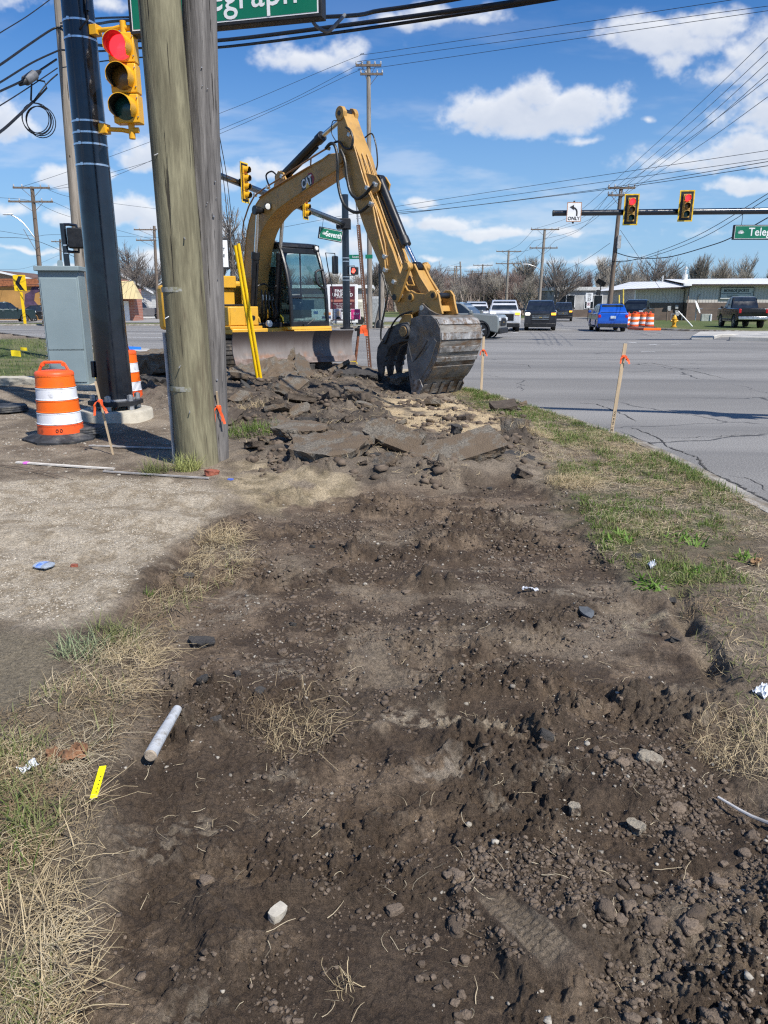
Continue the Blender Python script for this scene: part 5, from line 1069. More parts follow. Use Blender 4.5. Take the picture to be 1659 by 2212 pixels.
g3 = t.node('ShaderNodeMixShader', {0: t.m('ADD', t.m('MULTIPLY', t.m('POWER', fz.outputs[1], 3.0), .6), .07), 1: g1.outputs[0], 2: g2.outputs[0]}); t.l.new(g3.outputs[0], t.n['Material Output'].inputs[0])
ES = Vector((.99963 - .6691 * 6.55, 13.78967 + .7431 * 6.55, 0)); EROT = math.atan2(-.7431, .6691)
ex = thing('excavator', 'yellow tracked excavator with raised boom, dozer blade and large grey bucket on torn-up ground', 'excavator', ES, EROT)
F_, L_ = Vector((1, 0, 0)), Vector((0, 1, 0))
def prof(name, poly, l0, l1, m, parent=ex, bevel=.012):
    return MB().prism(poly, (0, 0, 0), F_, Z, L_, l0, l1).build(name, m, parent, bevel=bevel, ang=30)
BOOM = [(4.02, 4.43), (3.65, 4.46), (3.44, 4.4), (3.05, 4.33), (2.37, 4.2), (1.97, 4.13), (1.47, 4.01), (1.17, 3.91), (.92, 3.74), (.72, 3.52), (.58, 3.26), (.48, 2.93), (.36, 2.41), (.3, 2.1), (.24, 1.76), (.22, 1.45), (.35, 1.30), (.60, 1.26), (.70, 1.42), (.69, 1.68), (.74, 1.98), (.83, 2.35), (.94, 2.72), (1.06, 2.98), (1.24, 3.22), (1.51, 3.42), (1.86, 3.59), (2.34, 3.73), (3.0, 3.9), (3.54, 4.04), (4.02, 4.16), (4.16, 4.24), (4.18, 4.36)]
boom = prof('boom', BOOM, -.2, .2, yb, bevel=.014)
for s in (-1, 1):      # flange edges stand proud of the web
    mb = MB(); up_ = [(f, s * .203, z - .035) for f, z in BOOM[1:15]]; dn_ = [(f, s * .203, z + .02) for f, z in BOOM[21:30]]
    mb.tube(up_, .012, 6, smooth=3); mb.build('weld_seam', yb, ex)
    mb = MB().tube(dn_, .010, 6, smooth=3); mb.build('weld_seam', yb, ex)
    MB().cyl((4.03, s * .2, 4.32), (4.03, s * .235, 4.32), .105, n=24).build('pivot_boss', yb, ex, bevel=.006)
    MB().cyl((.45, s * .2, 1.42), (.45, s * .27, 1.42), .13, n=24).build('foot_boss', mblack, ex, bevel=.006)
STICK = [(3.98, 5.18), (3.92, 5.12), (3.90, 4.87), (3.91, 4.59), (3.95, 4.28), (4.07, 4.02), (4.23, 3.79), (4.39, 3.55), (4.51, 3.35), (4.65, 3.08), (4.8, 2.83), (4.95, 2.60), (5.18, 2.25), (5.41, 1.89), (5.58, 1.59), (5.68, 1.42), (5.80, 1.32), (5.94, 1.40), (6.10, 1.60), (6.13, 1.74), (6.02, 1.84), (5.88, 1.88), (5.80, 1.98), (5.68, 2.19), (5.50, 2.55), (5.28, 2.92), (5.08, 3.30), (4.86, 3.64), (4.77, 3.83), (4.65, 4.08), (4.55, 4.31), (4.42, 4.52), (4.30, 4.72), (4.16, 4.98), (4.08, 5.12)]
stick = prof('stick', STICK, -.17, .17, yb, bevel=.012)
for s in (-1, 1):
    MB().cyl((3.995, s * .11, 5.12), (3.995, s * .19, 5.12), .125, n=28).build('stick_head_lug', yb, ex, bevel=.008)
    MB().prism([(3.88, 5.0), (4.1, 4.95), (4.13, 5.14), (4.06, 5.23), (3.97, 5.25), (3.89, 5.18)], (0, 0, 0), F_, Z, L_, s * .10 if s > 0 else -.17, .17 if s > 0 else -.10).build('stick_head_ear', yb, ex, bevel=.008)
    MB().cyl((3.995, s * .19, 5.12), (3.995, s * .2, 5.12), .045, n=18).build('pin', mblack, ex)
    # gusset plates carrying the bucket cylinder head
    MB().prism([(4.62, 4.02), (4.98, 3.92), (5.10, 3.78), (5.06, 3.66), (4.88, 3.60)], (0, 0, 0), F_, Z, L_, s * .12 - .018, s * .12 + .018).build('cylinder_bracket', yb, ex, bevel=.006)
def ram(name, a, b, c, rb, rr_, l, parent=ex, head=.14):
    a, b, c = [Vector((p[0], l if len(p) == 2 else p[2], p[1])) for p in (a, b, c)]; d = (b - a).normalized()
    t_ = MB().cyl(a, b, rb, n=24).build(name, mblack, parent, bevel=.004)
    MB().cyl(b - d * head, b + d * .02, rb * 1.16, n=24).build('gland', mblack, t_, bevel=.005)
    MB().cyl(b, c, rr_, n=20).build('rod', chrome, t_)
    MB().cyl(c - L_ * .07, c + L_ * .07, rr_ * 1.9, n=20).build('rod_eye', mblack, t_, bevel=.006)
    MB().cyl(a - L_ * .07, a + L_ * .07, rb * 1.05, n=20).build('base_eye', mblack, t_, bevel=.006)
    MB().tube([a + d * .1 + Vector((0, 0, 0)) + (d.cross(L_)) * -rb * 1.35, b - d * .2 + (d.cross(L_)) * -rb * 1.35], .022, 8).build('oil_pipe', mblack, t_)
    return t_
ram('stick_cylinder', (1.82, 4.30), (3.20, 4.86), (3.995, 5.12), .088, .045, 0)
MB().prism([(1.6, 4.05), (2.1, 4.15), (1.98, 4.33), (1.80, 4.38), (1.70, 4.28)], (0, 0, 0), F_, Z, L_, -.13, -.09).build('cylinder_lug', yb, ex, bevel=.005)
MB().prism([(1.6, 4.05), (2.1, 4.15), (1.98, 4.33), (1.80, 4.38), (1.70, 4.28)], (0, 0, 0), F_, Z, L_, .09, .13).build('cylinder_lug', yb, ex, bevel=.005)
ram('bucket_cylinder', (4.94, 3.86), (5.66, 2.68), (5.95, 2.28), .085, .047, 0)
for s in (-1, 1): ram('boom_cylinder', (.84, 1.25), (1.10, 2.74), (1.27, 3.62), .082, .042, s * .33)
MB().cyl((1.27, -.42, 3.62), (1.27, .42, 3.62), .05, n=20).build('cross_pin', mblack, ex)
for s in (-1, 1): MB().cyl((1.27, s * .39, 3.62), (1.27, s * .43, 3.62), .10, n=20).build('pin_cap', mblack, ex, bevel=.01)
# linkage
for s in (-1, 1):
    mb = MB().prism([(5.85, 2.27), (5.90, 2.37), (5.99, 2.37), (6.04, 2.26), (5.80, 1.78), (5.72, 1.66), (5.62, 1.66), (5.57, 1.76), (5.64, 1.90)], (0, 0, 0), F_, Z, L_, s * .24 - .025, s * .24 + .025); mb.build('side_link', yb, ex, bevel=.008)
    MB().cyl((5.64, s * .17, 1.75), (5.64, s * .28, 1.75), .055, n=18).build('pin', mblack, ex)
    MB().cyl((5.95, s * .16, 2.28), (5.95, s * .29, 2.28), .075, n=20).build('link_boss', yb, ex, bevel=.006)
    MB().prism([(5.88, 2.3), (6.02, 2.33), (6.18, 2.1), (6.42, 1.84), (6.46, 1.68), (6.34, 1.64), (6.24, 1.76), (6.02, 2.05)], (0, 0, 0), F_, Z, L_, s * .12 - .022, s * .12 + .022).build('power_link_side', yb, ex, bevel=.006)
MB().prism([(5.98, 2.16), (6.05, 2.22), (6.36, 1.84), (6.30, 1.79)], (0, 0, 0), F_, Z, L_, -.11, .11).build('power_link_web', yb, ex, bevel=.004)
MB().cyl((5.95, -.05, 2.28), (5.95, .05, 2.28), .085, n=20).build('greasy_rod_end', hosem, ex)
# quick coupler
for s in (-1, 1):
    MB().prism([(5.92, 1.60), (5.92, 1.80), (6.02, 1.87), (6.14, 1.82), (6.40, 1.80), (6.52, 1.86), (6.64, 1.86), (6.72, 1.78), (6.76, 1.62), (6.82, 1.46), (6.55, 1.40), (6.40, 1.52), (6.2, 1.50), (6.06, 1.44)], (0, 0, 0), F_, Z, L_, s * .19 - .022, s * .19 + .022).build('coupler_plate', yb, ex, bevel=.008)
    for f, z, r_ in ((6.02, 1.74, .075), (6.60, 1.77, .08)):
        MB().cyl((f, s * .2, z), (f, s * .235, z), r_, n=22).build('pin_boss', yb, ex, bevel=.006); MB().cyl((f, s * .235, z), (f, s * .245, z), r_ * .55, n=18).build('pin', mblack, ex)
MB().prism([(6.10, 1.56), (6.62, 1.60), (6.66, 1.50), (6.2, 1.46)], (0, 0, 0), F_, Z, L_, -.19, .19).build('coupler_body', yb, ex, bevel=.01)
MB().cyl((6.60, -.17, 1.77), (6.60, .17, 1.77), .05, n=18).build('coupler_pin', mblack, ex)
# bucket
BS = [(6.36, 1.38), (6.60, 1.43), (6.86, 1.44), (7.0, 1.35), (7.09, 1.22), (7.11, 1.02), (7.05, .81), (6.95, .60), (6.82, .42), (6.67, .25), (6.56, .05)]      # outer skin, hinge side to lip
BI = [(6.40, .07), (6.33, .37), (6.26, .70), (6.29, .95), (6.36, 1.18)]
bk = MB(); W2 = .525
skin = [Vector((f, 0, z)) for f, z in BS]; n_ = len(skin); nrm_ = []
for i in range(n_):
    d = (skin[min(i + 1, n_ - 1)] - skin[max(i - 1, 0)]).normalized(); nrm_.append(Vector((d.z, 0, -d.x)))
poly = [(p.x, p.z) for p in skin] + [((p + q * .028).x, (p + q * .028).z) for p, q in zip(skin[::-1], nrm_[::-1])]
B0 = MB().prism(poly, (0, 0, 0), F_, Z, L_, -W2, W2).build('bucket_shell', shell, ex, bevel=.004, ang=50)
for s in (-1, 1):
    sp_ = MB().prism(BS + BI, (0, 0, 0), F_, Z, L_, s * W2 - .014, s * W2 + .014).build('side_plate', digst, ex, bevel=.004)
    # doubler plates and weld lines on the side
    MB().prism([(6.42, .30), (6.62, .30), (6.88, .66), (7.02, 1.0), (6.96, 1.05), (6.72, .78), (6.52, .66), (6.36, .62)], (0, 0, 0), F_, Z, L_, s * (W2 + .014), s * (W2 + .026)).build('side_wear_plate', mat('cleaner_steel', (.19, .19, .19), .45, metal=.45, vs=4, var=.15), ex, bevel=.003)
    MB().tube([(6.30, s * (W2 + .016), .95), (6.42, s * (W2 + .016), .60), (6.50, s * (W2 + .016), .30)], .008, 6).build('weld_seam', thumbm, ex)
    MB().tube([(6.44, s * (W2 + .018), .62), (6.66, s * (W2 + .018), .84), (6.80, s * (W2 + .018), 1.02)], .012, 6).build('weld_seam', thumbm, ex)
    MB().prism([(6.60, .04), (6.70, .20), (6.62, .34), (6.50, .30), (6.40, .08)], (0, 0, 0), F_, Z, L_, s * (W2 + .014), s * (W2 + .03)).build('side_cutter', wear, ex, bevel=.004)
    MB().prism([(6.26, 1.40), (6.28, 1.56), (6.36, 1.64), (6.44, 1.60), (6.54, 1.53), (6.70, 1.47), (6.86, 1.44), (6.86, 1.40), (6.36, 1.36)], (0, 0, 0), F_, Z, L_, s * .235 - .02, s * .235 + .02).build('hinge_ear', yb if 0 else digst, ex, bevel=.006)
    MB().cyl((6.36, s * .26, 1.56), (6.36, s * .275, 1.56), .045, n=18).build('pin', zinc, ex)
def belly(a, b, th, nm, m, w=W2 + .004):      # strips that follow the shell between two arc lengths
    Ls = [0]; 
    for i in range(1, n_): Ls.append(Ls[-1] + (skin[i] - skin[i - 1]).length)
    def at(s):
        s = min(max(s, 0), Ls[-1] - 1e-6)
        for i in range(n_ - 1):
            if s <= Ls[i + 1]:
                t_ = (s - Ls[i]) / (Ls[i + 1] - Ls[i]); return skin[i].lerp(skin[i + 1], t_), nrm_[i].lerp(nrm_[i + 1], t_).normalized()
    k_ = 5; P0 = [at(a + (b - a) * q / k_) for q in range(k_ + 1)]
    pl = [((p - q * .002).x, (p - q * .002).z) for p, q in P0] + [((p - q * th).x, (p - q * th).z) for p, q in P0[::-1]]
    return MB().prism(pl, (0, 0, 0), F_, Z, L_, -w, w).build(nm, m, ex, bevel=.004, ang=45)
for a, b, m in ((.62, .76, wear), (.90, 1.02, wear), (1.14, 1.24, wear), (1.34, 1.42, wear)): belly(a, b, .022, 'wear_strip', m)
belly(1.52, 1.80, .02, 'lip_doubler', digst)
for k in range(5):
    l = -W2 + .06 + k * (2 * W2 - .12) / 4
    a_ = Vector((6.60, l, .17)); b_ = Vector((6.47, l, -.07)); d = (b_ - a_).normalized()
    MB().add([(6.70, l - .045, .24), (6.70, l + .045, .24), (6.56, l + .045, .30), (6.56, l - .045, .30), (6.52, l - .03, -.06), (6.52, l + .03, -.06), (6.49, l + .03, -.05), (6.49, l - .03, -.05)], [(0, 1, 2, 3), (4, 7, 6, 5), (0, 4, 5, 1), (1, 5, 6, 2), (2, 6, 7, 3), (3, 7, 4, 0)]).build('bucket_tooth', digst, ex, bevel=.008)
# thumb: three hooked tines on one pivot
T_ = [(5.33, 1.02), (5.48, 1.19), (5.75, 1.28), (6.0, 1.31), (6.12, 1.15), (6.05, .97), (5.78, .94), (5.55, .86), (5.47, .76), (5.43, .68), (5.395, .66), (5.41, .58), (5.36, .56), (5.37, .48), (5.32, .46), (5.32, .38), (5.29, .28), (5.25, .22), (5.20, .28), (5.15, .45), (5.13, .62), (5.16, .82)]
for l in (-.235, .0, .235):
    MB().prism(T_, (0, 0, 0), F_, Z, L_, l - .032, l + .032).build('thumb_tine', thumbm, ex, bevel=.008)
MB().prism([(5.50, .90), (5.56, 1.12), (5.95, 1.2), (5.98, .99)], (0, 0, 0), F_, Z, L_, -.235, .235).build('thumb_body', thumbm, ex, bevel=.01)
for s in (-1, 1):
    MB().cyl((5.95, s * .25, 1.14), (5.95, s * .33, 1.14), .135, n=32).build('thumb_pivot', thumbm, ex, bevel=.012)
    MB().cyl((5.95, s * .33, 1.14), (5.95, s * .345, 1.14), .095, n=28).build('pivot_cap', mat('ochre_cap', (.34, .22, .09), .6, vs=14, var=.3), ex, bevel=.005)
    MB().prism([(5.72, 1.30), (5.86, 1.44), (6.06, 1.44), (6.12, 1.18), (5.98, 1.02), (5.80, 1.10)], (0, 0, 0), F_, Z, L_, s * .21 - .02, s * .21 + .02).build('thumb_bracket', yb, ex, bevel=.006)
MB().prism([(5.60, 1.02), (5.60, 1.14), (5.80, 1.18), (5.80, 1.06)], (0, 0, 0), F_, Z, L_, -.272, -.268).build('name_plate', thumbm, ex)
lettering('Coupler', .07, (5.70, -.275, 1.10), (1, 0, .2), (-.2, 0, 1), mat('raised_grey', (.16, .16, .16), .5, metal=.4), ex, thick=.004)
# hoses and hard lines on the near side (l negative) and a few on the far side
def pipe(name, pts, r_, m, l=None, n=8, sm=4): return MB().tube([Vector((p[0], p[2] if len(p) > 2 else l, p[1])) for p in pts], r_, n, smooth=sm).build(name, m, ex)
pipe('thumb_hose', [(5.32, 2.2), (5.40, 2.02), (5.48, 1.8), (5.41, 1.55), (5.30, 1.19), (5.30, .96), (5.42, .93), (5.60, 1.24), (5.82, 1.42), (6.15, 1.50)], .017, hosem, -.29)
pipe('long_hose', [(3.70, 4.53), (3.86, 4.60), (4.0, 4.52), (4.07, 4.25), (4.06, 3.89), (4.20, 3.52), (4.45, 3.34), (4.72, 3.30), (4.98, 3.40)], .030, hosem, -.30)
pipe('short_hose', [(4.10, 4.46), (4.22, 4.26), (4.28, 3.95), (4.38, 3.68), (4.58, 3.55), (4.80, 3.60), (5.06, 3.75)], .030, hosem, -.25)
pipe('upper_hose', [(3.74, 4.60), (4.02, 4.62), (4.18, 4.49), (4.38, 4.45), (4.44, 4.60), (4.36, 4.76), (4.25, 4.83)], .022, hosem, -.23)
pipe('grease_hose', [(3.92, 5.0), (3.80, 5.0), (3.76, 4.82), (3.90, 4.64)], .009, hosem, -.20)
pipe('hard_line', [(3.66, 4.56), (3.2, 4.48), (3.1, 4.46), (3.08, 4.33), (3.07, 4.28)], .016, pipem, -.21, sm=0)
pipe('hard_line', [(3.58, 4.55), (2.6, 4.34), (1.84, 4.17), (1.34, 4.06), (.98, 3.96), (.72, 3.76), (.48, 3.46), (.40, 3.22), (.46, 3.10)], .017, pipem, -.215, sm=0)
pipe('hard_line', [(3.05, 4.30), (2.4, 4.17), (1.6, 4.01), (1.18, 3.90)], .015, pipem, -.225, sm=0)
pipe('hard_line', [(4.25, 4.83), (4.36, 4.62), (4.52, 4.26), (4.70, 3.86), (4.84, 3.62), (5.02, 3.36), (5.16, 3.02), (5.28, 2.72), (5.36, 2.32)], .014, yb, -.185, sm=0)
pipe('hard_line', [(4.98, 3.40), (5.06, 3.10), (5.16, 2.86), (5.30, 2.50), (5.34, 2.25)], .017, yb, -.215, sm=0)
for f, z, l in ((3.66, 4.56, -.21), (4.98, 3.42, -.25), (5.06, 3.75, -.23), (1.52, 4.08, -.215), (2.05, 4.23, -.2), (5.31, 2.48, -.21), (5.33, 2.24, -.21), (4.30, 4.70, -.19), (4.80, 3.72, -.19), (.98, 3.98, -.2), (5.55, 2.02, -.19), (5.72, 1.78, -.2)):
    MB().box((f, l, z), (.085, .07, .07), M=Matrix.Rotation(.5, 3, 'Y')).build('hose_fitting', zinc, ex, bevel=.008)
for s in (-.10, .02): pipe('front_line', [(4.55, 4.36, s), (4.82, 3.86, s), (5.2, 3.14, s), (5.45, 2.72, s), (5.66, 2.34, s)], .013, yb, sm=0)
for k in range(5): pipe('body_hose', [(1.02 + .02 * k, 1.95 - .02 * k, -.17 + .09 * k), (1.06, 1.66, -.19 + .09 * k), (1.0 + .03 * k, 1.38, -.17 + .09 * k), (.88, 1.2, -.12 + .07 * k)], .022, hosem)
for k in range(4):
    MB().cyl((1.045, -.16 + .09 * k, 1.72), (1.045, -.16 + .09 * k, 1.84), .026, n=12).build('hose_coupling', zinc, ex)
pipe('hose_bridge', [(1.0, 2.0, -.33), (1.03, 2.08, -.1), (1.0, 2.0, .14), (1.0, 2.08, .33)], .02, hosem); pipe('loop_hose', [(1.35, 4.1), (1.22, 4.36), (1.45, 4.42), (1.66, 4.30)], .018, hosem, -.05); pipe('loop_hose', [(1.50, 4.12), (1.44, 4.33), (1.62, 4.36), (1.80, 4.32)], .018, hosem, .05)
pipe('side_hose', [(4.30, 4.70), (4.50, 4.74), (4.62, 4.52), (4.66, 4.22), (4.62, 4.08)], .014, hosem, .19)
pipe('chain', [(5.12, 3.30), (5.20, 3.10), (5.30, 2.98), (5.26, 2.84), (5.16, 2.92)], .012, mat('rusty_chain', (.16, .06, .03), .8, vs=30, var=.3), .13)
lamp = MB().lathe([(.055, -.05), (.075, 0), (.075, .035)], (1.56, -.27, 3.68), 20, ax=(1, -.25, -.05)).build('work_lamp', mblack, ex)
MB().lathe([(.066, .034), (.001, .045)], (1.56, -.27, 3.68), 20, ax=(1, -.25, -.05)).build('lens', mat('lamp_glass', (.75, .76, .72), .15, vs=20, var=.1), lamp)
# maker's mark on the boom
dk = mat('decal_dark', (.02, .018, .018), .4); rd = mat('decal_red', (.35, .015, .03), .4); tri = mat('decal_yellow', (.85, .50, .03), .4)
bx = Vector((2.93, -.203, 4.02)); br = Vector((.97, 0, .235)).normalized(); bu = Vector((-.235, 0, .97)).normalized()
def dec(poly, o, m, nm='decal'): MB().prism(poly, bx, br, bu, -L_, o - .001, o).build(nm, m, ex)
dec([(.06, -.14), (.20, -.12), (.26, 0), (.20, .12), (.08, .15), (.0, 0)], .002, rd); dec([(-.19, -.12), (.13, -.12), (.19, 0), (.13, .12), (-.19, .10)], .0035, dk)
lettering('CAT', .235, bx - L_ * .005, br, bu, white, ex, bold=.03, squeeze=.78, thick=.002)
dec([(-.07, -.115), (.09, -.115), (.01, -.0)], .0075, tri)
dec([(.0, 0), (.0, 0), (.0, 0)], .0, dk) if 0 else None
MB().prism([(5.05, 2.78), (5.13, 2.60), (5.19, 2.63), (5.11, 2.81)], (0, 0, 0), F_, Z, L_, -.173, -.171).build('warning_sticker', tri, ex)
# upper structure
def blk(name, f0, f1, l0, l1, z0, z1, m=ybody, bevel=.03, parent=ex): return MB().box(((f0 + f1) / 2, (l0 + l1) / 2, (z0 + z1) / 2), (f1 - f0, l1 - l0, z1 - z0)).build(name, m, parent, bevel=bevel)
blk('lower_deck', -1.6, 1.42, -1.22, 1.32, .98, 1.10, ybody, .02)
blk('tool_box', .35, 1.28, -1.22, -.44, 1.16, 1.58, ybody, .02); blk('tool_box_step', .35, 1.36, -1.24, -.40, 1.10, 1.155, ybody, .01); blk('tool_box_front_door', 1.28, 1.295, -1.18, -.84, 1.18, 1.56, ybody, .005); blk('tool_box_front_door', 1.28, 1.295, -.80, -.47, 1.18, 1.56, ybody, .005)
MB().cyl((1.29, -.60, 1.33), (1.305, -.60, 1.33), .055, n=20).build('door_latch', mblack, ex)
blk('fuel_tank', -.65, .33, -1.22, -.46, 1.1, 1.98, ybody, .03); blk('walkway', .05, .95, -1.2, -.48, 1.59, 1.63, mblack, .01); blk('upper_box', -.5, .42, -1.18, -.46, 1.99, 2.26, ybody, .02)
blk('engine_hood', -1.75, -.5, -1.18, 1.22, 1.12, 2.18, ybody, .06); blk('counterweight', -2.15, -1.76, -1.25, 1.25, 1.0, 2.10, ybody, .10)
blk('swing_frame', -.5, 1.15, -.42, .30, 1.1, 1.22, mblack, .02)
for l in (-.27, .27): MB().prism([(.10, 1.15), (.62, 1.15), (.62, 1.5), (.45, 1.62), (.28, 1.55)], (0, 0, 0), F_, Z, L_, l - .03, l + .03).build('boom_foot_plate', ybody, ex, bevel=.01)
for l in (-.33, .33): MB().prism([(.60, 1.1), (1.05, 1.1), (.98, 1.32), (.84, 1.42), (.70, 1.32)], (0, 0, 0), F_, Z, L_, l + .08, l + .12).build('cylinder_foot_plate', ybody, ex, bevel=.01)
MB().cyl((1.3, -.2, 1.2), (1.36, -.2, 1.2), .075, n=20).build('round_lamp', mat('lamp_glass', (.75, .76, .72), .15, vs=20, var=.1), ex)
mb = MB()
for pts in ([(.9, -1.2, 1.6), (.9, -1.2, 2.45), (.2, -1.2, 2.5), (.1, -1.2, 2.0)], [(.55, -1.2, 1.6), (.55, -1.2, 2.48)]): mb.tube(pts, .018, 8, smooth=3)
mb.build('handrail', mblack, ex)
# cab
cf = [(1.50, 1.12), (1.50, 1.30), (1.47, 1.75), (1.38, 2.25), (1.17, 2.80), (1.02, 2.93), (-.10, 2.95), (-.22, 2.80), (-.25, 1.12)]
cb = thing('cab', None, None); cb.parent = ex
def cabpart(name, mb, m, bevel=.012): return mb.build(name, m, ex, bevel=bevel)
bpy.data.objects.remove(cb)
l0, l1 = .32, 1.36
for l in (l0, l1):
    mb = MB(); th = .045; pts = [Vector((f, l, z)) for f, z in cf]
    mb.tube([pts[0], pts[2], pts[3], pts[4], pts[5]], .045, 8, smooth=3); cabpart('front_pillar', mb, mblack, 0)
    cabpart('rear_pillar', MB().tube([pts[6], pts[7], pts[8]], .05, 8), mblack, 0); cabpart('mid_pillar', MB().tube([(.45, l, 1.15), (.45, l, 2.92)], .022, 8), mblack, 0)
    cabpart('lower_panel', MB().prism([(-.25, 1.1), (.45, 1.1), (.45, 1.85), (-.25, 1.85)], (0, l, 0), F_, Z, L_, -.03, .03), mblack)
    cabpart('sill', MB().prism([(-.25, 1.08), (1.5, 1.08), (1.5, 1.20), (-.25, 1.20)], (0, l, 0), F_, Z, L_, -.035, .035), mblack)
    cabpart('side_window', MB().prism([(.5, 1.22), (1.44, 1.22), (1.43, 1.75), (1.34, 2.25), (1.12, 2.78), (.5, 2.85)], (0, l, 0), F_, Z, L_, -.004, .004), glass, 0)
    cabpart('rear_side_window', MB().prism([(-.18, 1.88), (.40, 1.88), (.40, 2.85), (-.15, 2.82)], (0, l, 0), F_, Z, L_, -.004, .004), glass, 0)
cabpart('roof', MB().prism([(-.25, 2.88), (1.06, 2.86), (1.16, 2.91), (1.10, 3.0), (.8, 3.04), (-.1, 3.05), (-.25, 2.98)], (0, 0, 0), F_, Z, L_, l0 - .04, l1 + .04), mblack, .02)
cabpart('visor_corner', MB().box((1.13, l1 - .04, 2.90), (.14, .16, .16)), mblack, .02); cl_ = MB().lathe([(.05, 0), (.045, .02), (.001, .03)], (1.20, l1 - .05, 2.91), 18, ax=(1, 0, 0)).build('cab_lamp', mat('lamp_glass', (.75, .76, .72), .15, vs=20, var=.1), ex)
wf = [(1.485, 1.24), (1.48, 1.5), (1.455, 1.75), (1.37, 2.25), (1.28, 2.50), (1.17, 2.76)]
mb = MB()
for i in range(len(wf) - 1): mb.add([(wf[i][0], l0 + .05, wf[i][1]), (wf[i][0], l1 - .05, wf[i][1]), (wf[i + 1][0], l1 - .05, wf[i + 1][1]), (wf[i + 1][0], l0 + .05, wf[i + 1][1])], [(0, 1, 2, 3)])
ws = mb.build('windscreen', glass, ex, ang=60); 
cabpart('windscreen_rail', MB().tube([(1.475, l0, 1.78), (1.475, l1, 1.78)], .014, 8), mblack, 0); cabpart('lower_rail', MB().box((1.50, (l0 + l1) / 2, 1.17), (.06, l1 - l0 + .06, .14)), mblack)
cabpart('upper_rail', MB().box((1.14, (l0 + l1) / 2, 2.83), (.08, l1 - l0, .12)), mblack)
cabpart('rear_wall_with_dark_panel', MB().prism([(l0, 1.1), (l1, 1.1), (l1, 1.95), (.78, 1.95), (.72, 2.86), (l0, 2.86)], (-.24, 0, 0), L_, Z, F_, -.02, .02), mblack); cabpart('rear_window', MB().prism([(l0 + .05, 1.97), (l1 - .05, 1.97), (l1 - .05, 2.85), (l0 + .05, 2.85)], (-.22, 0, 0), L_, Z, F_, -.004, .004), glass, 0)  # tall half of the back wall is added to darken that side of the cab
cabpart('floor', MB().box((.6, .84, 1.14), (1.6, .98, .05)), mblack)
sm2 = mat('seat_cloth', (.05, .05, .055), .8, vs=20, var=.3)
cabpart('seat', MB().box((.35, .84, 1.55), (.5, .5, .14)).box((.12, .84, 1.95), (.14, .48, .75), M=Matrix.Rotation(-.2, 3, 'Y')).box((.05, .84, 2.42), (.1, .26, .2)).box((.35, .84, 1.32), (.3, .3, .35)), sm2, .04)
for l in (.52, 1.16):
    cabpart('console', MB().box((.5, l, 1.52), (.5, .13, .35)), mblack, .03); cabpart('joystick', MB().tube([(.72, l, 1.68), (.75, l, 1.88)], .018, 8).lathe([(.02, 0), (.03, .06), (.02, .1)], (.75, l, 1.86), 10), mblack, 0)
cabpart('monitor', MB().box((1.1, .46, 1.8), (.04, .2, .28)), mblack, .01); cabpart('dash_clutter', MB().box((1.25, .84, 1.2), (.3, .8, .08)).box((1.3, .7, 1.27), (.2, .3, .06), rz=.4).box((1.25, 1.0, 1.28), (.16, .22, .08), rz=-.5), mat('clutter', (.3, .32, .30), .8, vs=12, var=.3), .02)
cabpart('inner_hose', MB().tube([(1.1, .42, 2.7), (1.2, .52, 2.2), (1.25, .48, 1.7), (1.3, .42, 1.25)], .03, 8, smooth=4), mblack, 0)
cabpart('grab_handle', MB().tube([(1.42, l1 - .03, 2.42), (1.40, l1 - .24, 2.36), (1.44, l1 - .22, 2.10), (1.47, l1 - .03, 1.98)], .028, 8, smooth=3), mblack, 0)
wp = cabpart('wiper', MB().tube([(1.54, .72, 1.16), (1.53, 1.0, 1.32)], .008, 6).box((1.54, .68, 1.14), (.06, .14, .07)), mblack, 0)
cabpart('bottom_step', MB().prism([(1.36, 1.06), (1.62, 1.06), (1.60, 1.125), (1.36, 1.125)], (0, 0, 0), F_, Z, L_, .12, 1.40), ybody, .008)
cabpart('bottom_step', MB().prism([(.9, .98), (1.64, .98), (1.62, 1.058), (.9, 1.058)], (0, 0, 0), F_, Z, L_, .30, 1.40), ybody, .008)
cabpart('mirror_arm', MB().tube([(1.30, 1.40, 1.20), (1.46, 1.56, 1.22), (1.42, 1.62, 1.9), (1.25, 1.60, 2.5), (1.20, 1.58, 2.82), (1.20, 1.86, 2.82), (1.22, 1.88, 2.55)], .013, 8), mblack, 0)
mi = cabpart('mirror', MB().box((1.26, 1.82, 2.55), (.05, .20, .42), M=Matrix.Rotation(.15, 3, 'Z')), mblack, .03)
cabpart('mirror_glass', MB().box((1.23, 1.82, 2.55), (.01, .17, .36), M=Matrix.Rotation(.15, 3, 'Z')), chrome, 0)
lettering('CAT', .14, (-.2, .6, 2.0), (0, 1, 0), Z, white, ex, bold=.03)
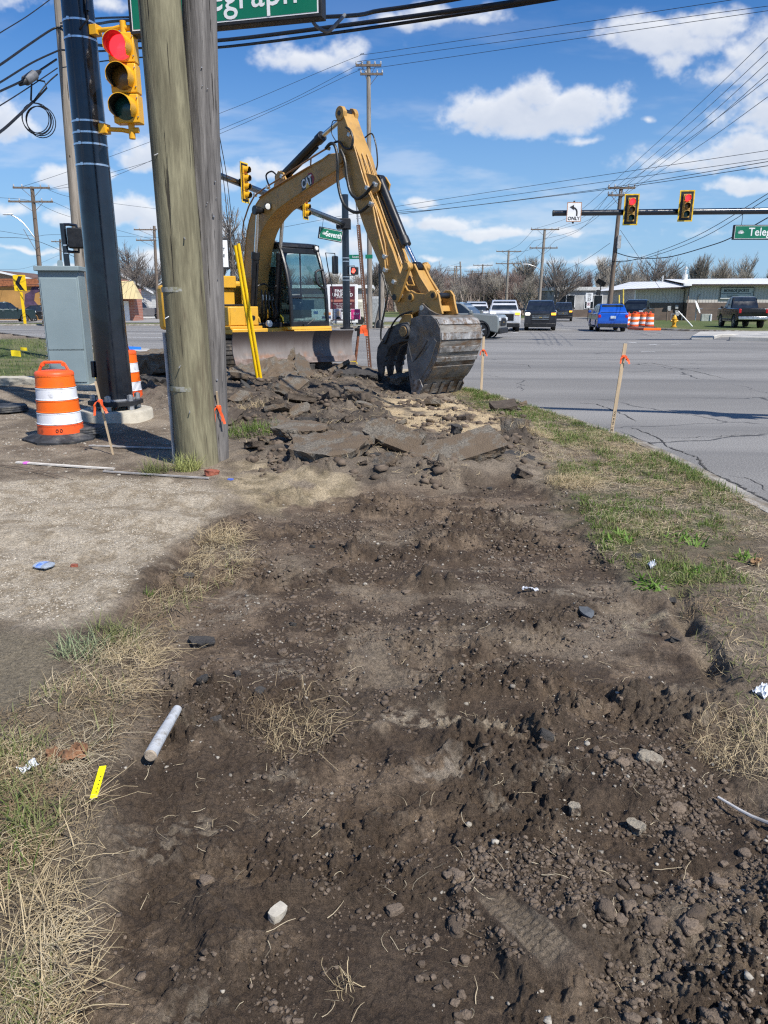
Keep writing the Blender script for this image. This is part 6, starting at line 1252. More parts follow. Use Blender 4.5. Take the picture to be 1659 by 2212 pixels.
# undercarriage with blade, turned a little against the upper works
UR = Matrix.Rotation(R(-12), 4, 'Z'); UO = Vector((.10, -.02, 0)); U4 = Matrix.Translation(UO) @ UR
trk = mat('track_rubber_steel', (.030, .028, .026), .75, vs=8, var=.3, bump=.3, bs=30, dirt=(.10, .08, .06), ds=5, dlo=.45, dhi=.65)
MB(U4).box((0, 0, .62), (1.6, 1.7, .45)).build('car_body', mblack, ex, bevel=.03); MB(U4).cyl((0, 0, .8), (0, 0, 1.0), .55, n=32).build('slew_ring', mblack, ex)
for s in (-1, 1):
    y0, y1 = s * 1.08 - .25, s * 1.08 + .25; out = []; a1, r_ = 1.52, .34
    out = [(a1 + r_ * math.cos(R(a)), .46 + r_ * math.sin(R(a))) for a in range(-90, 91, 15)] + [(-a1 + r_ * math.cos(R(a)), .46 + r_ * math.sin(R(a))) for a in range(90, 271, 15)]
    tk = MB(U4).prism(out, (0, 0, 0), F_, Z, L_, y0, y1).build('track', trk, ex)
    mb = MB(U4); per = []; n = len(out)
    for i in range(n):
        a, b = Vector((out[i][0], 0, out[i][1])), Vector((out[(i + 1) % n][0], 0, out[(i + 1) % n][1])); k = max(1, round((b - a).length / .155))
        for j in range(k):
            p = a.lerp(b, (j + .5) / k); d = (b - a).normalized(); q = Vector((d.z, 0, -d.x)); Mx = Matrix((d, L_, q)).transposed()
            mb.box(p + q * .02 + L_ * (y0 + y1) / 2, (.115 if k > 1 else .075, .54, .05), M=Mx)
    mb.build('track_shoes', trk, tk)
    MB(U4).cyl((a1, y0 - .01, .46), (a1, y1 + .01, .46), .2, n=24).build('idler_wheel', mblack, ex); MB(U4).cyl((-a1, y0 - .01, .46), (-a1, y1 + .01, .46), .2, n=24).build('sprocket', mblack, ex)
blade_m = bpy.data.materials.new('scoured_blade'); blade_m.use_nodes = True; t = NT(blade_m.node_tree); b_ = t.n['Principled BSDF']
tc = t.node('ShaderNodeTexCoord').outputs['Object']; sp = t.node('ShaderNodeSeparateXYZ', {0: tc})
nn_ = t.noise(t.node('ShaderNodeMapping', {'Vector': tc, 'Scale': (1, 1, .25)}).outputs[0], 7, 8, .65); n2_ = t.noise(tc, 3, 6, .6); zz_ = t.m('ADD', sp.outputs[2], t.m('MULTIPLY', t.m('SUBTRACT', nn_, .5), .3))
c = t.mix(t.ramp(zz_, .95, .68), (.105, .082, .075), (.17, .15, .14)); c = t.mix(t.m('MULTIPLY', t.ramp(zz_, .70, .56), t.ramp(n2_, .42, .6)), c, (.22, .12, .075)); c = t.mix(t.ramp(zz_, .57, .52, 0, .8), c, (.20, .155, .14))
t.l.new(c, b_.inputs['Base Color']); t.l.new(t.ramp(nn_, .3, .7, .58, .85), b_.inputs['Roughness']); b_.inputs['Metallic'].default_value = .15
BL = [(-.02, .44), (.10, .50), (.035, .60), (-.01, .74), (-.01, .88), (.03, 1.0), (.08, 1.10), (.05, 1.11), (-.03, 1.0), (-.06, .88), (-.06, .74), (-.02, .58), (-.06, .46)]
bo = Vector((2.86, 0, 0))
def bladeprof(x0, x1): return MB(U4).prism([(f + bo.x, z) for f, z in BL], (0, 0, 0), F_, Z, L_, x0, x1)
BLD = MB(U4); nseg = 24
curve = [(.16, .43), (.10, .52), (.05, .60), (.01, .70), (0, .80), (.01, .90), (.05, 1.0), (.10, 1.08)]
vs = []
for k in range(nseg + 1):
    l = -1.37 + 2.74 * k / nseg
    for f, z in curve: vs.append((bo.x + f, l, z))
    for f, z in curve[::-1]: vs.append((bo.x + f - .04, l, z))
q_ = 16; BLD.add(vs, [(k * q_ + j, k * q_ + (j + 1) % q_, (k + 1) * q_ + (j + 1) % q_, (k + 1) * q_ + j) for k in range(nseg) for j in range(q_)] + [tuple(range(q_)), tuple(range(nseg * q_, (nseg + 1) * q_))[::-1]])
BLD.build('dozer_blade', blade_m, ex, ang=50)
MB(U4).prism([(bo.x + .165, .42), (bo.x + .185, .43), (bo.x + .125, .545), (bo.x + .105, .54)], (0, 0, 0), F_, Z, L_, -1.38, 1.38).build('cutting_edge', mat('edge_steel', (.20, .155, .135), .7, metal=.1, vs=5, var=.2, dirt=(.12, .07, .05), ds=4, dlo=.45, dhi=.65), ex, bevel=.003)
for s in (-1, 1): MB(U4).prism([(1.2, .55), (bo.x - .02, .58), (bo.x - .02, .85), (1.2, .75)], (0, 0, 0), F_, Z, L_, s * .55 - .06, s * .55 + .06).build('blade_arm', ybody, ex, bevel=.02)
# ================================================================ vehicles
tyre = mat('tyre', (.018, .018, .019), .8, vs=10, var=.2); rimm = mat('alloy_rim', (.60, .61, .62), .3, metal=.7, vs=6); glassd = mat('dark_window', (.02, .026, .032), .06, vs=2, var=.2, spec=.8)
trim = mat('black_trim', (.015, .015, .016), .5); headl = mat('lamp_clear', (.75, .78, .80), .1, vs=20, var=.1); taill = mat('tail_lamp', (.50, .01, .015), .2, vs=12, var=.15); chromep = mat('bright_trim', (.70, .71, .72), .2, metal=.9)
drl = mat('lit_lamp', (1, .95, .85), .3, emit=(1, .93, .8), es=3.0); amb = mat('amber_lamp', (1, .45, .05), .3, emit=(1, .42, .03), es=1.6); plate = mat('number_plate', (.6, .66, .72), .4, vs=40, var=.2)
def paintm(n, c): return mat(n, c, .22, vs=.8, var=.05, coat=.8, metal=.25)
def car(label, loc, rot, L, W, H, body, kind='suv', cat='car', belt=.56, hood=.58, lift=0.0, front=None, rimc=None, scale=1.0, lower=None, wr=.37, plt=True, group=None):
    """local x runs forward, y to the driver's left"""
    t = thing({'pickup': 'pickup_truck', 'suv': 'parked_suv'}[kind] if cat != 'car' else 'passenger_car', label, cat, (loc[0], loc[1], .0), rot, group); t.scale = (scale,) * 3
    xf, xr = L / 2, -L / 2; zb = .26 + lift; zh = zb + (H - zb) * hood; zt = H + lift; zbt = zb + (H - zb) * belt
    wf, wrr = xf - .19 * L, xr + .19 * L
    def arch(cx): return [(cx + (wr + .06) * math.cos(R(a)), wr + (wr + .07) * math.sin(R(a)) - .02) for a in range(0, 181, 20)]
    ar = [p for p in arch(wrr)][::-1]; af = [p for p in arch(wf)][::-1]
    side = [(xr + .04, zb)] + ar + af + [(xf - .05, zb), (xf, zb + .18), (xf - .01, zh - .16), (xf - .10, zh - .03)]
    if kind == 'pickup': side += [(xf - .26 * L, zh + .05), (xr + .385 * L, zbt + .05), (xr, zbt + .02)]
    else: side += [(xf - .27 * L, zh + .05), (xr + .05, zbt + .06), (xr, zbt - .05), (xr, zb + .2)]
    if kind == 'pickup': side += [(xr, zb + .15)]
    MB().prism(side, (0, 0, 0), X, Z, Yv, -W / 2, W / 2).build('body', body, t, bevel=.055, ang=30, seg=3)
    if kind == 'pickup': x0, x1, x2, x3 = xf - .27 * L, xf - .40 * L, xr + .44 * L, xr + .385 * L
    else: x0, x1, x2, x3 = xf - .26 * L, xf - .41 * L, xr + .14 * L, xr + .03
    yb_, yt = W / 2 - .05, W / 2 - .20; z0 = zbt - .02
    vs = [(x0, -yb_, z0), (x0, yb_, z0), (x3, yb_, z0), (x3, -yb_, z0), (x1, -yt, zt - .04), (x1, yt, zt - .04), (x2, yt, zt - .02), (x2, -yt, zt - .02)]
    xm = (x1 + x2) / 2; cs_ = [(x0, yb_, z0), (x0 * .3 + x1 * .7, yt + .03, z0 * .25 + zt * .75 - .02), (x1 - .12, yt - .01, zt - .02), (xm, yt, zt + .035), (x2 + .1, yt - .01, zt - .01), (x3 * .6 + x2 * .4, yt + .05, z0 * .45 + zt * .55), (x3, yb_, z0)]
    cv = [(a, -b, c) for a, b, c in cs_] + [(a, b, c) for a, b, c in cs_]; MB().add(cv, [tuple(range(7)), tuple(range(13, 6, -1))] + [(i, 7 + i, 8 + i, i + 1) for i in range(6)] + [(6, 13, 7, 0)]).build('cabin', body, t, bevel=.05, seg=3, ang=50)
    c_ = [Vector(v) for v in vs]
    def pane(a, b, c, d, nm, e=.09, off=.012, m=glassd):
        ce = (a + b + c + d) / 4; n = (b - a).cross(d - a).normalized(); 
        if n.dot(ce - Vector((0, 0, (z0 + zt) / 2))) < 0: n = -n
        q = [p + (ce - p).normalized() * e + n * (off + .012) for p in (a, b, c, d)]; MB().quad(*q).build(nm, m, t, fix=False)
    pane(c_[0], c_[1], c_[5], c_[4], 'windscreen', .10); pane(c_[2], c_[3], c_[7], c_[6], 'rear_window', .12)
    for a, b, c, d in ((c_[0], c_[3], c_[7], c_[4]), (c_[1], c_[2], c_[6], c_[5])):
        nw = 3 if (kind == 'suv') else 2
        for k in range(nw):
            f0, f1 = k / nw, (k + 1) / nw; pane(a.lerp(b, f0), a.lerp(b, f1), d.lerp(c, f1), d.lerp(c, f0), 'side_window', .075)
    if kind == 'pickup':
        bx0, bx1 = xr + .06, xr + .38 * L
        MB().box(((bx0 + bx1) / 2, 0, zbt + .035), (bx1 - bx0 - .06, W - .26, .05)).build('bed_cover', trim, t)
    low = lower or trim
    MB().box((xf + .01, 0, zb + .10), (.14, W - .08, .26)).build('front_bumper', low, t, bevel=.04); MB().box((xr - .02, 0, zb + .14), (.14, W - .06, .22)).build('rear_bumper', chromep if kind == 'pickup' else low, t, bevel=.03)
    gr = MB().box((xf + .005, 0, (zb + zh) / 2 + .06), (.05, W * .56, (zh - zb) * .42)).build('grille', trim, t, bevel=.02)
    for k in range(3): MB().box((xf + .035, 0, (zb + zh) / 2 - .04 + k * .1), (.02, W * .54, .03)).build('grille_bar', chromep if front == 'chrome' else trim, gr)
    MB().box((xf + .05, 0, (zb + zh) / 2 + .06), (.02, .16, .05)).build('badge', mat('gold_badge', (.75, .55, .2), .3, metal=.8), gr, bevel=.01)
    for s in (-1, 1):
        MB().box((xf - .04, s * (W / 2 - .20), zh - .23), (.16, .30, .15)).build('headlight', (amb if (s > 0 and front) else drl) if front else headl, t, bevel=.02)
        MB().box((xr + .035, s * (W / 2 - .11), zbt - .16), (.10, .17, .30 if kind == 'pickup' else .18)).build('tail_light', taill, t, bevel=.02)
        mb = MB().box((x0 - .12, s * (W / 2 + .10), zbt + .10), (.14, .20, .16)); mb.build('wing_mirror', body if kind == 'suv' else trim, t, bevel=.03)
        for xx in (x0 - .35, x3 + .28 * L if kind == 'suv' else x3 + .12 * L): MB().box((xx - .2, s * (W / 2 + .012), zbt - .14), (.2, .03, .03)).build('door_handle', chromep, t)
        MB().tube([(x0 - .15, s * (W / 2 + .002), zbt - .02), (x0 - .12, s * (W / 2 + .002), zb + .12)], .008, 4).build('door_seam', trim, t)
        MB().box((0, s * (W / 2 - .01), zb + .02), (L * .42, .06, .10)).build('side_sill', low, t, bevel=.02)
        for cx in (wf, wrr):
            w_ = MB().lathe([(wr * .72, -.13), (wr * .97, -.12), (wr, -.08), (wr, .08), (wr * .97, .12), (wr * .72, .13)], (cx, s * (W / 2 - .14), wr), 28, ax=(0, 1, 0)).build('wheel', tyre, t)
            mb = MB().lathe([(wr * .72, .0), (wr * .72, .115), (wr * .66, .12), (wr * .64, .04), (.001, .03)], (cx, s * (W / 2 - .14), wr), 24, ax=(0, s, 0)); mb.build('rim', trim, w_)
            mb = MB()
            for k in range(6):
                a = 2 * math.pi * k / 6 + .3; d = Vector((math.cos(a), 0, math.sin(a))); cc = Vector((cx, s * (W / 2 - .02), wr)); mb.box(cc + d * wr * .34, (wr * .64, .03, wr * .14), M=Matrix((d, Yv, d.cross(Yv))).transposed())
            mb.cyl((cx, s * (W / 2 - .05), wr), (cx, s * (W / 2 + .0), wr), wr * .15, n=12); mb.build('spokes', rimc or rimm, w_)
            MB().lathe([(wr + .10, -.04), (wr + .10, .03), (wr + .03, .035), (wr + .03, -.04)], (cx, s * (W / 2 - .02), wr + .0), 28, ax=(0, s, 0), cap=False).build('wheel_arch', low, t) if lower else None
    if plt: MB().box((xr - .06, 0, zbt - .22 if kind == 'suv' else zb + .16), (.03, .32, .16)).build('number_plate', plate, t)
    if kind == 'suv':
        for s in (-1, 1): MB().tube([(x1 - .1, s * (yt - .05), zt - .02), (x1 - .3, s * (yt - .05), zt + .05), (x2 + .3, s * (yt - .05), zt + .05), (x2 + .05, s * (yt - .05), zt)], .02, 6).build('roof_rail', trim, t)
    return t
def hd(dx, dy): return math.atan2(dy, dx)
silver = paintm('silver_green_paint', (.25, .27, .26)); whitep = paintm('white_paint', (.72, .73, .74)); navyp = paintm('midnight_paint', (.022, .026, .036)); bluep = paintm('bright_blue_paint', (.01, .10, .52)); blackp = paintm('black_paint', (.010, .011, .013)); greyp = paintm('grey_paint', (.22, .22, .23)); dkgreen = paintm('dark_green_paint', (.012, .03, .035))
car('silver crossover turning across the junction, half hidden behind the excavator bucket', (3.75, 39.5), hd(.93, -.36), 4.6, 1.86, 1.68, silver, belt=.60, hood=.60, scale=1.06, cat='crossover', lower=trim)
c0 = G(1076, 714); car('white pickup truck facing the junction beside the dark blue-black suv', (7.9, 50.6), hd(-.12, -1), 5.4, 1.95, 1.86, whitep, 'pickup', 'pickup', belt=.62, hood=.66, front=True, lift=.06)
car('white suv mostly hidden behind the white pickup', (6.9, 57.5), hd(-.1, -1), 4.8, 1.95, 1.85, whitep, 'suv', 'suv', belt=.6, hood=.6)
car('dark midnight-coloured large suv facing the junction with chrome grille and lit lamps', (10.75, 52.6), hd(-.20, -1), 5.2, 2.06, 1.93, navyp, 'suv', 'suv', belt=.60, hood=.62, front='chrome', wr=.41)
car('small dark pickup parked far beyond the large dark suv', (19.2, 82), hd(-.25, -1), 5.2, 1.95, 1.85, navyp, 'pickup', 'pickup', belt=.6, hood=.6, lift=.05, front='chrome')
car('bright blue crossover driving away from the junction at the right', (14.7, 50.3), hd(.14, 1), 4.65, 1.86, 1.68, bluep, 'suv', 'crossover', belt=.60, hood=.56, wr=.36)
car('black pickup parked behind the cluster of traffic drums at the right', (21.8, 66), hd(-.55, -1), 5.5, 2.0, 1.95, blackp, 'pickup', 'pickup', belt=.6, hood=.62, lift=.12)
car('lifted black pickup with big tyres seen from behind on the grass at the right', (26.7, 57.2), hd(.16, 1), 5.6, 2.02, 1.86, blackp, 'pickup', 'pickup', belt=.62, hood=.64, lift=.34, wr=.48)
car('dark pickup with a white bed lid behind the chevron sign at the far left', (-37.0, 74.5), hd(.8, .55), 5.4, 1.95, 1.85, dkgreen, 'pickup', 'pickup', belt=.6, hood=.6, lift=.08)
car('black car parked behind the dark pickup at the far left', (-34.6, 79), hd(.6, .3), 4.8, 1.85, 1.6, blackp, 'suv', 'suv', belt=.58, hood=.55)
car('grey pickup parked right of the brick shop at the left', (-28.6, 91), hd(-.9, -.18), 5.6, 2.0, 1.9, greyp, 'pickup', 'pickup', belt=.6, hood=.6, lift=.12)
# ================================================================ buildings
def wallm(name, c1, c2, sx, sy, mortar, bump=.3):
    m = bpy.data.materials.new(name); m.use_nodes = True; t = NT(m.node_tree); b = t.n['Principled BSDF']; tc = t.node('ShaderNodeTexCoord').outputs['Object']
    s_ = t.node('ShaderNodeSeparateXYZ', {0: tc}); v = t.node('ShaderNodeCombineXYZ', {0: t.m('ADD', s_.outputs[0], s_.outputs[1]), 1: s_.outputs[2], 2: 0.0}).outputs[0]
    br = t.node('ShaderNodeTexBrick', {'Vector': v, 'Color1': (*c1, 1), 'Color2': (*c2, 1), 'Mortar': (*mortar, 1), 'Scale': 1.0, 'Mortar Size': sy * .09, 'Brick Width': sx, 'Row Height': sy})
    c = t.mix(t.ramp(t.noise(tc, 1.2, 5), .3, .75, 0, .45), br.outputs[0], tuple(x * .55 for x in c1)); t.l.new(c, b.inputs['Base Color']); b.inputs['Roughness'].default_value = .88
    MATS[name] = m; return m
def ribm(name, col, per, ax=0, rough=.5):
    m = bpy.data.materials.new(name); m.use_nodes = True; t = NT(m.node_tree); b = t.n['Principled BSDF']; tc = t.node('ShaderNodeTexCoord').outputs['Object']
    s_ = t.node('ShaderNodeSeparateXYZ', {0: tc}); a = t.m('MULTIPLY', s_.outputs[ax], 2 * math.pi / per); w_ = t.ramp(t.m('SINE', a), .55, .95)
    c = t.mix(t.ramp(t.noise(tc, .7, 4), .3, .75, 0, .25), col, tuple(x * .7 for x in col)); c = t.mix(t.m('MULTIPLY', w_, .35), c, tuple(x * .6 for x in col)); t.l.new(c, b.inputs['Base Color']); b.inputs['Roughness'].default_value = rough
    bn = t.node('ShaderNodeBump', {'Strength': .6, 'Distance': .05, 'Height': w_}); t.l.new(bn.outputs[0], b.inputs['Normal']); MATS[name] = m; return m
brickb = wallm('brown_brick', (.13, .095, .075), (.17, .125, .095), .45, .15, (.12, .11, .10)); brickr = wallm('red_brick', (.42, .16, .10), (.34, .12, .08), .5, .16, (.48, .40, .34)); rib = ribm('ribbed_siding', (.56, .525, .465), .32, 0); roofm = ribm('white_metal_roof', (.80, .80, .78), .6, 0, .4)
dark_eave = mat('brown_eave', (.06, .045, .035), .7)
def room(name, label, cat, loc, rot, parts): pass
SB = Vector((29.0, 84, 0)); t = thing('sports_shop', 'long low shop with white metal roof, ribbed grey siding and brown brick base', 'building', SB, R(-2.0))
zb2 = 1.9; zt2 = 3.35
MB().box((1.05, 6, zb2 / 2), (5.3, 12, zb2)).build('brick_wall', brickb, t); MB().box((18.5, 5.3, zb2 / 2), (29.5, 12, zb2)).build('brick_wall', brickb, t)
MB().box((1.05, 6, (zb2 + zt2) / 2 + .001), (5.24, 11.9, zt2 - zb2)).build('siding_wall', rib, t); MB().box((18.5, 5.3, (zb2 + zt2 + .45) / 2), (29.44, 11.9, zt2 + .45 - zb2)).build('siding_wall', rib, t)
MB().add([(-2.9, -1.2, 3.30), (3.7, -1.2, 3.55), (3.7, 6, 4.30), (-.6, 6, 4.25), (-2.9, 13, 3.30), (3.7, 13, 3.55)], [(0, 1, 2, 3), (3, 2, 5, 4), (0, 3, 4)]).build('wing_roof', roofm, t, fix=False)
MB().add([(3.3, -1.5, 3.80), (34, -1.5, 3.80), (34, 6, 4.72), (3.3, 6, 4.55), (34, 13, 3.9), (3.3, 13, 3.7)], [(0, 1, 2, 3), (3, 2, 4, 5)]).build('main_roof', roofm, t, fix=False)
MB().box((18.6, -1.48, 3.72), (30.8, .1, .14)).build('eave', dark_eave, t); MB().box((.4, -1.18, 3.36), (6.6, .1, .14), M=Matrix.Rotation(-.037, 3, 'Y')).build('eave', dark_eave, t); MB().box((3.4, -1.5, 3.72), (.8, .3, .2)).build('gutter_end', mat('sign_white', (.78, .79, .78)), t)
MB().tube([(3.85, -1.3, 3.65), (3.85, -.82, 3.4), (3.85, -.82, .2)], .07, 8).build('downpipe', mat('downpipe_brown', (.20, .15, .12), .6), t)
MB().box((-1.62, -.02, 1.65), (.12, .2, 3.3)).build('corner_trim', mat('sign_white', (.78, .79, .78)), t); MB().cyl((5.3, 5, 4.3), (5.3, 5, 5.05), .30, n=14).cyl((5.3, 5, 5.0), (5.3, 5, 5.9), .10, n=12).cyl((5.3, 5, 5.65), (5.3, 5, 5.78), .20, n=12).build('flue', mat('pale_flue', (.66, .66, .63), .5), t); MB().cyl((2.8, 5, 4.0), (2.8, 5, 4.9), .07, n=8).build('vent_pipe', mat('pale_flue', (.66, .66, .63), .5), t)
sg = MB().box((9.0, -.72, 2.85), (3.5, .08, 1.25)).build('shop_sign', mat('worn_sign', (.50, .52, .49), .7, vs=1.2, var=.06, dirt=(.10, .12, .11), ds=2.6, dlo=.60, dhi=.64), t)
fr_ = mat('sign_frame_dark', (.04, .055, .055), .6); mb = MB()
for cx_, cz_, sx_, sz_ in ((9.0, 3.45, 3.5, .06), (9.0, 2.25, 3.5, .06), (7.25, 2.85, .06, 1.25), (10.75, 2.85, .06, 1.25), (8.9, 2.82, 3.1, .05)): mb.box((cx_, -.77, cz_), (sx_, .03, sz_))
mb.build('sign_frame', fr_, t); lettering('MONROE SPORTS', .40, (8.9, -.78, 3.12), X, Z, fr_, t, bold=.02, squeeze=.82); lettering('VARSITY', .38, (8.6, -.78, 2.52), X, Z, mat('faded_letters', (.16, .18, .17), .7), t, squeeze=.85); lettering('sports', .22, (10.1, -.78, 2.5), (1, 0, .12), Z, mat('faded_letters', (.16, .18, .17), .7), t, squeeze=.8)
for x_, z_, w_, h_ in ((2.95, 1.45, .3, .42), (2.95, .98, .26, .24)): MB().box((x_, -.1, z_), (w_, .2, h_)).build('meter_box', mat('meter_grey', (.38, .39, .38), .5), t)
MB().tube([(4.9, -.75, 1.0), (4.9, -.8, 2.5), (5.1, -.8, 2.8)], .03, 6).build('service_conduit', dark_eave, t)
def small(name, label, cat, loc, fn, rz=0.0, group=None):
    t = thing(name, label, cat, loc, rz, group); fn(t); return t
small('gas_meter', 'cluster of grey gas meters by the brick wall left of the downpipe', 'meter', (31.7, 82.9, 0), lambda t: (MB().box((0, 0, .7), (.4, .3, .4)).build('body', mat('meter_grey', (.38, .39, .38), .5), t, bevel=.05), MB().tube([(-.6, 0, 0), (-.6, 0, .7), (.6, 0, .7), (.6, 0, 0)], .05, 8).build('pipework', steel, t), MB().box((-.9, .0, 1.3), (.35, .2, .5)).build('valve_box', mat('meter_grey', (.38, .39, .38), .5), t)))
small('satellite_dish', 'white satellite dish on a post before the brick wall', 'dish', (33.0, 81, 0), lambda t: (MB().cyl((0, 0, 0), (0, 0, 1.3), .06, n=8).build('post', steel, t), MB().lathe([(.02, 0), (.3, .04), (.55, .14)], (-.05, -.1, 1.4), 20, ax=(.75, -.5, .4), cap=False, squash=1.3).build('reflector', white, t), MB().tube([(0, 0, 1.2), (.55, -.3, 1.3)], .04, 6).build('feed_arm', steel, t)))
small('metal_box', 'pale metal utility box standing on the grass before the brick wall', 'utility box', (33.4, 79.5, 0), lambda t: (MB().box((0, 0, .38), (.85, .5, .76)).build('body', mat('pale_green_box', (.42, .44, .38), .6), t, bevel=.04), MB().box((.5, -.1, .38), (.16, .5, .72)).build('side_door', white, t, bevel=.03)), R(-12))
small('post_box', 'small mailbox on a dark post left of the lifted black pickup', 'mailbox', (33.8, 75.5, 0), lambda t: (MB().cyl((0, 0, 0), (0, 0, 1.25), .06, n=8).build('post', dark_eave, t), MB().box((0, -.05, 1.36), (.35, .5, .2)).build('box', mat('meter_grey', (.38, .39, .38), .5), t, bevel=.04)))
small('short_post', 'short brown post on the grass before the brick wall', 'post', (29.6, 80, 0), lambda t: MB().cyl((0, 0, 0), (0, 0, 1.2), .08, n=8).build('post', brownwood, t))
# hydrant
def hyd(t):
    hy = mat('hydrant_yellow', (.75, .40, .03), .45, vs=6, var=.1, dirt=(.35, .18, .04), ds=5)
    MB().lathe([(.17, 0), (.17, .06), (.11, .08), (.11, .42), (.15, .44), (.15, .50), (.12, .52), (.11, .60), (.05, .67), (.03, .72), (.001, .72)], n=20).build('barrel', hy, t)
    MB().cyl((-.21, 0, .36), (.21, 0, .36), .06, n=12).build('side_nozzles', hy, t); MB().cyl((0, 0, .34), (0, -.2, .34), .08, n=14).build('pumper_nozzle', hy, t)
small('fire_hydrant', 'yellow fire hydrant on the grass strip right of the cluster of drums', 'hydrant', (21.6, 56.8, .05), hyd).scale = (1.25,) * 3
tag(MB().tube([(21.8, 56.8, 1.2), (22.9, 56.6, .1)], .05, 6).build('pole_piece', white), 'thin white pole leaning behind the yellow hydrant', 'pole')
# drum cluster
k = 0
labs = ['nearest drum of the cluster at the right, with both handles turned to the road', 'leftmost drum of the cluster behind the blue crossover', 'rightmost drum of the cluster, next to the hydrant']
for u_, v_, lb in ((1366, 707, 0), (1340, 706, 1), (1399, 707, 2), (1350, 704, 3), (1356, 703, 3), (1375, 704, 3), (1382, 704, 3), (1388, 705, 3), (1393, 703, 3)):
    g_ = G(u_, v_ + 1, .05); 
    if lb == 3: dup(dr0, (g_.x, g_.y, .05), rnd.uniform(0, 3), 'orange and white drum packed in the middle of the cluster at the right', 'drums packed in the cluster', scale=1.0)
    else: dup(dr0, (g_.x, g_.y - .3, .05), rnd.uniform(0, 3), labs[lb], None, 1.06)
tag(MB().tube([G(1358, 709, .1), G(1392, 711, .12), G(1426, 711, .1)], .09, 6).build('orange_strip', d_or), 'flat orange barrier strip lying in front of the cluster of drums', 'barrier strip')
for u_, l_, h_ in ((1346, 'tall pale yellow marker post leaning behind the drum cluster, right one', 2.75), (1338, 'shorter pale yellow marker post behind the drum cluster, left one', 2.3)):
    g_ = G(u_, 706, .05); tag(MB().tube([g_, g_ + Vector((-.22, 0, h_))], .055, 8).build('marker_post', mat('pale_yellow_post', (.80, .62, .12), .5)), l_, 'marker post')
# concrete islands at the right
isl = mat('island_face', (.10, .105, .11), .9, vs=2); 
for nm, lab_, a_, b_, w_ in (('traffic_island', 'small concrete kerb island with a dark face in the junction at the right', (1232, 736), (1275, 736), 1.4),):
    pass
def island(lab_, pts, h):
    t = thing('traffic_island', lab_, 'traffic island', (0, 0, 0)); P = [(G(u, v).x, G(u, v).y) for u, v in pts]; cx_ = sum(p[0] for p in P) / len(P); cy_ = sum(p[1] for p in P) / len(P); t.location = (cx_, cy_, 0)
    MB().prism([(x - cx_, y - cy_) for x, y in P], (0, 0, 0), X, Yv, Z, -.05, h).build('kerb_ring', pale, t, bevel=.05)
island('small pale concrete island with sloped ends, left one of the two at the right', [(1492, 733), (1540, 733), (1556, 728), (1660, 728), (1660, 721.5), (1510, 722)], .16); island('long pale concrete island reaching the right edge of the view', [(1574, 736), (1800, 741), (1800, 726), (1600, 728)], .2)
# speed sign, solar beacon
def ssign(t):
    MB().cyl((0, .05, 0), (0, .05, 4.2), .06, n=8).build('post', blackm, t); MB().box((0, 0, 3.65), (1.1, .03, 1.35)).build('plate', white, t, bevel=.02)
    for s_, z_, tx_ in ((.24, 4.12, 'SPEED'), (.24, 3.86, 'LIMIT'), (.62, 3.38, '25')): lettering(tx_, s_, (0, -.022, z_), X, Z, blackm, t, bold=.02)
    MB().box((-.05, 0, 2.5), (.58, .03, .85)).build('small_plate', white, t); lettering('P', .36, (-.05, -.022, 2.6), X, Z, blackm, t, bold=.03)
    mb = MB(); mb.lathe([(.20, 0), (.235, 0), (.235, .006), (.20, .006)], (-.05, -.024, 2.6), 24, ax=(0, -1, 0), cap=False); mb.tube([(-.2, -.03, 2.75), (.10, -.03, 2.45)], .02, 5); mb.build('red_ring', taill, t)
small('speed_sign', 'white speed limit 25 sign with a small no-parking plate below', 'road sign', (20.0, 75, .1), ssign).scale = (.62,) * 3
def beac(t): MB().cyl((0, 0, 0), (0, 0, 5.2), .07, n=8).build('post', blackm, t); MB().box((0, 0, 5.1), (1.3, .06, .7), M=Matrix.Rotation(.5, 3, 'Y') @ Matrix.Rotation(.5, 3, 'X')).build('solar_panel', blackm, t); MB().box((-.3, 0, 3.8), (.4, .4, .7)).build('beacon_box', blackm, t, bevel=.05)
small('solar_beacon', 'black post with a tilted solar panel beside the speed limit sign', 'beacon', (21.3, 76, .1), beac).scale = (.72,) * 3
# left side: brick shop, mural building, houses, chevron
def windowp(t, c, w, h, n=Yv, nm='window'):
    n = Vector(n); rt = Vector((-n.y, n.x, 0)); f = MB().prism([(-w / 2, -h / 2), (w / 2, -h / 2), (w / 2, h / 2), (-w / 2, h / 2)], c, rt, Z, n, -.03, .03).build(nm, white, t)
    MB().prism([(-w / 2 + .08, -h / 2 + .08), (w / 2 - .08, -h / 2 + .08), (w / 2 - .08, h / 2 - .08), (-w / 2 + .08, h / 2 - .08)], c, rt, Z, n, .032, .04).build('pane', glassd, f)
    MB().prism([(-.03, -h / 2), (.03, -h / 2), (.03, h / 2), (-.03, h / 2)], c, rt, Z, n, .041, .05).build('mullion', white, f); return f
S = -Yv
t = thing('brick_shop', 'small red brick shop with a tan sloping metal awning roof and white door', 'building', (-28.3, 80.0, 0))
MB().box((-2.0, 1.3, 1.65), (8.6, 2.6, 3.3)).build('wall', brickr, t); MB().box((-2.6, 1.3, 3.75), (7.4, 2.4, .9)).build('upper_wall', brickr, t)
tan = ribm('tan_metal', (.62, .50, .26), .45, 0, .5)
MB().add([(-1.6, -1.5, 2.25), (3.2, -1.5, 2.25), (2.3, .3, 4.05), (-2.3, .3, 4.05), (-1.6, .25, 2.25), (3.2, .25, 2.25)], [(0, 1, 2, 3), (0, 3, 4), (1, 5, 2), (0, 4, 5, 1)]).build('awning_roof', tan, t, fix=False)
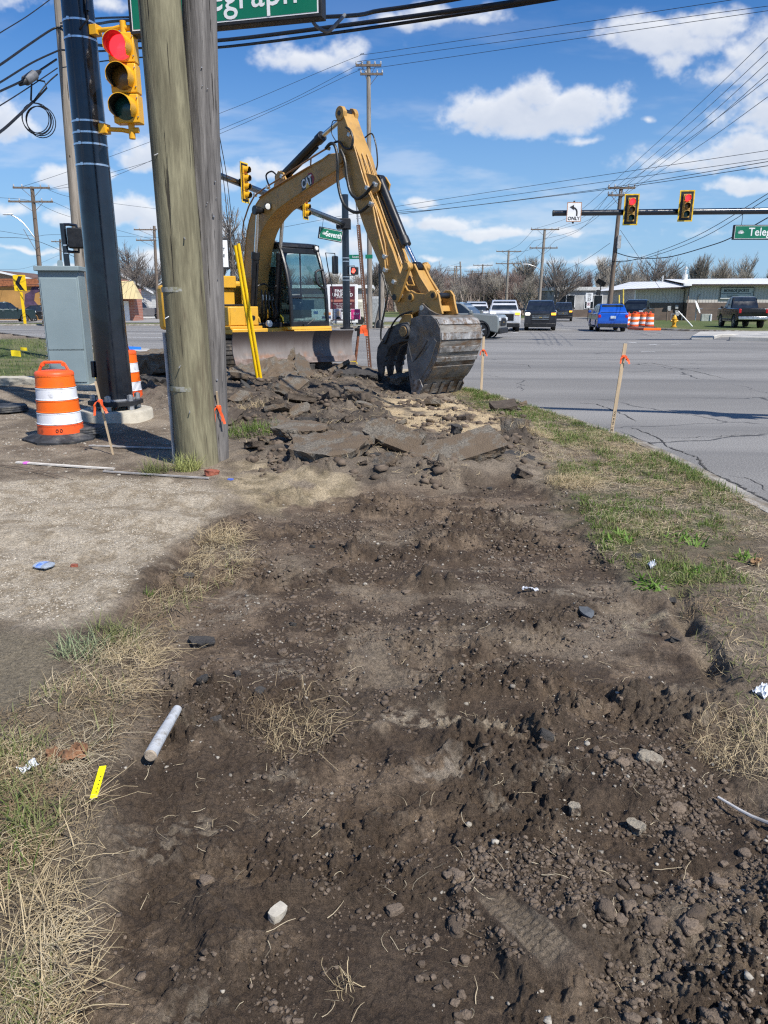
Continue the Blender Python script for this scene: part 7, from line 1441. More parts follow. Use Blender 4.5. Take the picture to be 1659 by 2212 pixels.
MB().box((1.25, -.04, 1.02), (.95, .1, 2.05)).build('door', white, t); windowp(t, (-.6, -.05, 1.55), 1.2, 1.05, S); MB().box((-.6, -.1, .98), (1.3, .14, .12)).build('window_sill', tan, t); MB().box((-1.0, -.5, .55), (.14, .14, 1.1)).build('bollard', mat('pale_yellow_post', (.80, .62, .12), .5), t); MB().box((.35, -.1, 1.15), (.3, .14, .2)).build('letter_box', blackm, t)
def gable(lab_, loc, w, d, h, rh, wallc, roofc, rz=0.0, name='house', win=2):
    t = thing(name, lab_, 'house', loc, rz); MB().box((0, d / 2, h / 2), (w, d, h)).build('wall', wallc, t)
    MB().prism([(-w / 2, h), (w / 2, h), (0, h + rh)], (0, 0, 0), X, Z, Yv, .02, d - .02).build('gable_wall', wallc, t)
    for s in (-1, 1): MB().prism([(s * (w / 2 + .4), h - .4 * rh / (w / 2)), (0, h + rh), (0, h + rh + .18), (s * (w / 2 + .4), h + .18 - .4 * rh / (w / 2))], (0, 0, 0), X, Z, Yv, -.5, d + .5).build('roof', roofc, t)
    for s in (-1, 1): MB().prism([(s * (w / 2 + .45), h - .4 * rh / (w / 2) - .1), (0, h + rh - .12), (0, h + rh + .14), (s * (w / 2 + .45), h + .14 - .4 * rh / (w / 2))], (0, -.52, 0), X, Z, Yv, -.06, 0).build('bargeboard', white, t)
    for k in range(win): windowp(t, (-w / 4 + k * w / 2, -.04, h * .55), 1.0, 1.2, S)
    return t
shing = mat('grey_shingle', (.13, .135, .14), .9, vs=2, var=.2, bump=.5, bs=8); grshing = mat('green_shingle', (.12, .16, .12), .9, vs=2, var=.2, bump=.5, bs=8); brshing = mat('brown_shingle', (.15, .09, .07), .9, vs=2, var=.2, bump=.5, bs=8); wsid = ribm('white_clapboard', (.62, .62, .60), .25, 2); tsid = ribm('olive_clapboard', (.30, .31, .24), .25, 2)
gable('white gabled house rising behind the tan-roofed brick shop', (-33.5, 96, 0), 9, 10, 3.3, 2.6, wsid, shing); gable('olive house with a green roof seen between shop and timber poles', (-26.0, 104, 0), 9, 9, 4.0, 3.4, tsid, grshing)
gable('brown-roofed house behind the orange mural building', (-52, 105, 0), 22, 10, 3.6, 2.4, mat('tan_brick', (.35, .26, .18), .9), brshing, win=0)
t = thing('mural_building', 'low orange-brown building with dark workmen painted on its wall at the far left', 'building', (-41.5, 84, 0))
orw = mat('mural_orange', (.46, .25, .075), .85, vs=.5, var=.12, bump=.2, bs=10); dkb = mat('mural_violet', (.085, .05, .095), .85, vs=2, var=.2); MB().box((0, 5, 2.1), (10.5, 10, 4.2)).build('wall', orw, t); MB().box((0, 4.9, 4.0), (10.7, 10.3, .8)).build('roof_band', mat('rust_band', (.33, .12, .05), .8), t)
MB().prism([(2.2, .6), (2.9, .5), (2.9, 1.6), (3.5, 1.2), (3.6, 1.5), (3.1, 2.1), (3.3, 2.9), (3.9, 3.1), (3.9, 3.6), (3.4, 3.8), (3.0, 3.5), (2.8, 3.1), (2.2, 2.8), (2.0, 1.8)], (.2, -.02, 0), X, Z, Yv, -.01, .01).build('painted_figure', dkb, t); MB().prism([(4.2, .4), (5.1, .4), (5.1, 2.4), (4.7, 2.2)], (0, -.02, 0), X, Z, Yv, -.01, .01).build('painted_machine', mat('mural_red', (.30, .08, .06), .85, vs=1), t)
MB().box((-5.6, -1, 1.5), (3.4, 4, 3.0)).build('side_office', mat('office_tan', (.30, .28, .25), .8), t); MB().box((-5.2, -1.4, 3.05), (6, 4.6, .35)).build('canopy', mat('cream_canopy', (.68, .62, .48), .6), t)
small('fuel_kiosk', 'white building edge with blue and red stripes at the left edge of the view', 'building', (-38.3, 70.5, 0), lambda t: (MB().box((0, 1, 1.4), (2.6, 2.4, 2.8)).build('wall', white, t, bevel=.05), MB().box((0, 1, 2.9), (2.9, 2.7, .5)).build('blue_band', mat('kiosk_blue', (.03, .16, .35), .5), t), MB().box((0, 1, 2.55), (2.8, 2.6, .12)).build('red_band', taill, t)))
def pipes(t):
    for k in range(4): MB().cyl((k * .25, 0, 0), (k * .25 + .12, 0, 4.9 - .1 * k), .07, n=8).build('tube', steel, t)
    MB().box((.4, 0, 1.6), (1.3, .12, .12)).build('clamp', rust, t); MB().box((.4, 0, 3.8), (1.1, .12, .1)).build('clamp', rust, t)
small('pipe_rack', 'bundle of tall galvanised tubes standing left of the chevron sign', 'pipes', (-36.6, 70, 0), pipes)
def chev(t):
    MB().box((0, .06, 1.3), (.22, .06, 2.7)).build('post', yel, t); MB().box((0, 0, 3.35), (1.0, .04, 1.3)).build('plate', yel, t, bevel=.04)
    MB().prism([(.25, .55), (-.05, .55), (-.35, 0), (-.05, -.55), (.28, -.55), (-.02, 0)], (0, -.03, 3.35), X, Z, Yv, -.01, .01).build('chevron', blackm, t)
small('chevron_sign', 'yellow sign with a black chevron pointing left on a yellow post', 'road sign', (-30.4, 64.6, .05), chev, R(8))
small('dumpster', 'dark green dumpster beside the cabinet edge, under the mural', 'dumpster', (-33.0, 78.5, 0), lambda t: (MB().box((0, 0, .8), (2.4, 1.5, 1.4), taper=1.05).build('bin', mat('bin_green', (.015, .085, .045), .6), t, bevel=.05), MB().box((0, 0, 1.55), (2.5, 1.6, .1)).build('lid', blackm, t, bevel=.03)))
small('blue_sign', 'small pale blue notice board by the dark pickup at the far left', 'sign', (-36.4, 71.5, 0), lambda t: (MB().box((0, 0, 2.0), (.85, .06, 1.1)).build('board', mat('pale_blue_board', (.25, .38, .70), .6, vs=4, var=.2), t), MB().cyl((0, .06, 0), (0, .06, 1.5), .04, n=6).build('post', steel, t)))
# white office far right of the dark suv
t = thing('office_building', 'low pale office building with dark windows beyond the speed sign', 'building', (30.5, 112, 0)); MB().box((0, 5, 1.9), (12, 10, 3.8)).build('wall', mat('office_wall', (.40, .40, .39), .8, vs=.6), t); MB().box((0, 4.9, 3.95), (12.6, 10.6, .5)).build('flat_roof', mat('office_roof', (.60, .60, .58), .6), t); MB().box((0, -.1, .5), (12, .2, 1.0)).build('brick_base', brickb, t)
for k in range(3): windowp(t, (-4.0 + k * 4.0, -.05, 2.1), 2.6, 2.0, S)
# centre: print shop with its sign boards
t = thing('shop_building', 'grey and white shop building behind the maroon sign board', 'building', (-5.6, 66, 0)); t.scale = (1, 1, .76); MB().box((0, 5, 2.0), (9, 10, 4.0)).build('wall', mat('shop_taupe', (.30, .28, .26), .85, vs=.8), t); MB().box((0, 4.9, 4.15), (9.4, 10.4, .35)).build('roof_edge', white, t); MB().box((-2.5, -.06, 1.7), (4.2, .1, 2.0)).build('shop_window', glassd, t)
lettering('TAPE  BONUS', .34, (-2.3, -.13, 3.1), X, Z, white, t)
t = thing('shop_sign_board', 'tall maroon shop sign board with white serif lettering in a white frame', 'sign board', (-3.25, 60.6, .05)); t.scale = (.84, .84, .66); mar = mat('maroon', (.095, .018, .028), .5); MB().box((0, 0, 2.55), (2.85, .35, 4.4)).build('frame', white, t, bevel=.03); MB().box((0, -.19, 2.6), (2.3, .04, 3.9)).build('panel', mar, t)
for s_, z_, tx_, b_ in ((.52, 3.98, 'FINISHES', .02), (.52, 3.55, 'UNLIMITED', .02), (.2, 3.25, 'OF MONROE, INC.', 0), (.19, 2.55, 'Carpet - Countertops - Blinds', 0), (.19, 2.3, 'Moulding & Millwork', 0), (.19, 2.05, 'Carpet & Vinyl - Tile', 0), (.19, 1.8, 'Laminate', 0)): lettering(tx_, s_, (0, -.225, z_), X, Z, white, t, squeeze=.72, bold=b_)
MB().box((0, -.215, 2.9), (2.2, .01, .26)).build('salmon_band', mat('salmon', (.42, .16, .12), .5), t)
for s in (-1.1, 1.1): MB().box((s, 0, .2), (.25, .3, .5)).build('leg', steel, t)
t = thing('realty_billboard', 'low wide pink and white billboard with a smiling portrait, below the maroon sign', 'billboard', (-2.80, 58.0, .25)); t.scale = (.57,) * 3; MB().box((0, 0, 1.25), (3.6, .12, 1.35)).build('board', white, t, bevel=.02)
MB().box((1.15, -.07, 1.25), (1.2, .02, 1.28)).build('pink_panel', mat('magenta', (.62, .03, .20), .5), t); MB().box((-1.15, -.07, 1.25), (.85, .02, 1.25)).build('portrait_background', mat('grey_lilac', (.42, .38, .44), .6), t)
MB().lathe([(.26, 0), (.27, .01), (.001, .012)], (-1.15, -.085, 1.35), 20, ax=(0, -1, 0), squash=1.25).build('portrait_hair', mat('blond', (.55, .43, .28), .7), t); MB().lathe([(.17, 0), (.18, .01), (.001, .012)], (-1.15, -.10, 1.33), 20, ax=(0, -1, 0), squash=1.25).build('portrait_face', mat('portrait_skin', (.62, .38, .28), .6), t); MB().prism([(-1.5, .64), (-.8, .64), (-.92, .95), (-1.38, .95)], (0, -.095, 0), X, Z, Yv, -.005, .005).build('portrait_jacket', blackm, t)
MB().box((-.1, -.07, 1.72), (1.3, .02, .3)).build('name_band', blackm, t); lettering('Sherry Russell', .24, (-.05, -.09, 1.72), X, Z, white, t, squeeze=.8); lettering('Key', .5, (1.25, -.09, 1.35), (1, 0, .15), Z, white, t); lettering('REALTY', .26, (1.15, -.09, .85), X, Z, mat('pink_text', (.8, .25, .4), .5), t); lettering('75', .32, (-.5, -.075, 1.25), X, Z, blackm, t)
for s in (-1.5, -.5, .6, 1.5): MB().box((s, .1, .3), (.12, .12, .7)).build('leg', mat('weathered_leg', (.14, .13, .12), .8), t)
t = thing('shop_billboard', 'white billboard with orange and blue patches, left of the pink one', 'billboard', (-4.65, 57.5, .25)); t.scale = (.66, .66, .58); MB().box((0, 0, 1.2), (2.4, .12, 1.35)).build('board', white, t, bevel=.02); MB().box((.6, -.07, 1.3), (.8, .02, .35)).build('orange_patch', mat('peach', (.80, .35, .15), .6), t); MB().box((.5, -.07, .85), (1.0, .02, .28)).build('dark_patch', mat('navy_patch', (.03, .05, .15), .6), t); MB().box((-.7, -.07, 1.45), (.5, .02, .35)).build('blue_patch', mat('blue_patch', (.03, .15, .40), .6), t)
for s in (-1, 1): MB().box((s, .1, .3), (.12, .12, .7)).build('leg', mat('weathered_leg', (.14, .13, .12), .8), t)
t = thing('sign_cabinet', 'white lightbox sign with a black edge on a dark post, left of the boom', 'sign', (-8.55, 40, 0)); MB().box((0, 0, 4.15), (1.15, .5, 1.5), rz=.5).build('housing', blackm, t, bevel=.02); MB().box((.12, -.25, 4.15), (1.0, .03, 1.3), rz=.5).build('face', white, t); MB().cyl((-.1, 0, 0), (-.1, 0, 3.5), .12, n=10).build('post', blackm, t); lettering('BOOST', .22, (.14, -.28, 4.35), (math.cos(.5), math.sin(.5), 0), Z, blackm, t); lettering('MOBILE', .2, (.14, -.28, 4.05), (math.cos(.5), math.sin(.5), 0), Z, blackm, t)
small('propane_cage', 'pale parked machinery and tanks beyond the ped post', 'machinery', (-.6, 66, 0), lambda t: (MB().box((0, 0, 1.2), (1.3, 1, 2.3)).build('grey_tank', mat('tank_grey', (.35, .36, .36), .5), t, bevel=.2), MB().box((-1.6, 0, 1.3), (1.4, 1, 1.6)).build('cream_body', mat('cream_body', (.60, .56, .46), .5), t, bevel=.2), MB().cyl((-1.6, -.6, .4), (-1.6, -.3, .4), .4, n=16).build('wheel', tyre, t)))
# ================================================================ signals across the junction
MP = Vector((-2.45, 50, .1)); t = thing('mast_arm_pole', 'black signal pole across the street with a long arm reaching left behind the excavator boom', 'traffic pole', MP)
MB().cyl((0, 0, 0), (0, 0, 8.2), .25, .21, 20).build('shaft', black, t); MB().cyl((0, 0, 0), (0, 0, .12), .42, n=20).build('base_plate', blackm, t)
ae = Vector((-6.75, 31.5, 6.62)); aa = Vector((MP.x, MP.y, 6.55)); MB().cyl(aa - MP, ae - MP, .19, .12, 18).build('mast_arm', black, t); MB().box((-.1, -.2, 6.45), (.9, .9, .6)).build('arm_flange', blackm, t, bevel=.03)
for z in (4.4, 4.2, 3.25, 3.05): MB().lathe([(.245, z), (.25, z), (.25, z + .05), (.245, z + .05)], cap=False, n=20).build('steel_band', band, t)
def arm_at(Y): f = (Y - ae.y) / (aa.y - ae.y); return ae.lerp(aa, f)
fw2 = Vector((.93, -.36, 0))
for Y_, n_, lb in ((34.0, 4, 'four-lamp yellow signal seen side-on, left end of the arm behind the boom'), (41.7, 3, 'three-lamp yellow signal seen side-on in the gap under the excavator boom')):
    c_ = arm_at(Y_); c_ = c_ + Vector((.25, -.05, 0)); t = thing('traffic_signal', lb, 'traffic signal', c_)
    visor_signal(t, Vector((0, 0, 0)), fw2, n_, .33, 9, back=.14, fine=False)
    MB().box((-.12, 0, 0), (.2, .16, .3)).build('mount', blackm, t)
c_ = arm_at(46.5) - Z * .95; t = hang_sign('street_sign', 'small green street name sign reading Seventh hanging by the far black pole', c_ + Vector((.1, 0, .02)), (.93, .36, 0), 1.45, .66, 'Seventh', .42, drop=.55, bold=.02, sq=.75); t.rotation_euler = (0, R(9), 0)
pc = A(766, 585, 49.8); t = thing('pedestrian_signal', 'pedestrian signal showing a lit red hand on the far black pole', 'pedestrian signal', pc); MB().box((0, 0, 0), (.5, .28, .48)).build('housing', blackm, t, bevel=.05)
hm_ = mat('hand_lit', (1, .08, .05), .4, emit=(1, .06, .04), es=4); mb = MB().prism([(-.07, -.13), (.06, -.13), (.09, -.02), (.07, .03), (-.09, .03), (-.12, -.05)], (-.07, -.15, -.01), X, Z, Yv, -.004, .004)
for k in range(4): mb.box((-.135 + .045 * k, -.15, .075 + (.02 if k in (1, 2) else 0)), (.03, .01, .12))
mb.box((.04, -.15, .0), (.03, .01, .12), M=Matrix.Rotation(.5, 3, 'Y')); mb.build('hand_symbol', hm_, t)
MB().tube([(-.55, 0, .28), (0, 0, .30), (.02, 0, .2)], .03, 6).tube([(-.55, 0, -.26), (0, 0, -.28), (.02, 0, -.2)], .03, 6).build('bracket', blackm, t)
t = thing('pedestrian_post', 'slim black pedestrian push-button post right of the far timber poles', 'post', (-.3, 52.5, .1)); MB().cyl((0, 0, 0), (0, 0, 4.2), .08, n=10).build('post', black, t); MB().lathe([(.28, 0), (.26, .3), (.12, .55)], n=14).build('base', blackm, t); MB().box((.12, -.1, 3.9), (.32, .3, .6)).build('signal_box', blackm, t, bevel=.04)
t = thing('street_sign', 'tiny green street blade mounted across the far timber poles', 'street sign', A(772, 555, 54)); MB().box((-.1, 0, 0), (1.0, .03, .28)).build('blade', green, t); MB().box((.8, 0, .02), (.5, .03, .26)).build('blade', green, t)
lettering('Seventh', .2, (-.05, -.03, 0), X, Z, white, t)
# right hand mast arm
AP = Vector((23.5, 34.4, .05)); t = thing('mast_arm_pole', 'long black mast arm entering from the right edge with two red signals on it', 'traffic pole', AP)
MB().cyl((0, 0, 0), (0, 0, 7.5), .22, .18, 20).build('shaft', black, t); a1_ = A(1195, 460.5, 34); a2_ = A(1659, 455.5, 34); dr_ = (a2_ - a1_).normalized(); MB().cyl(a1_ - AP, a1_ + dr_ * 16.6 - AP, .115, .15, 20).build('mast_arm', black, t); MB().cyl(a1_ - AP - dr_ * .02, a1_ - AP + dr_ * .03, .125, n=20).build('end_cap', blackm, t)
for u_, v_, lb in ((1363, 453, 'red traffic signal with yellow-edged backplate on the right arm, nearer its free end'), (1482, 445, 'red traffic signal with yellow-edged backplate on the right arm, nearer the street sign')):
    c_ = A(u_, v_, 33.7); t = thing('traffic_signal', lb, 'traffic signal', c_); visor_signal(t, Vector((0, 0, 0)), Vector((-.12, -.99, -.02)), 3, .315, 0, mhouse=mat('signal_amber', (.62, .36, .08), .5), back=.15, fine=False); MB().box((0, .2, 0), (.2, .3, .3)).build('mount', blackm, t)
def turn(t):
    MB().box((0, 0, 0), (.62, .03, .78)).build('plate', white, t, bevel=.02); mb = MB()
    for cx_, cz_, sx_, sz_ in ((0, .375, .6, .022), (0, -.375, .6, .022), (-.295, 0, .022, .75), (.295, 0, .022, .75)): mb.box((cx_, -.018, cz_), (sx_, .006, sz_))
    mb.build('plate_border', mat('tan_border', (.50, .22, .08), .6), t)
    arc = [(.15, -.15), (.15, .0), (.12, .10), (.05, .17), (-.03, .20), (-.02, .13), (.04, .10), (.08, .05), (.09, -.02), (.09, -.15)]
    MB().prism(arc, (0, -.02, 0), X, Z, Yv, -.004, .004).prism([(-.19, .20), (-.02, .285), (-.02, .08)], (0, -.02, 0), X, Z, Yv, -.004, .004).build('arrow', blackm, t); lettering('ONLY', .19, (0, -.022, -.26), X, Z, blackm, t, bold=.02)
    MB().box((0, .08, 0), (.06, .1, .9)).build('mount', blackm, t)
small('turn_sign', 'white left arrow ONLY sign on the free end of the right mast arm', 'road sign', A(1240, 458, 33.75), turn)
c_ = A(1583, 503, 34); hang_sign('street_sign', 'green street name sign hanging from the right mast arm, cut by the view edge', (c_.x + 1.38, c_.y, c_.z + .02), (1, 0.0, .0), 2.75, .60, 'Telegraph', .46, drop=.55, bold=.01, sq=.95)
# ================================================================ utility poles
xarm_m = brownwood; ins = mat('insulator', (.45, .46, .47), .3)
def upole(label, base, top, r0=.17, r1=.11, arms=(), m=None, lamp=None, name='utility_pole', az=0.0, extra=None, group=None):
    base = Vector(base); top = Vector(top); t = thing(name, label, 'utility pole', base, 0, group); ax = top - base
    MB().tube([(0, 0, -.3), ax * .5, ax], [r0, r1], 10).build('shaft', m or brownwood, t)
    for f, w_, off in arms:
        c_ = ax * f; d = Vector((math.cos(az), math.sin(az), .0)); a_ = MB().box(c_ + d * off + Vector((0, -.12, 0)), (w_, .11, .13), rz=az).build('crossarm', xarm_m, t)
        for s in (-.95, -.5, .5, .95): MB().lathe([(.05, 0), (.07, .05), (.04, .1), (.06, .14), (.02, .2)], c_ + d * (off + s * w_ / 2) + Vector((0, -.12, .06)), 8).build('insulator', ins, a_)
        for s in (-1, 1): MB().tube([c_ + d * (off + s * w_ * .27) + Vector((0, -.1, -.05)), c_ + Vector((0, -.05, -.75))], .018, 5).build('brace', xarm_m, t)
    if lamp:
        z_, dx, dz = lamp; c_ = ax * z_; MB().tube([c_, c_ + Vector((dx * .5, -.2, dz * .7)), c_ + Vector((dx, -.3, dz))], .045, 6, smooth=3).tube([c_ - Z * 1.1, c_ + Vector((dx * .5, -.2, dz * .45))], .03, 5).build('lamp_arm', steel, t)
        MB().box(c_ + Vector((dx * 1.08, -.3, dz)), (.75, .25, .12)).build('street_light', mat('lamp_head', (.72, .74, .76), .4), t, bevel=.05)
    if extra: extra(t, ax)
    return t
def pp(ub, vb, ut, vt, Y, dz=0.0): b = A(ub, vb, Y); b.z = 0; return b, A(ut, vt, Y)
b, tp_ = pp(799, 704, 796, 133, 55); upole('tall slender timber pole rising behind the excavator stick, with a short crossarm on top', b, tp_, .20, .14, [(.985, 1.7, 0), (.955, 1.5, .2)], m=oldwood)
b, tp_ = pp(812, 704, 822, 590, 55.5); tag(MB().tube([b - Z * .2, b * .6 + tp_ * .4 + Vector((.25, 0, 0)), A(829, 480, 56)], [.24, .17], 10).build('utility_pole', oldwood), 'leaning timber stub pole beside the tall slender one', 'utility pole')
b, tp_ = pp(1313, 700, 1342, 405, 58); upole('leaning utility pole with two crossarms rising behind the blue crossover and drums', b, tp_, .20, .13, [(.995, 1.95, .0), (.945, 1.2, -.35)], extra=lambda t, ax: MB().box(ax * .62 + Vector((.15, -.2, 0)), (.25, .3, .9)).build('terminal_box', mat('meter_grey', (.38, .39, .38), .5), t))
b, tp_ = pp(1162, 690, 1177, 494, 95); upole('utility pole with two crossarms and a street light behind the large dark suv', b, tp_, .22, .15, [(.99, 3.4, 0), (.79, 3.4, .0)], lamp=(.54, -1.9, .75), m=oldwood)
b, tp_ = pp(1092, 684, 1099, 541, 125); upole('utility pole with two crossarms behind the white pickup', b, tp_, .24, .16, [(.985, 4, 0), (.80, 4, 0)], m=oldwood)
b, tp_ = pp(1038, 678, 1043, 571, 160); upole('utility pole in the receding line, third from the large dark suv', b, tp_, .25, .16, [(.98, 4, 0), (.82, 4, 0)], m=oldwood)
b, tp_ = pp(1015, 672, 1021, 584, 190); upole('utility pole in the receding line, fourth from the large dark suv', b, tp_, .27, .18, [(.98, 4, 0), (.80, 4, 0), (.9, 2.5, 0)], m=oldwood)
b, tp_ = pp(1000, 672, 994, 565, 175); upole('taller slim pole with a street light standing left of the receding line', b, tp_, .25, .15, [(.55, 4.2, 0), (.68, 3.2, 0), (.9, 1.6, -.6)], lamp=(.25, 2.6, .8), m=oldwood)
for u_, v_, Y_, lb in ((982, 578, 210, 'left one of the close pair of far poles'), (986, 574, 205, 'right one of the close pair of far poles')): b, tp_ = pp(u_ - 3, 672, u_, v_, Y_); upole(lb + ' above the crossover', b, tp_, .27, .18, [(.93, 3.2, -.5), (.80, 3.2, -.5), (.66, 3.2, -.5)], m=oldwood)
b, tp_ = pp(962, 670, 965, 601, 260); upole('short far pole with stacked crossarms, leftmost of the distant line', b, tp_, .3, .2, [(.96, 5, 0), (.85, 5, 0), (.74, 5, 0)], m=oldwood)
b, tp_ = pp(953, 670, 951, 601, 270) ; b, tp_ = pp(971, 670, 973, 599, 240); upole('short far pole just right of the leftmost distant one', b, tp_, .28, .2, [(.97, 5, 0), (.8, 4, 0)], m=oldwood)
b, tp_ = pp(1070, 684, 1073, 607, 140); upole('plain slim pole without long crossarms between the white pickup and dark suv', b, tp_, .2, .13, [(.85, 1.2, 0)], m=oldwood)
b, tp_ = pp(97, 700, 69, 403, 62); upole('old utility pole with two crossarms and a long street light arm at the far left', b, tp_, .2, .14, [(.99, 2.8, 0), (.895, 3.4, -.15)], lamp=(.62, -1.75, 1.95), az=.05)
b, tp_ = pp(134, 672, 130, 517, 120); upole('thin far pole with a small crossarm between the left utility pole and the cabinet', b, tp_, .2, .15, [(.97, 2.6, 0)])
b, tp_ = pp(342, 690, 333, 488, 90); upole('far pole whose crossarms peek out left of the green-tinted pole', b, tp_, .2, .15, [(.96, 2.6, -1.0), (.85, 2.2, -1.0)])
b, tp_ = pp(600, 690, 594, 590 - 70, 75); upole('thin timber pole standing under the curve of the excavator boom', b, tp_, .17, .14, [])
# ================================================================ cables
wirem = mat('cable_black', (.012, .012, .013), .5); wiret = mat('cable_thin', (.03, .033, .04), .5)
def cable(label, pts, r_=.012, m=None, sm=6, cat='cable', name='power_cable'):
    P = [A(u, v, Y) for u, v, Y in pts]; return tag(MB().tube(P, r_, 5, smooth=sm if len(P) > 2 else 0).build(name, m or wirem, ang=80), label, cat)
cable('thick black overhead cable passing just under the big green sign', [(131, 62, 20.8), (207, 97, 18.5), (303, 88, 16.3), (456, 89, 14.3), (768, 52, 11.6), (1145, 0, 9.6), (1500, -60, 8.4)], .030)
cable('second black overhead cable, the lower one under the big green sign', [(134, 108, 20.8), (208, 111, 18.5), (303, 104, 16.3), (456, 104, 14.3), (768, 65, 11.6), (1186, 0, 9.6), (1500, -60, 8.4)], .022)
cable('black overhead cable running behind the big green sign to its right end', [(131, 57, 20.8), (207, 52, 18), (284, 44, 16), (697, 37, 11.8), (823, 23, 10.6), (974, 0, 9.8), (1400, -80, 8)], .027)
cable('upper thin overhead cable crossing between the black pole and the big green sign', [(131, 50, 20.8), (207, 40, 18), (284, 37, 16), (450, 30, 14), (700, 0, 11)], .02)
cable('short lower overhead cable between the black pole and the timber poles', [(135, 146, 20.8), (210, 134, 18.5), (305, 124, 16.3), (400, 126, 15)], .014)
for lb, pts, r_ in (('topmost cable at the upper left corner running to the pale pole', [(-60, 110, 16), (0, 71, 18), (60, 34, 19.5), (112, -4, 20.8)], .012), ('thick twisted cable pair sloping up to the pale pole at the upper left', [(-60, 175, 16), (0, 140, 18), (60, 98, 19.5), (113, 63, 20.8), (131, 60, 20.8)], .026),
                    ('black cable sloping up to the pale pole below the twisted pair', [(-60, 210, 16), (0, 178, 18), (70, 135, 19.6), (128, 108, 20.8)], .022), ('cable carrying the grey splice case at the left', [(-60, 225, 16), (0, 197, 18), (60, 168, 19.6), (122, 128, 20.8)], .025),
                    ('plain thin cable under the splice case at the left', [(-60, 262, 16), (0, 228, 18), (60, 190, 19.6), (124, 147, 20.8)], .014), ('thick black cable ending at the coil of spare cable', [(-60, 320, 16), (0, 285, 18), (40, 250, 19), (72, 219, 20)], .032), ('thin cable from the coil up to the pale pole', [(72, 219, 20), (100, 182, 20.4), (124, 160, 20.8)], .018)):
    cable(lb, pts, r_)
t = thing('splice_case', 'grey cylindrical cable splice case strapped under the cable at the left', 'splice case', A(65, 168, 19.6)); d_ = (A(80, 158, 19.8) - A(50, 178, 19.4)).normalized(); MB().cyl(-d_ * .19, d_ * .19, .11, n=16).build('case', mat('case_grey', (.15, .155, .165), .5), t, bevel=.02); MB().cyl(-d_ * .4, -d_ * .19, .035, .08, 10).cyl(d_ * .19, d_ * .4, .08, .035, 10).build('gland', blackm, t)
t = thing('cable_coil', 'hanging coil of spare black cable at the left below the splice case', 'cable coil', A(80, 255, 20)); mb = MB()
for k in range(5):
    rr2 = .33 + .03 * math.sin(k * 2.1); mb.tube([(rr2 * math.cos(a) + .02 * k - .04, .03 * k, 1.0 * rr2 * math.sin(a) - .015 * k) for a in [i * math.pi / 12 for i in range(25)]], .012, 5, cap=False)
mb.build('loops', wirem, t); MB().tube([(-.1, 0, .38), (-.02, 0, .85), (.28, 0, .80), (.32, 0, .66), (-.05, 0, .34)], .022, 6).build('hanger', wirem, t)
far = [('thin cable from the left utility pole over the tall slender pole, topmost', [(49, 403, 62), (143, 372, 60), (320, 308, 58), (467, 248, 57), (540, 219, 56.5), (772, 122, 55), (823, 113, 52), (1579, 0, 38), (1800, -40, 34)]),
       ('thin cable just below the topmost one, meeting the tall slender pole', [(105, 410, 62), (234, 385, 60), (471, 282, 57), (621, 219, 56), (775, 140, 55), (823, 126, 52), (1659, 13, 38)]), ('third thin cable meeting the tall slender pole', [(103, 409, 62), (320, 350, 59), (468, 292, 57), (633, 219, 56), (800, 165, 55)][:4] + [(780, 150, 55), (823, 145, 52), (1659, 23, 38)]),
       ('first of the long thin cables crossing behind the signals at the right', [(480, 512, 60), (605, 492, 60), (856, 446, 58), (1659, 325, 40)]), ('second of the long thin cables crossing behind the signals at the right', [(770, 468, 60), (856, 456, 58), (1659, 343, 40)]),
       ('black messenger cable sagging low over the excavator stick toward the right', [(858, 459, 58), (975 + 20, 447, 57), (1314, 406, 58), (1659, 349, 40)]), ('lower strand of the messenger cable toward the right', [(770, 472, 60), (858, 463, 58), (1314, 409, 58), (1659, 358, 40)])]
for lb, pts in far: cable(lb, pts, .018 if 'messenger' in lb else .013, wirem if 'messenger' in lb else wiret)
num = ['topmost', 'second', 'third', 'fourth', 'fifth', 'lowest']
for k, (a_, c2_) in enumerate([((1313, 404), (1659, 81)), ((1331, 404), (1659, 111)), ((1349, 405), (1659, 134)), ((1363, 406), (1659, 159)), ((1312, 424), (1659, 171)), ((1342, 425), (1659, 209))]):
    mx_ = (a_[0] * .5 + c2_[0] * .5, a_[1] * .5 + c2_[1] * .5 + 5); cable(num[k] + ' of the cables climbing from the leaning utility pole to the right edge', [(a_[0], a_[1], 58), (mx_[0], mx_[1], 40), (c2_[0], c2_[1], 26)], .011, wiret)
for k, (a_, c2_, mid) in enumerate([((1153, 495), (1312, 405), 18), ((1199, 495), (1331, 405), 16), ((1201, 497), (1349, 406), 22), ((1199, 520), (1312, 425), 22), ((1153, 520), (1342, 425), 24)]):
    cable(num[k] + ' of the sagging cables between the leaning utility pole and the next pole', [(a_[0], a_[1], 95), ((a_[0] + c2_[0]) / 2, (a_[1] + c2_[1]) / 2 + mid, 76), (c2_[0], c2_[1], 58)], .014, wiret)
for k, (a_, c2_, mid) in enumerate([((1085, 545), (1153, 495), 10), ((1113, 546), (1199, 496), 14), ((1085, 566), (1153, 520), 12), ((1113, 567), (1199, 520), 14)]):
    cable(num[k] + ' of the sagging cables beyond, above the white pickup', [(a_[0], a_[1], 125), ((a_[0] + c2_[0]) / 2, (a_[1] + c2_[1]) / 2 + mid, 110), (c2_[0], c2_[1], 95)], .017, wiret)
cable('upper of the paired cables sagging from the leaning pole past the far red signal', [(1318, 563, 58), (1362, 563, 56), (1500, 512, 48), (1659, 418, 38)], .018); cable('lower of the paired cables sagging from the leaning pole past the far red signal', [(1318, 566, 58), (1400, 556, 55), (1520, 512, 48), (1659, 428, 38)], .018)
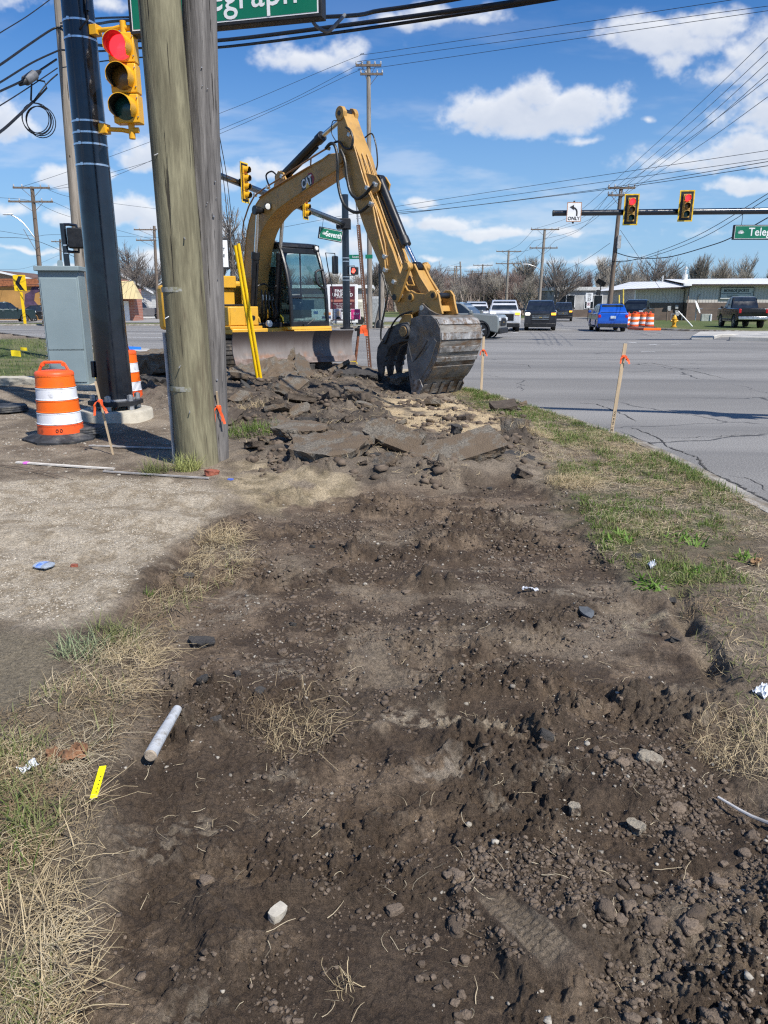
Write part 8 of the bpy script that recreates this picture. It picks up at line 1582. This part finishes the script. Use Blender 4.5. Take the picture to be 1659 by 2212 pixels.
cable('thick low cable dipping from the leaning pole and rising behind the hanging street sign', [(1329, 545, 58), (1370, 556, 56), (1440, 556, 52), (1530, 532, 47), (1583, 512, 44), (1659, 470, 40)], .03)
cable('guy wire slanting down right from the leaning utility pole', [(1340, 497, 58), (1400, 585, 58), (1450, 660, 58)], .014, wiret)
for k, (a_, c2_) in enumerate([((1195, 595), (1318, 525)), ((1225, 605), (1318, 561)), ((1228, 614), (1318, 567)), ((1231, 624), (1318, 572)), ((1190, 622), (1318, 577))]): cable(num[k] + ' of the low cables crossing bare trees beside the leaning utility pole', [(a_[0], a_[1], 90), ((a_[0] + c2_[0]) / 2, (a_[1] + c2_[1]) / 2 + 6, 74), (c2_[0], c2_[1], 58)], .015)
cable('long level cable running before the far trees at the centre', [(830, 648, 150), (1000, 640, 150), (1090, 634, 125), (1180, 636, 100)], .03); cable('right one of two thin cables from the short far poles to the excavator stick', [(862, 605, 120), (920, 603, 150), (985, 592, 205)], .02, wiret); cable('upper thin cable from the tall slim far pole to the excavator stick', [(862, 592, 120), (930, 586, 150), (994, 568, 175)], .02, wiret)
lf = [('level cable crossing the far left above the utility pole foot', [(-40, 497, 60), (0, 499, 60), (74, 510, 61), (131, 507, 64), (340, 513, 80), (600, 520, 80)]), ('thick cable sagging from the far left past the cabinet', [(-40, 510, 58), (0, 513, 60), (75, 519, 61), (176, 561, 64), (260, 590, 70)]), ('cable rising from the left edge to the thin far pole', [(-40, 584, 70), (0, 582, 80), (60, 578, 100), (128, 551, 120)]),
      ('lowest of the level cables at the far left', [(-40, 620, 66), (0, 619, 66), (86, 614, 66), (250, 612, 68), (345, 592, 70)]), ('second level cable from below at the far left', [(-40, 608, 66), (0, 607, 66), (86, 600, 66), (250, 580, 68), (345, 584, 70)]), ('faint thin cable high at the left edge', [(-40, 425, 58), (0, 427, 60), (70, 435, 61), (150, 468, 64), (340, 520, 80)]), ('thin cable from the upper crossarm of the left pole down to the right', [(105, 410, 62), (150, 425, 64), (250, 440, 70), (345, 452, 80)]), ('thin cable from the lower crossarm of the left pole down to the right', [(110, 434, 62), (150, 452, 64), (200, 478, 70)])]
for lb, pts in lf: cable(lb, pts, .018 if 'thick' in lb or 'lowest' in lb else .013, wiret)
cable('paired service wires hanging down just right of the grey weathered pole, left strand', [(458, 205, 9.5), (470, 300, 11), (484, 400, 13), (500, 560, 15.2)], .006); cable('paired service wires hanging down just right of the grey weathered pole, right strand', [(461, 232, 9.5), (477, 310, 11), (492, 400, 13), (510, 560, 15.2)], .006)
# ================================================================ trees
bark = mat('bare_bark', (.22, .19, .165), .9, vs=4, var=.25); bark2 = mat('pale_twigs', (.38, .34, .28), .9, vs=2, var=.25); bark3 = mat('reddish_twigs', (.30, .22, .185), .9, vs=2, var=.2)
def tree_mesh(seed, H, spread=.55, trunk=.16, levels=6, r0=.035, nb=4, up=.35):
    r_ = random.Random(seed); T1 = MB(); T2 = MB()
    def grow(p, d, L, r, lv):
        k = 3 if lv < 2 else 2; q = p; pts = [p]
        for i in range(k):
            d = (d + Vector((r_.uniform(-1, 1), r_.uniform(-1, 1), r_.uniform(-.4, .6))) * .16).normalized(); q = q + d * L / k; pts.append(q)
        (T1 if lv < 1 else T2).tube(pts, [r, r * .62], 5 if lv < 2 else 3, cap=False)
        if lv >= levels: return
        n = nb if lv < 3 else 3
        for i in range(n + (1 if lv == 0 else 0)):
            f = r_.uniform(.35, 1.0) if lv else r_.uniform(.6, 1.0); b = pts[0].lerp(pts[-1], f) if f < 1 else pts[-1]
            idx = min(int(f * k), k - 1); b = pts[idx].lerp(pts[idx + 1], f * k - idx)
            a = r_.uniform(0, 6.28); s = Vector((math.cos(a), math.sin(a), 0)); nd = (d * .75 + s * spread * (1.25 if lv == 0 else 1) + Z * up * .5).normalized()
            grow(b, nd, L * r_.uniform(.58, .82), max(r * r_.uniform(.42, .6), .0016 * H / 2), lv + 1)
        grow(pts[-1], (d + Z * .15).normalized(), L * .72, r * .6, lv + 1)
    grow(Vector((0, 0, -.02 * H)), Z.copy(), H * trunk, H * r0 * .55, 0); return T1, T2
tpro = []
for sd, sp, lv, nb in ((3, .62, 5, 4), (8, .50, 5, 4), (14, .75, 5, 4), (21, .40, 5, 4)):
    T1, T2 = tree_mesh(sd, 1.0, sp, .25 if sd != 21 else .2, lv, .05, nb); zmax = max(v[2] for v in T2.v); 
    for T in (T1, T2): T.v = [(x / zmax, y / zmax, z / zmax) for x, y, z in T.v]
    tpro.append((T1, T2)); 
tm = {}
def tree(label, u, vb, vt, Y, k, m=bark, wsc=1.0, group=None):
    b = A(u, vb, Y); b.z = -.1; h = A(u, vt, Y).z; t = thing('bare_tree', label, 'tree', b, rnd.uniform(0, 6), group); t.scale = (h * wsc, h * wsc, h)
    if (k, m.name) not in tm:
        a_ = tpro[k][0].build('trunk', m, t, fix=False); c_ = tpro[k][1].build('crown', m, t, fix=False); tm[(k, m.name)] = (a_.data, c_.data)
    else:
        for nm, me in zip(('trunk', 'crown'), tm[(k, m.name)]):
            o = bpy.data.objects.new(nm, me); COL.objects.link(o); o.parent = t
    return t
for a_ in [('big bare tree spreading behind the tan-roofed brick shop', 303, 690, 515, 98, 2, bark, 1.0), ('bare budding tree behind the excavator boom at the left', 500, 700, 425, 62, 0, bark, .9), ('smaller budding tree seen under the excavator boom', 596, 690, 535, 75, 3, bark2, .5), ('small bare tree right of the red hand signal', 775, 695, 590, 75, 2, bark, 1.0),
           ('large round-crowned bare tree right of the large dark suv', 1200, 690, 545, 112, 0, bark, 1.0), ('bare tree left of the large round-crowned one', 1135, 690, 588, 118, 2, bark2, .9), ('broad bare tree behind the left end of the sports shop', 1400, 690, 536, 112, 2, bark, 1.1), ('pale bare tree between the leaning pole and the sports shop', 1345, 690, 552, 105, 0, bark2, .9),
           ('bare tree just left of the leaning utility pole', 1292, 690, 548, 120, 3, bark2, .9), ('bare tree behind the speed limit sign', 1262, 690, 575, 125, 1, bark3, .9), ('slender bare tree above the flue of the sports shop, left one', 1497, 690, 545, 125, 3, bark2, .8), ('slender bare tree above the shop sign, middle of three', 1548, 690, 548, 125, 1, bark2, .8), ('full bare tree above the lifted black pickup', 1595, 690, 540, 125, 0, bark2, .85), ('small bare tree at the right edge above the shop roof', 1655, 690, 572, 130, 1, bark2, .8), ('bare crown rising over the shop roof between the broad tree and the flue', 1445, 690, 560, 130, 1, bark2, .9),
           ('low bare tree left of the chevron sign', 20, 690, 628, 130, 0, bark3, 1.3), ('low bare tree behind the mural building', 62, 690, 624, 128, 2, bark3, 1.3), ('low bare tree right of the chevron sign', 105, 690, 628, 125, 1, bark3, 1.3)]: tree(*a_)
# the far belt of woods along the horizon reads as one mass
far_p = []; fr = random.Random(9); W_ = [MB(), MB()]
def belt(x0, x1, y0, y1, n, h0, h1):
    for i in range(n):
        x = fr.uniform(x0, x1); y = fr.uniform(y0, y1); h = fr.uniform(h0, h1); far_p.append((x, y, h))
belt(-110, -58, 120, 150, 26, 5.5, 8); belt(-60, -12, 125, 160, 22, 4.5, 7.5); belt(5, 30, 150, 200, 30, 6, 11); belt(12, 34, 130, 150, 16, 5, 8); belt(30, 90, 122, 150, 7, 4, 5.5); belt(-5, 30, 230, 330, 40, 10, 15); belt(-60, 5, 180, 260, 30, 8, 12)
vv_, ff_ = [], []; kk = 0
tv = [np.array(tpro[k][1].v + tpro[k][0].v) for k in range(4)]; tf = [tpro[k][1].f + [tuple(i + len(tpro[k][1].v) for i in f) for f in tpro[k][0].f] for k in range(4)]
def merged(name, idx, m):
    V = []; L = []; off = 0
    for i in idx:
        x, y, h = far_p[i]; k = i % 4; a = fr.uniform(0, 6.28); v = tv[k]; w = h * fr.uniform(.9, 1.3)
        V.append(np.stack([(v[:, 0] * math.cos(a) - v[:, 1] * math.sin(a)) * w + x, (v[:, 0] * math.sin(a) + v[:, 1] * math.cos(a)) * w + y, v[:, 2] * h], 1)); L.append(np.array(tf[k]) + off); off += len(v)
    V = np.concatenate(V); Q = np.concatenate(L); me = bpy.data.meshes.new(name); me.vertices.add(len(V)); me.vertices.foreach_set('co', V.astype(np.float32).ravel()); me.loops.add(Q.size); me.loops.foreach_set('vertex_index', Q.astype(np.int32).ravel())
    me.polygons.add(len(Q)); me.polygons.foreach_set('loop_start', (np.arange(len(Q)) * 4).astype(np.int32)); me.polygons.foreach_set('loop_total', np.full(len(Q), 4, np.int32)); me.update(calc_edges=True); me.materials.append(m); o = bpy.data.objects.new(name, me); COL.objects.link(o); tag(o, kind='stuff'); return len(V)
n_ = len(far_p); print('woods', merged('far_woods', [i for i in range(n_) if i % 3 == 0], bark3), merged('far_woods', [i for i in range(n_) if i % 3 == 1], bark2), merged('far_woods', [i for i in range(n_) if i % 3 == 2], bark))
# brush under the trees: tangled thin stems close to the ground
def brush(name, x0, x1, y0, y1, n, h, m, seed):
    x = nr.uniform(x0, x1, n); y = nr.uniform(y0, y1, n); blades(name, np.c_[x, y, np.zeros(n)], h, .16, .5, m, .5)
bm1 = leafmat('brush_brown', (.20, .16, .13), (.32, .26, .21), 0); bm2 = leafmat('brush_red', (.26, .17, .135), (.34, .24, .19), 0)
brush('undergrowth', 4, 46, 128, 170, 5200, 4.2, bm1, 1); brush('undergrowth', 26, 110, 112, 130, 3200, 1.8, bm1, 2); brush('undergrowth', -10, 40, 200, 260, 3600, 6.5, bm2, 3); brush('undergrowth', -120, -10, 118, 150, 5200, 3.2, bm2, 4)
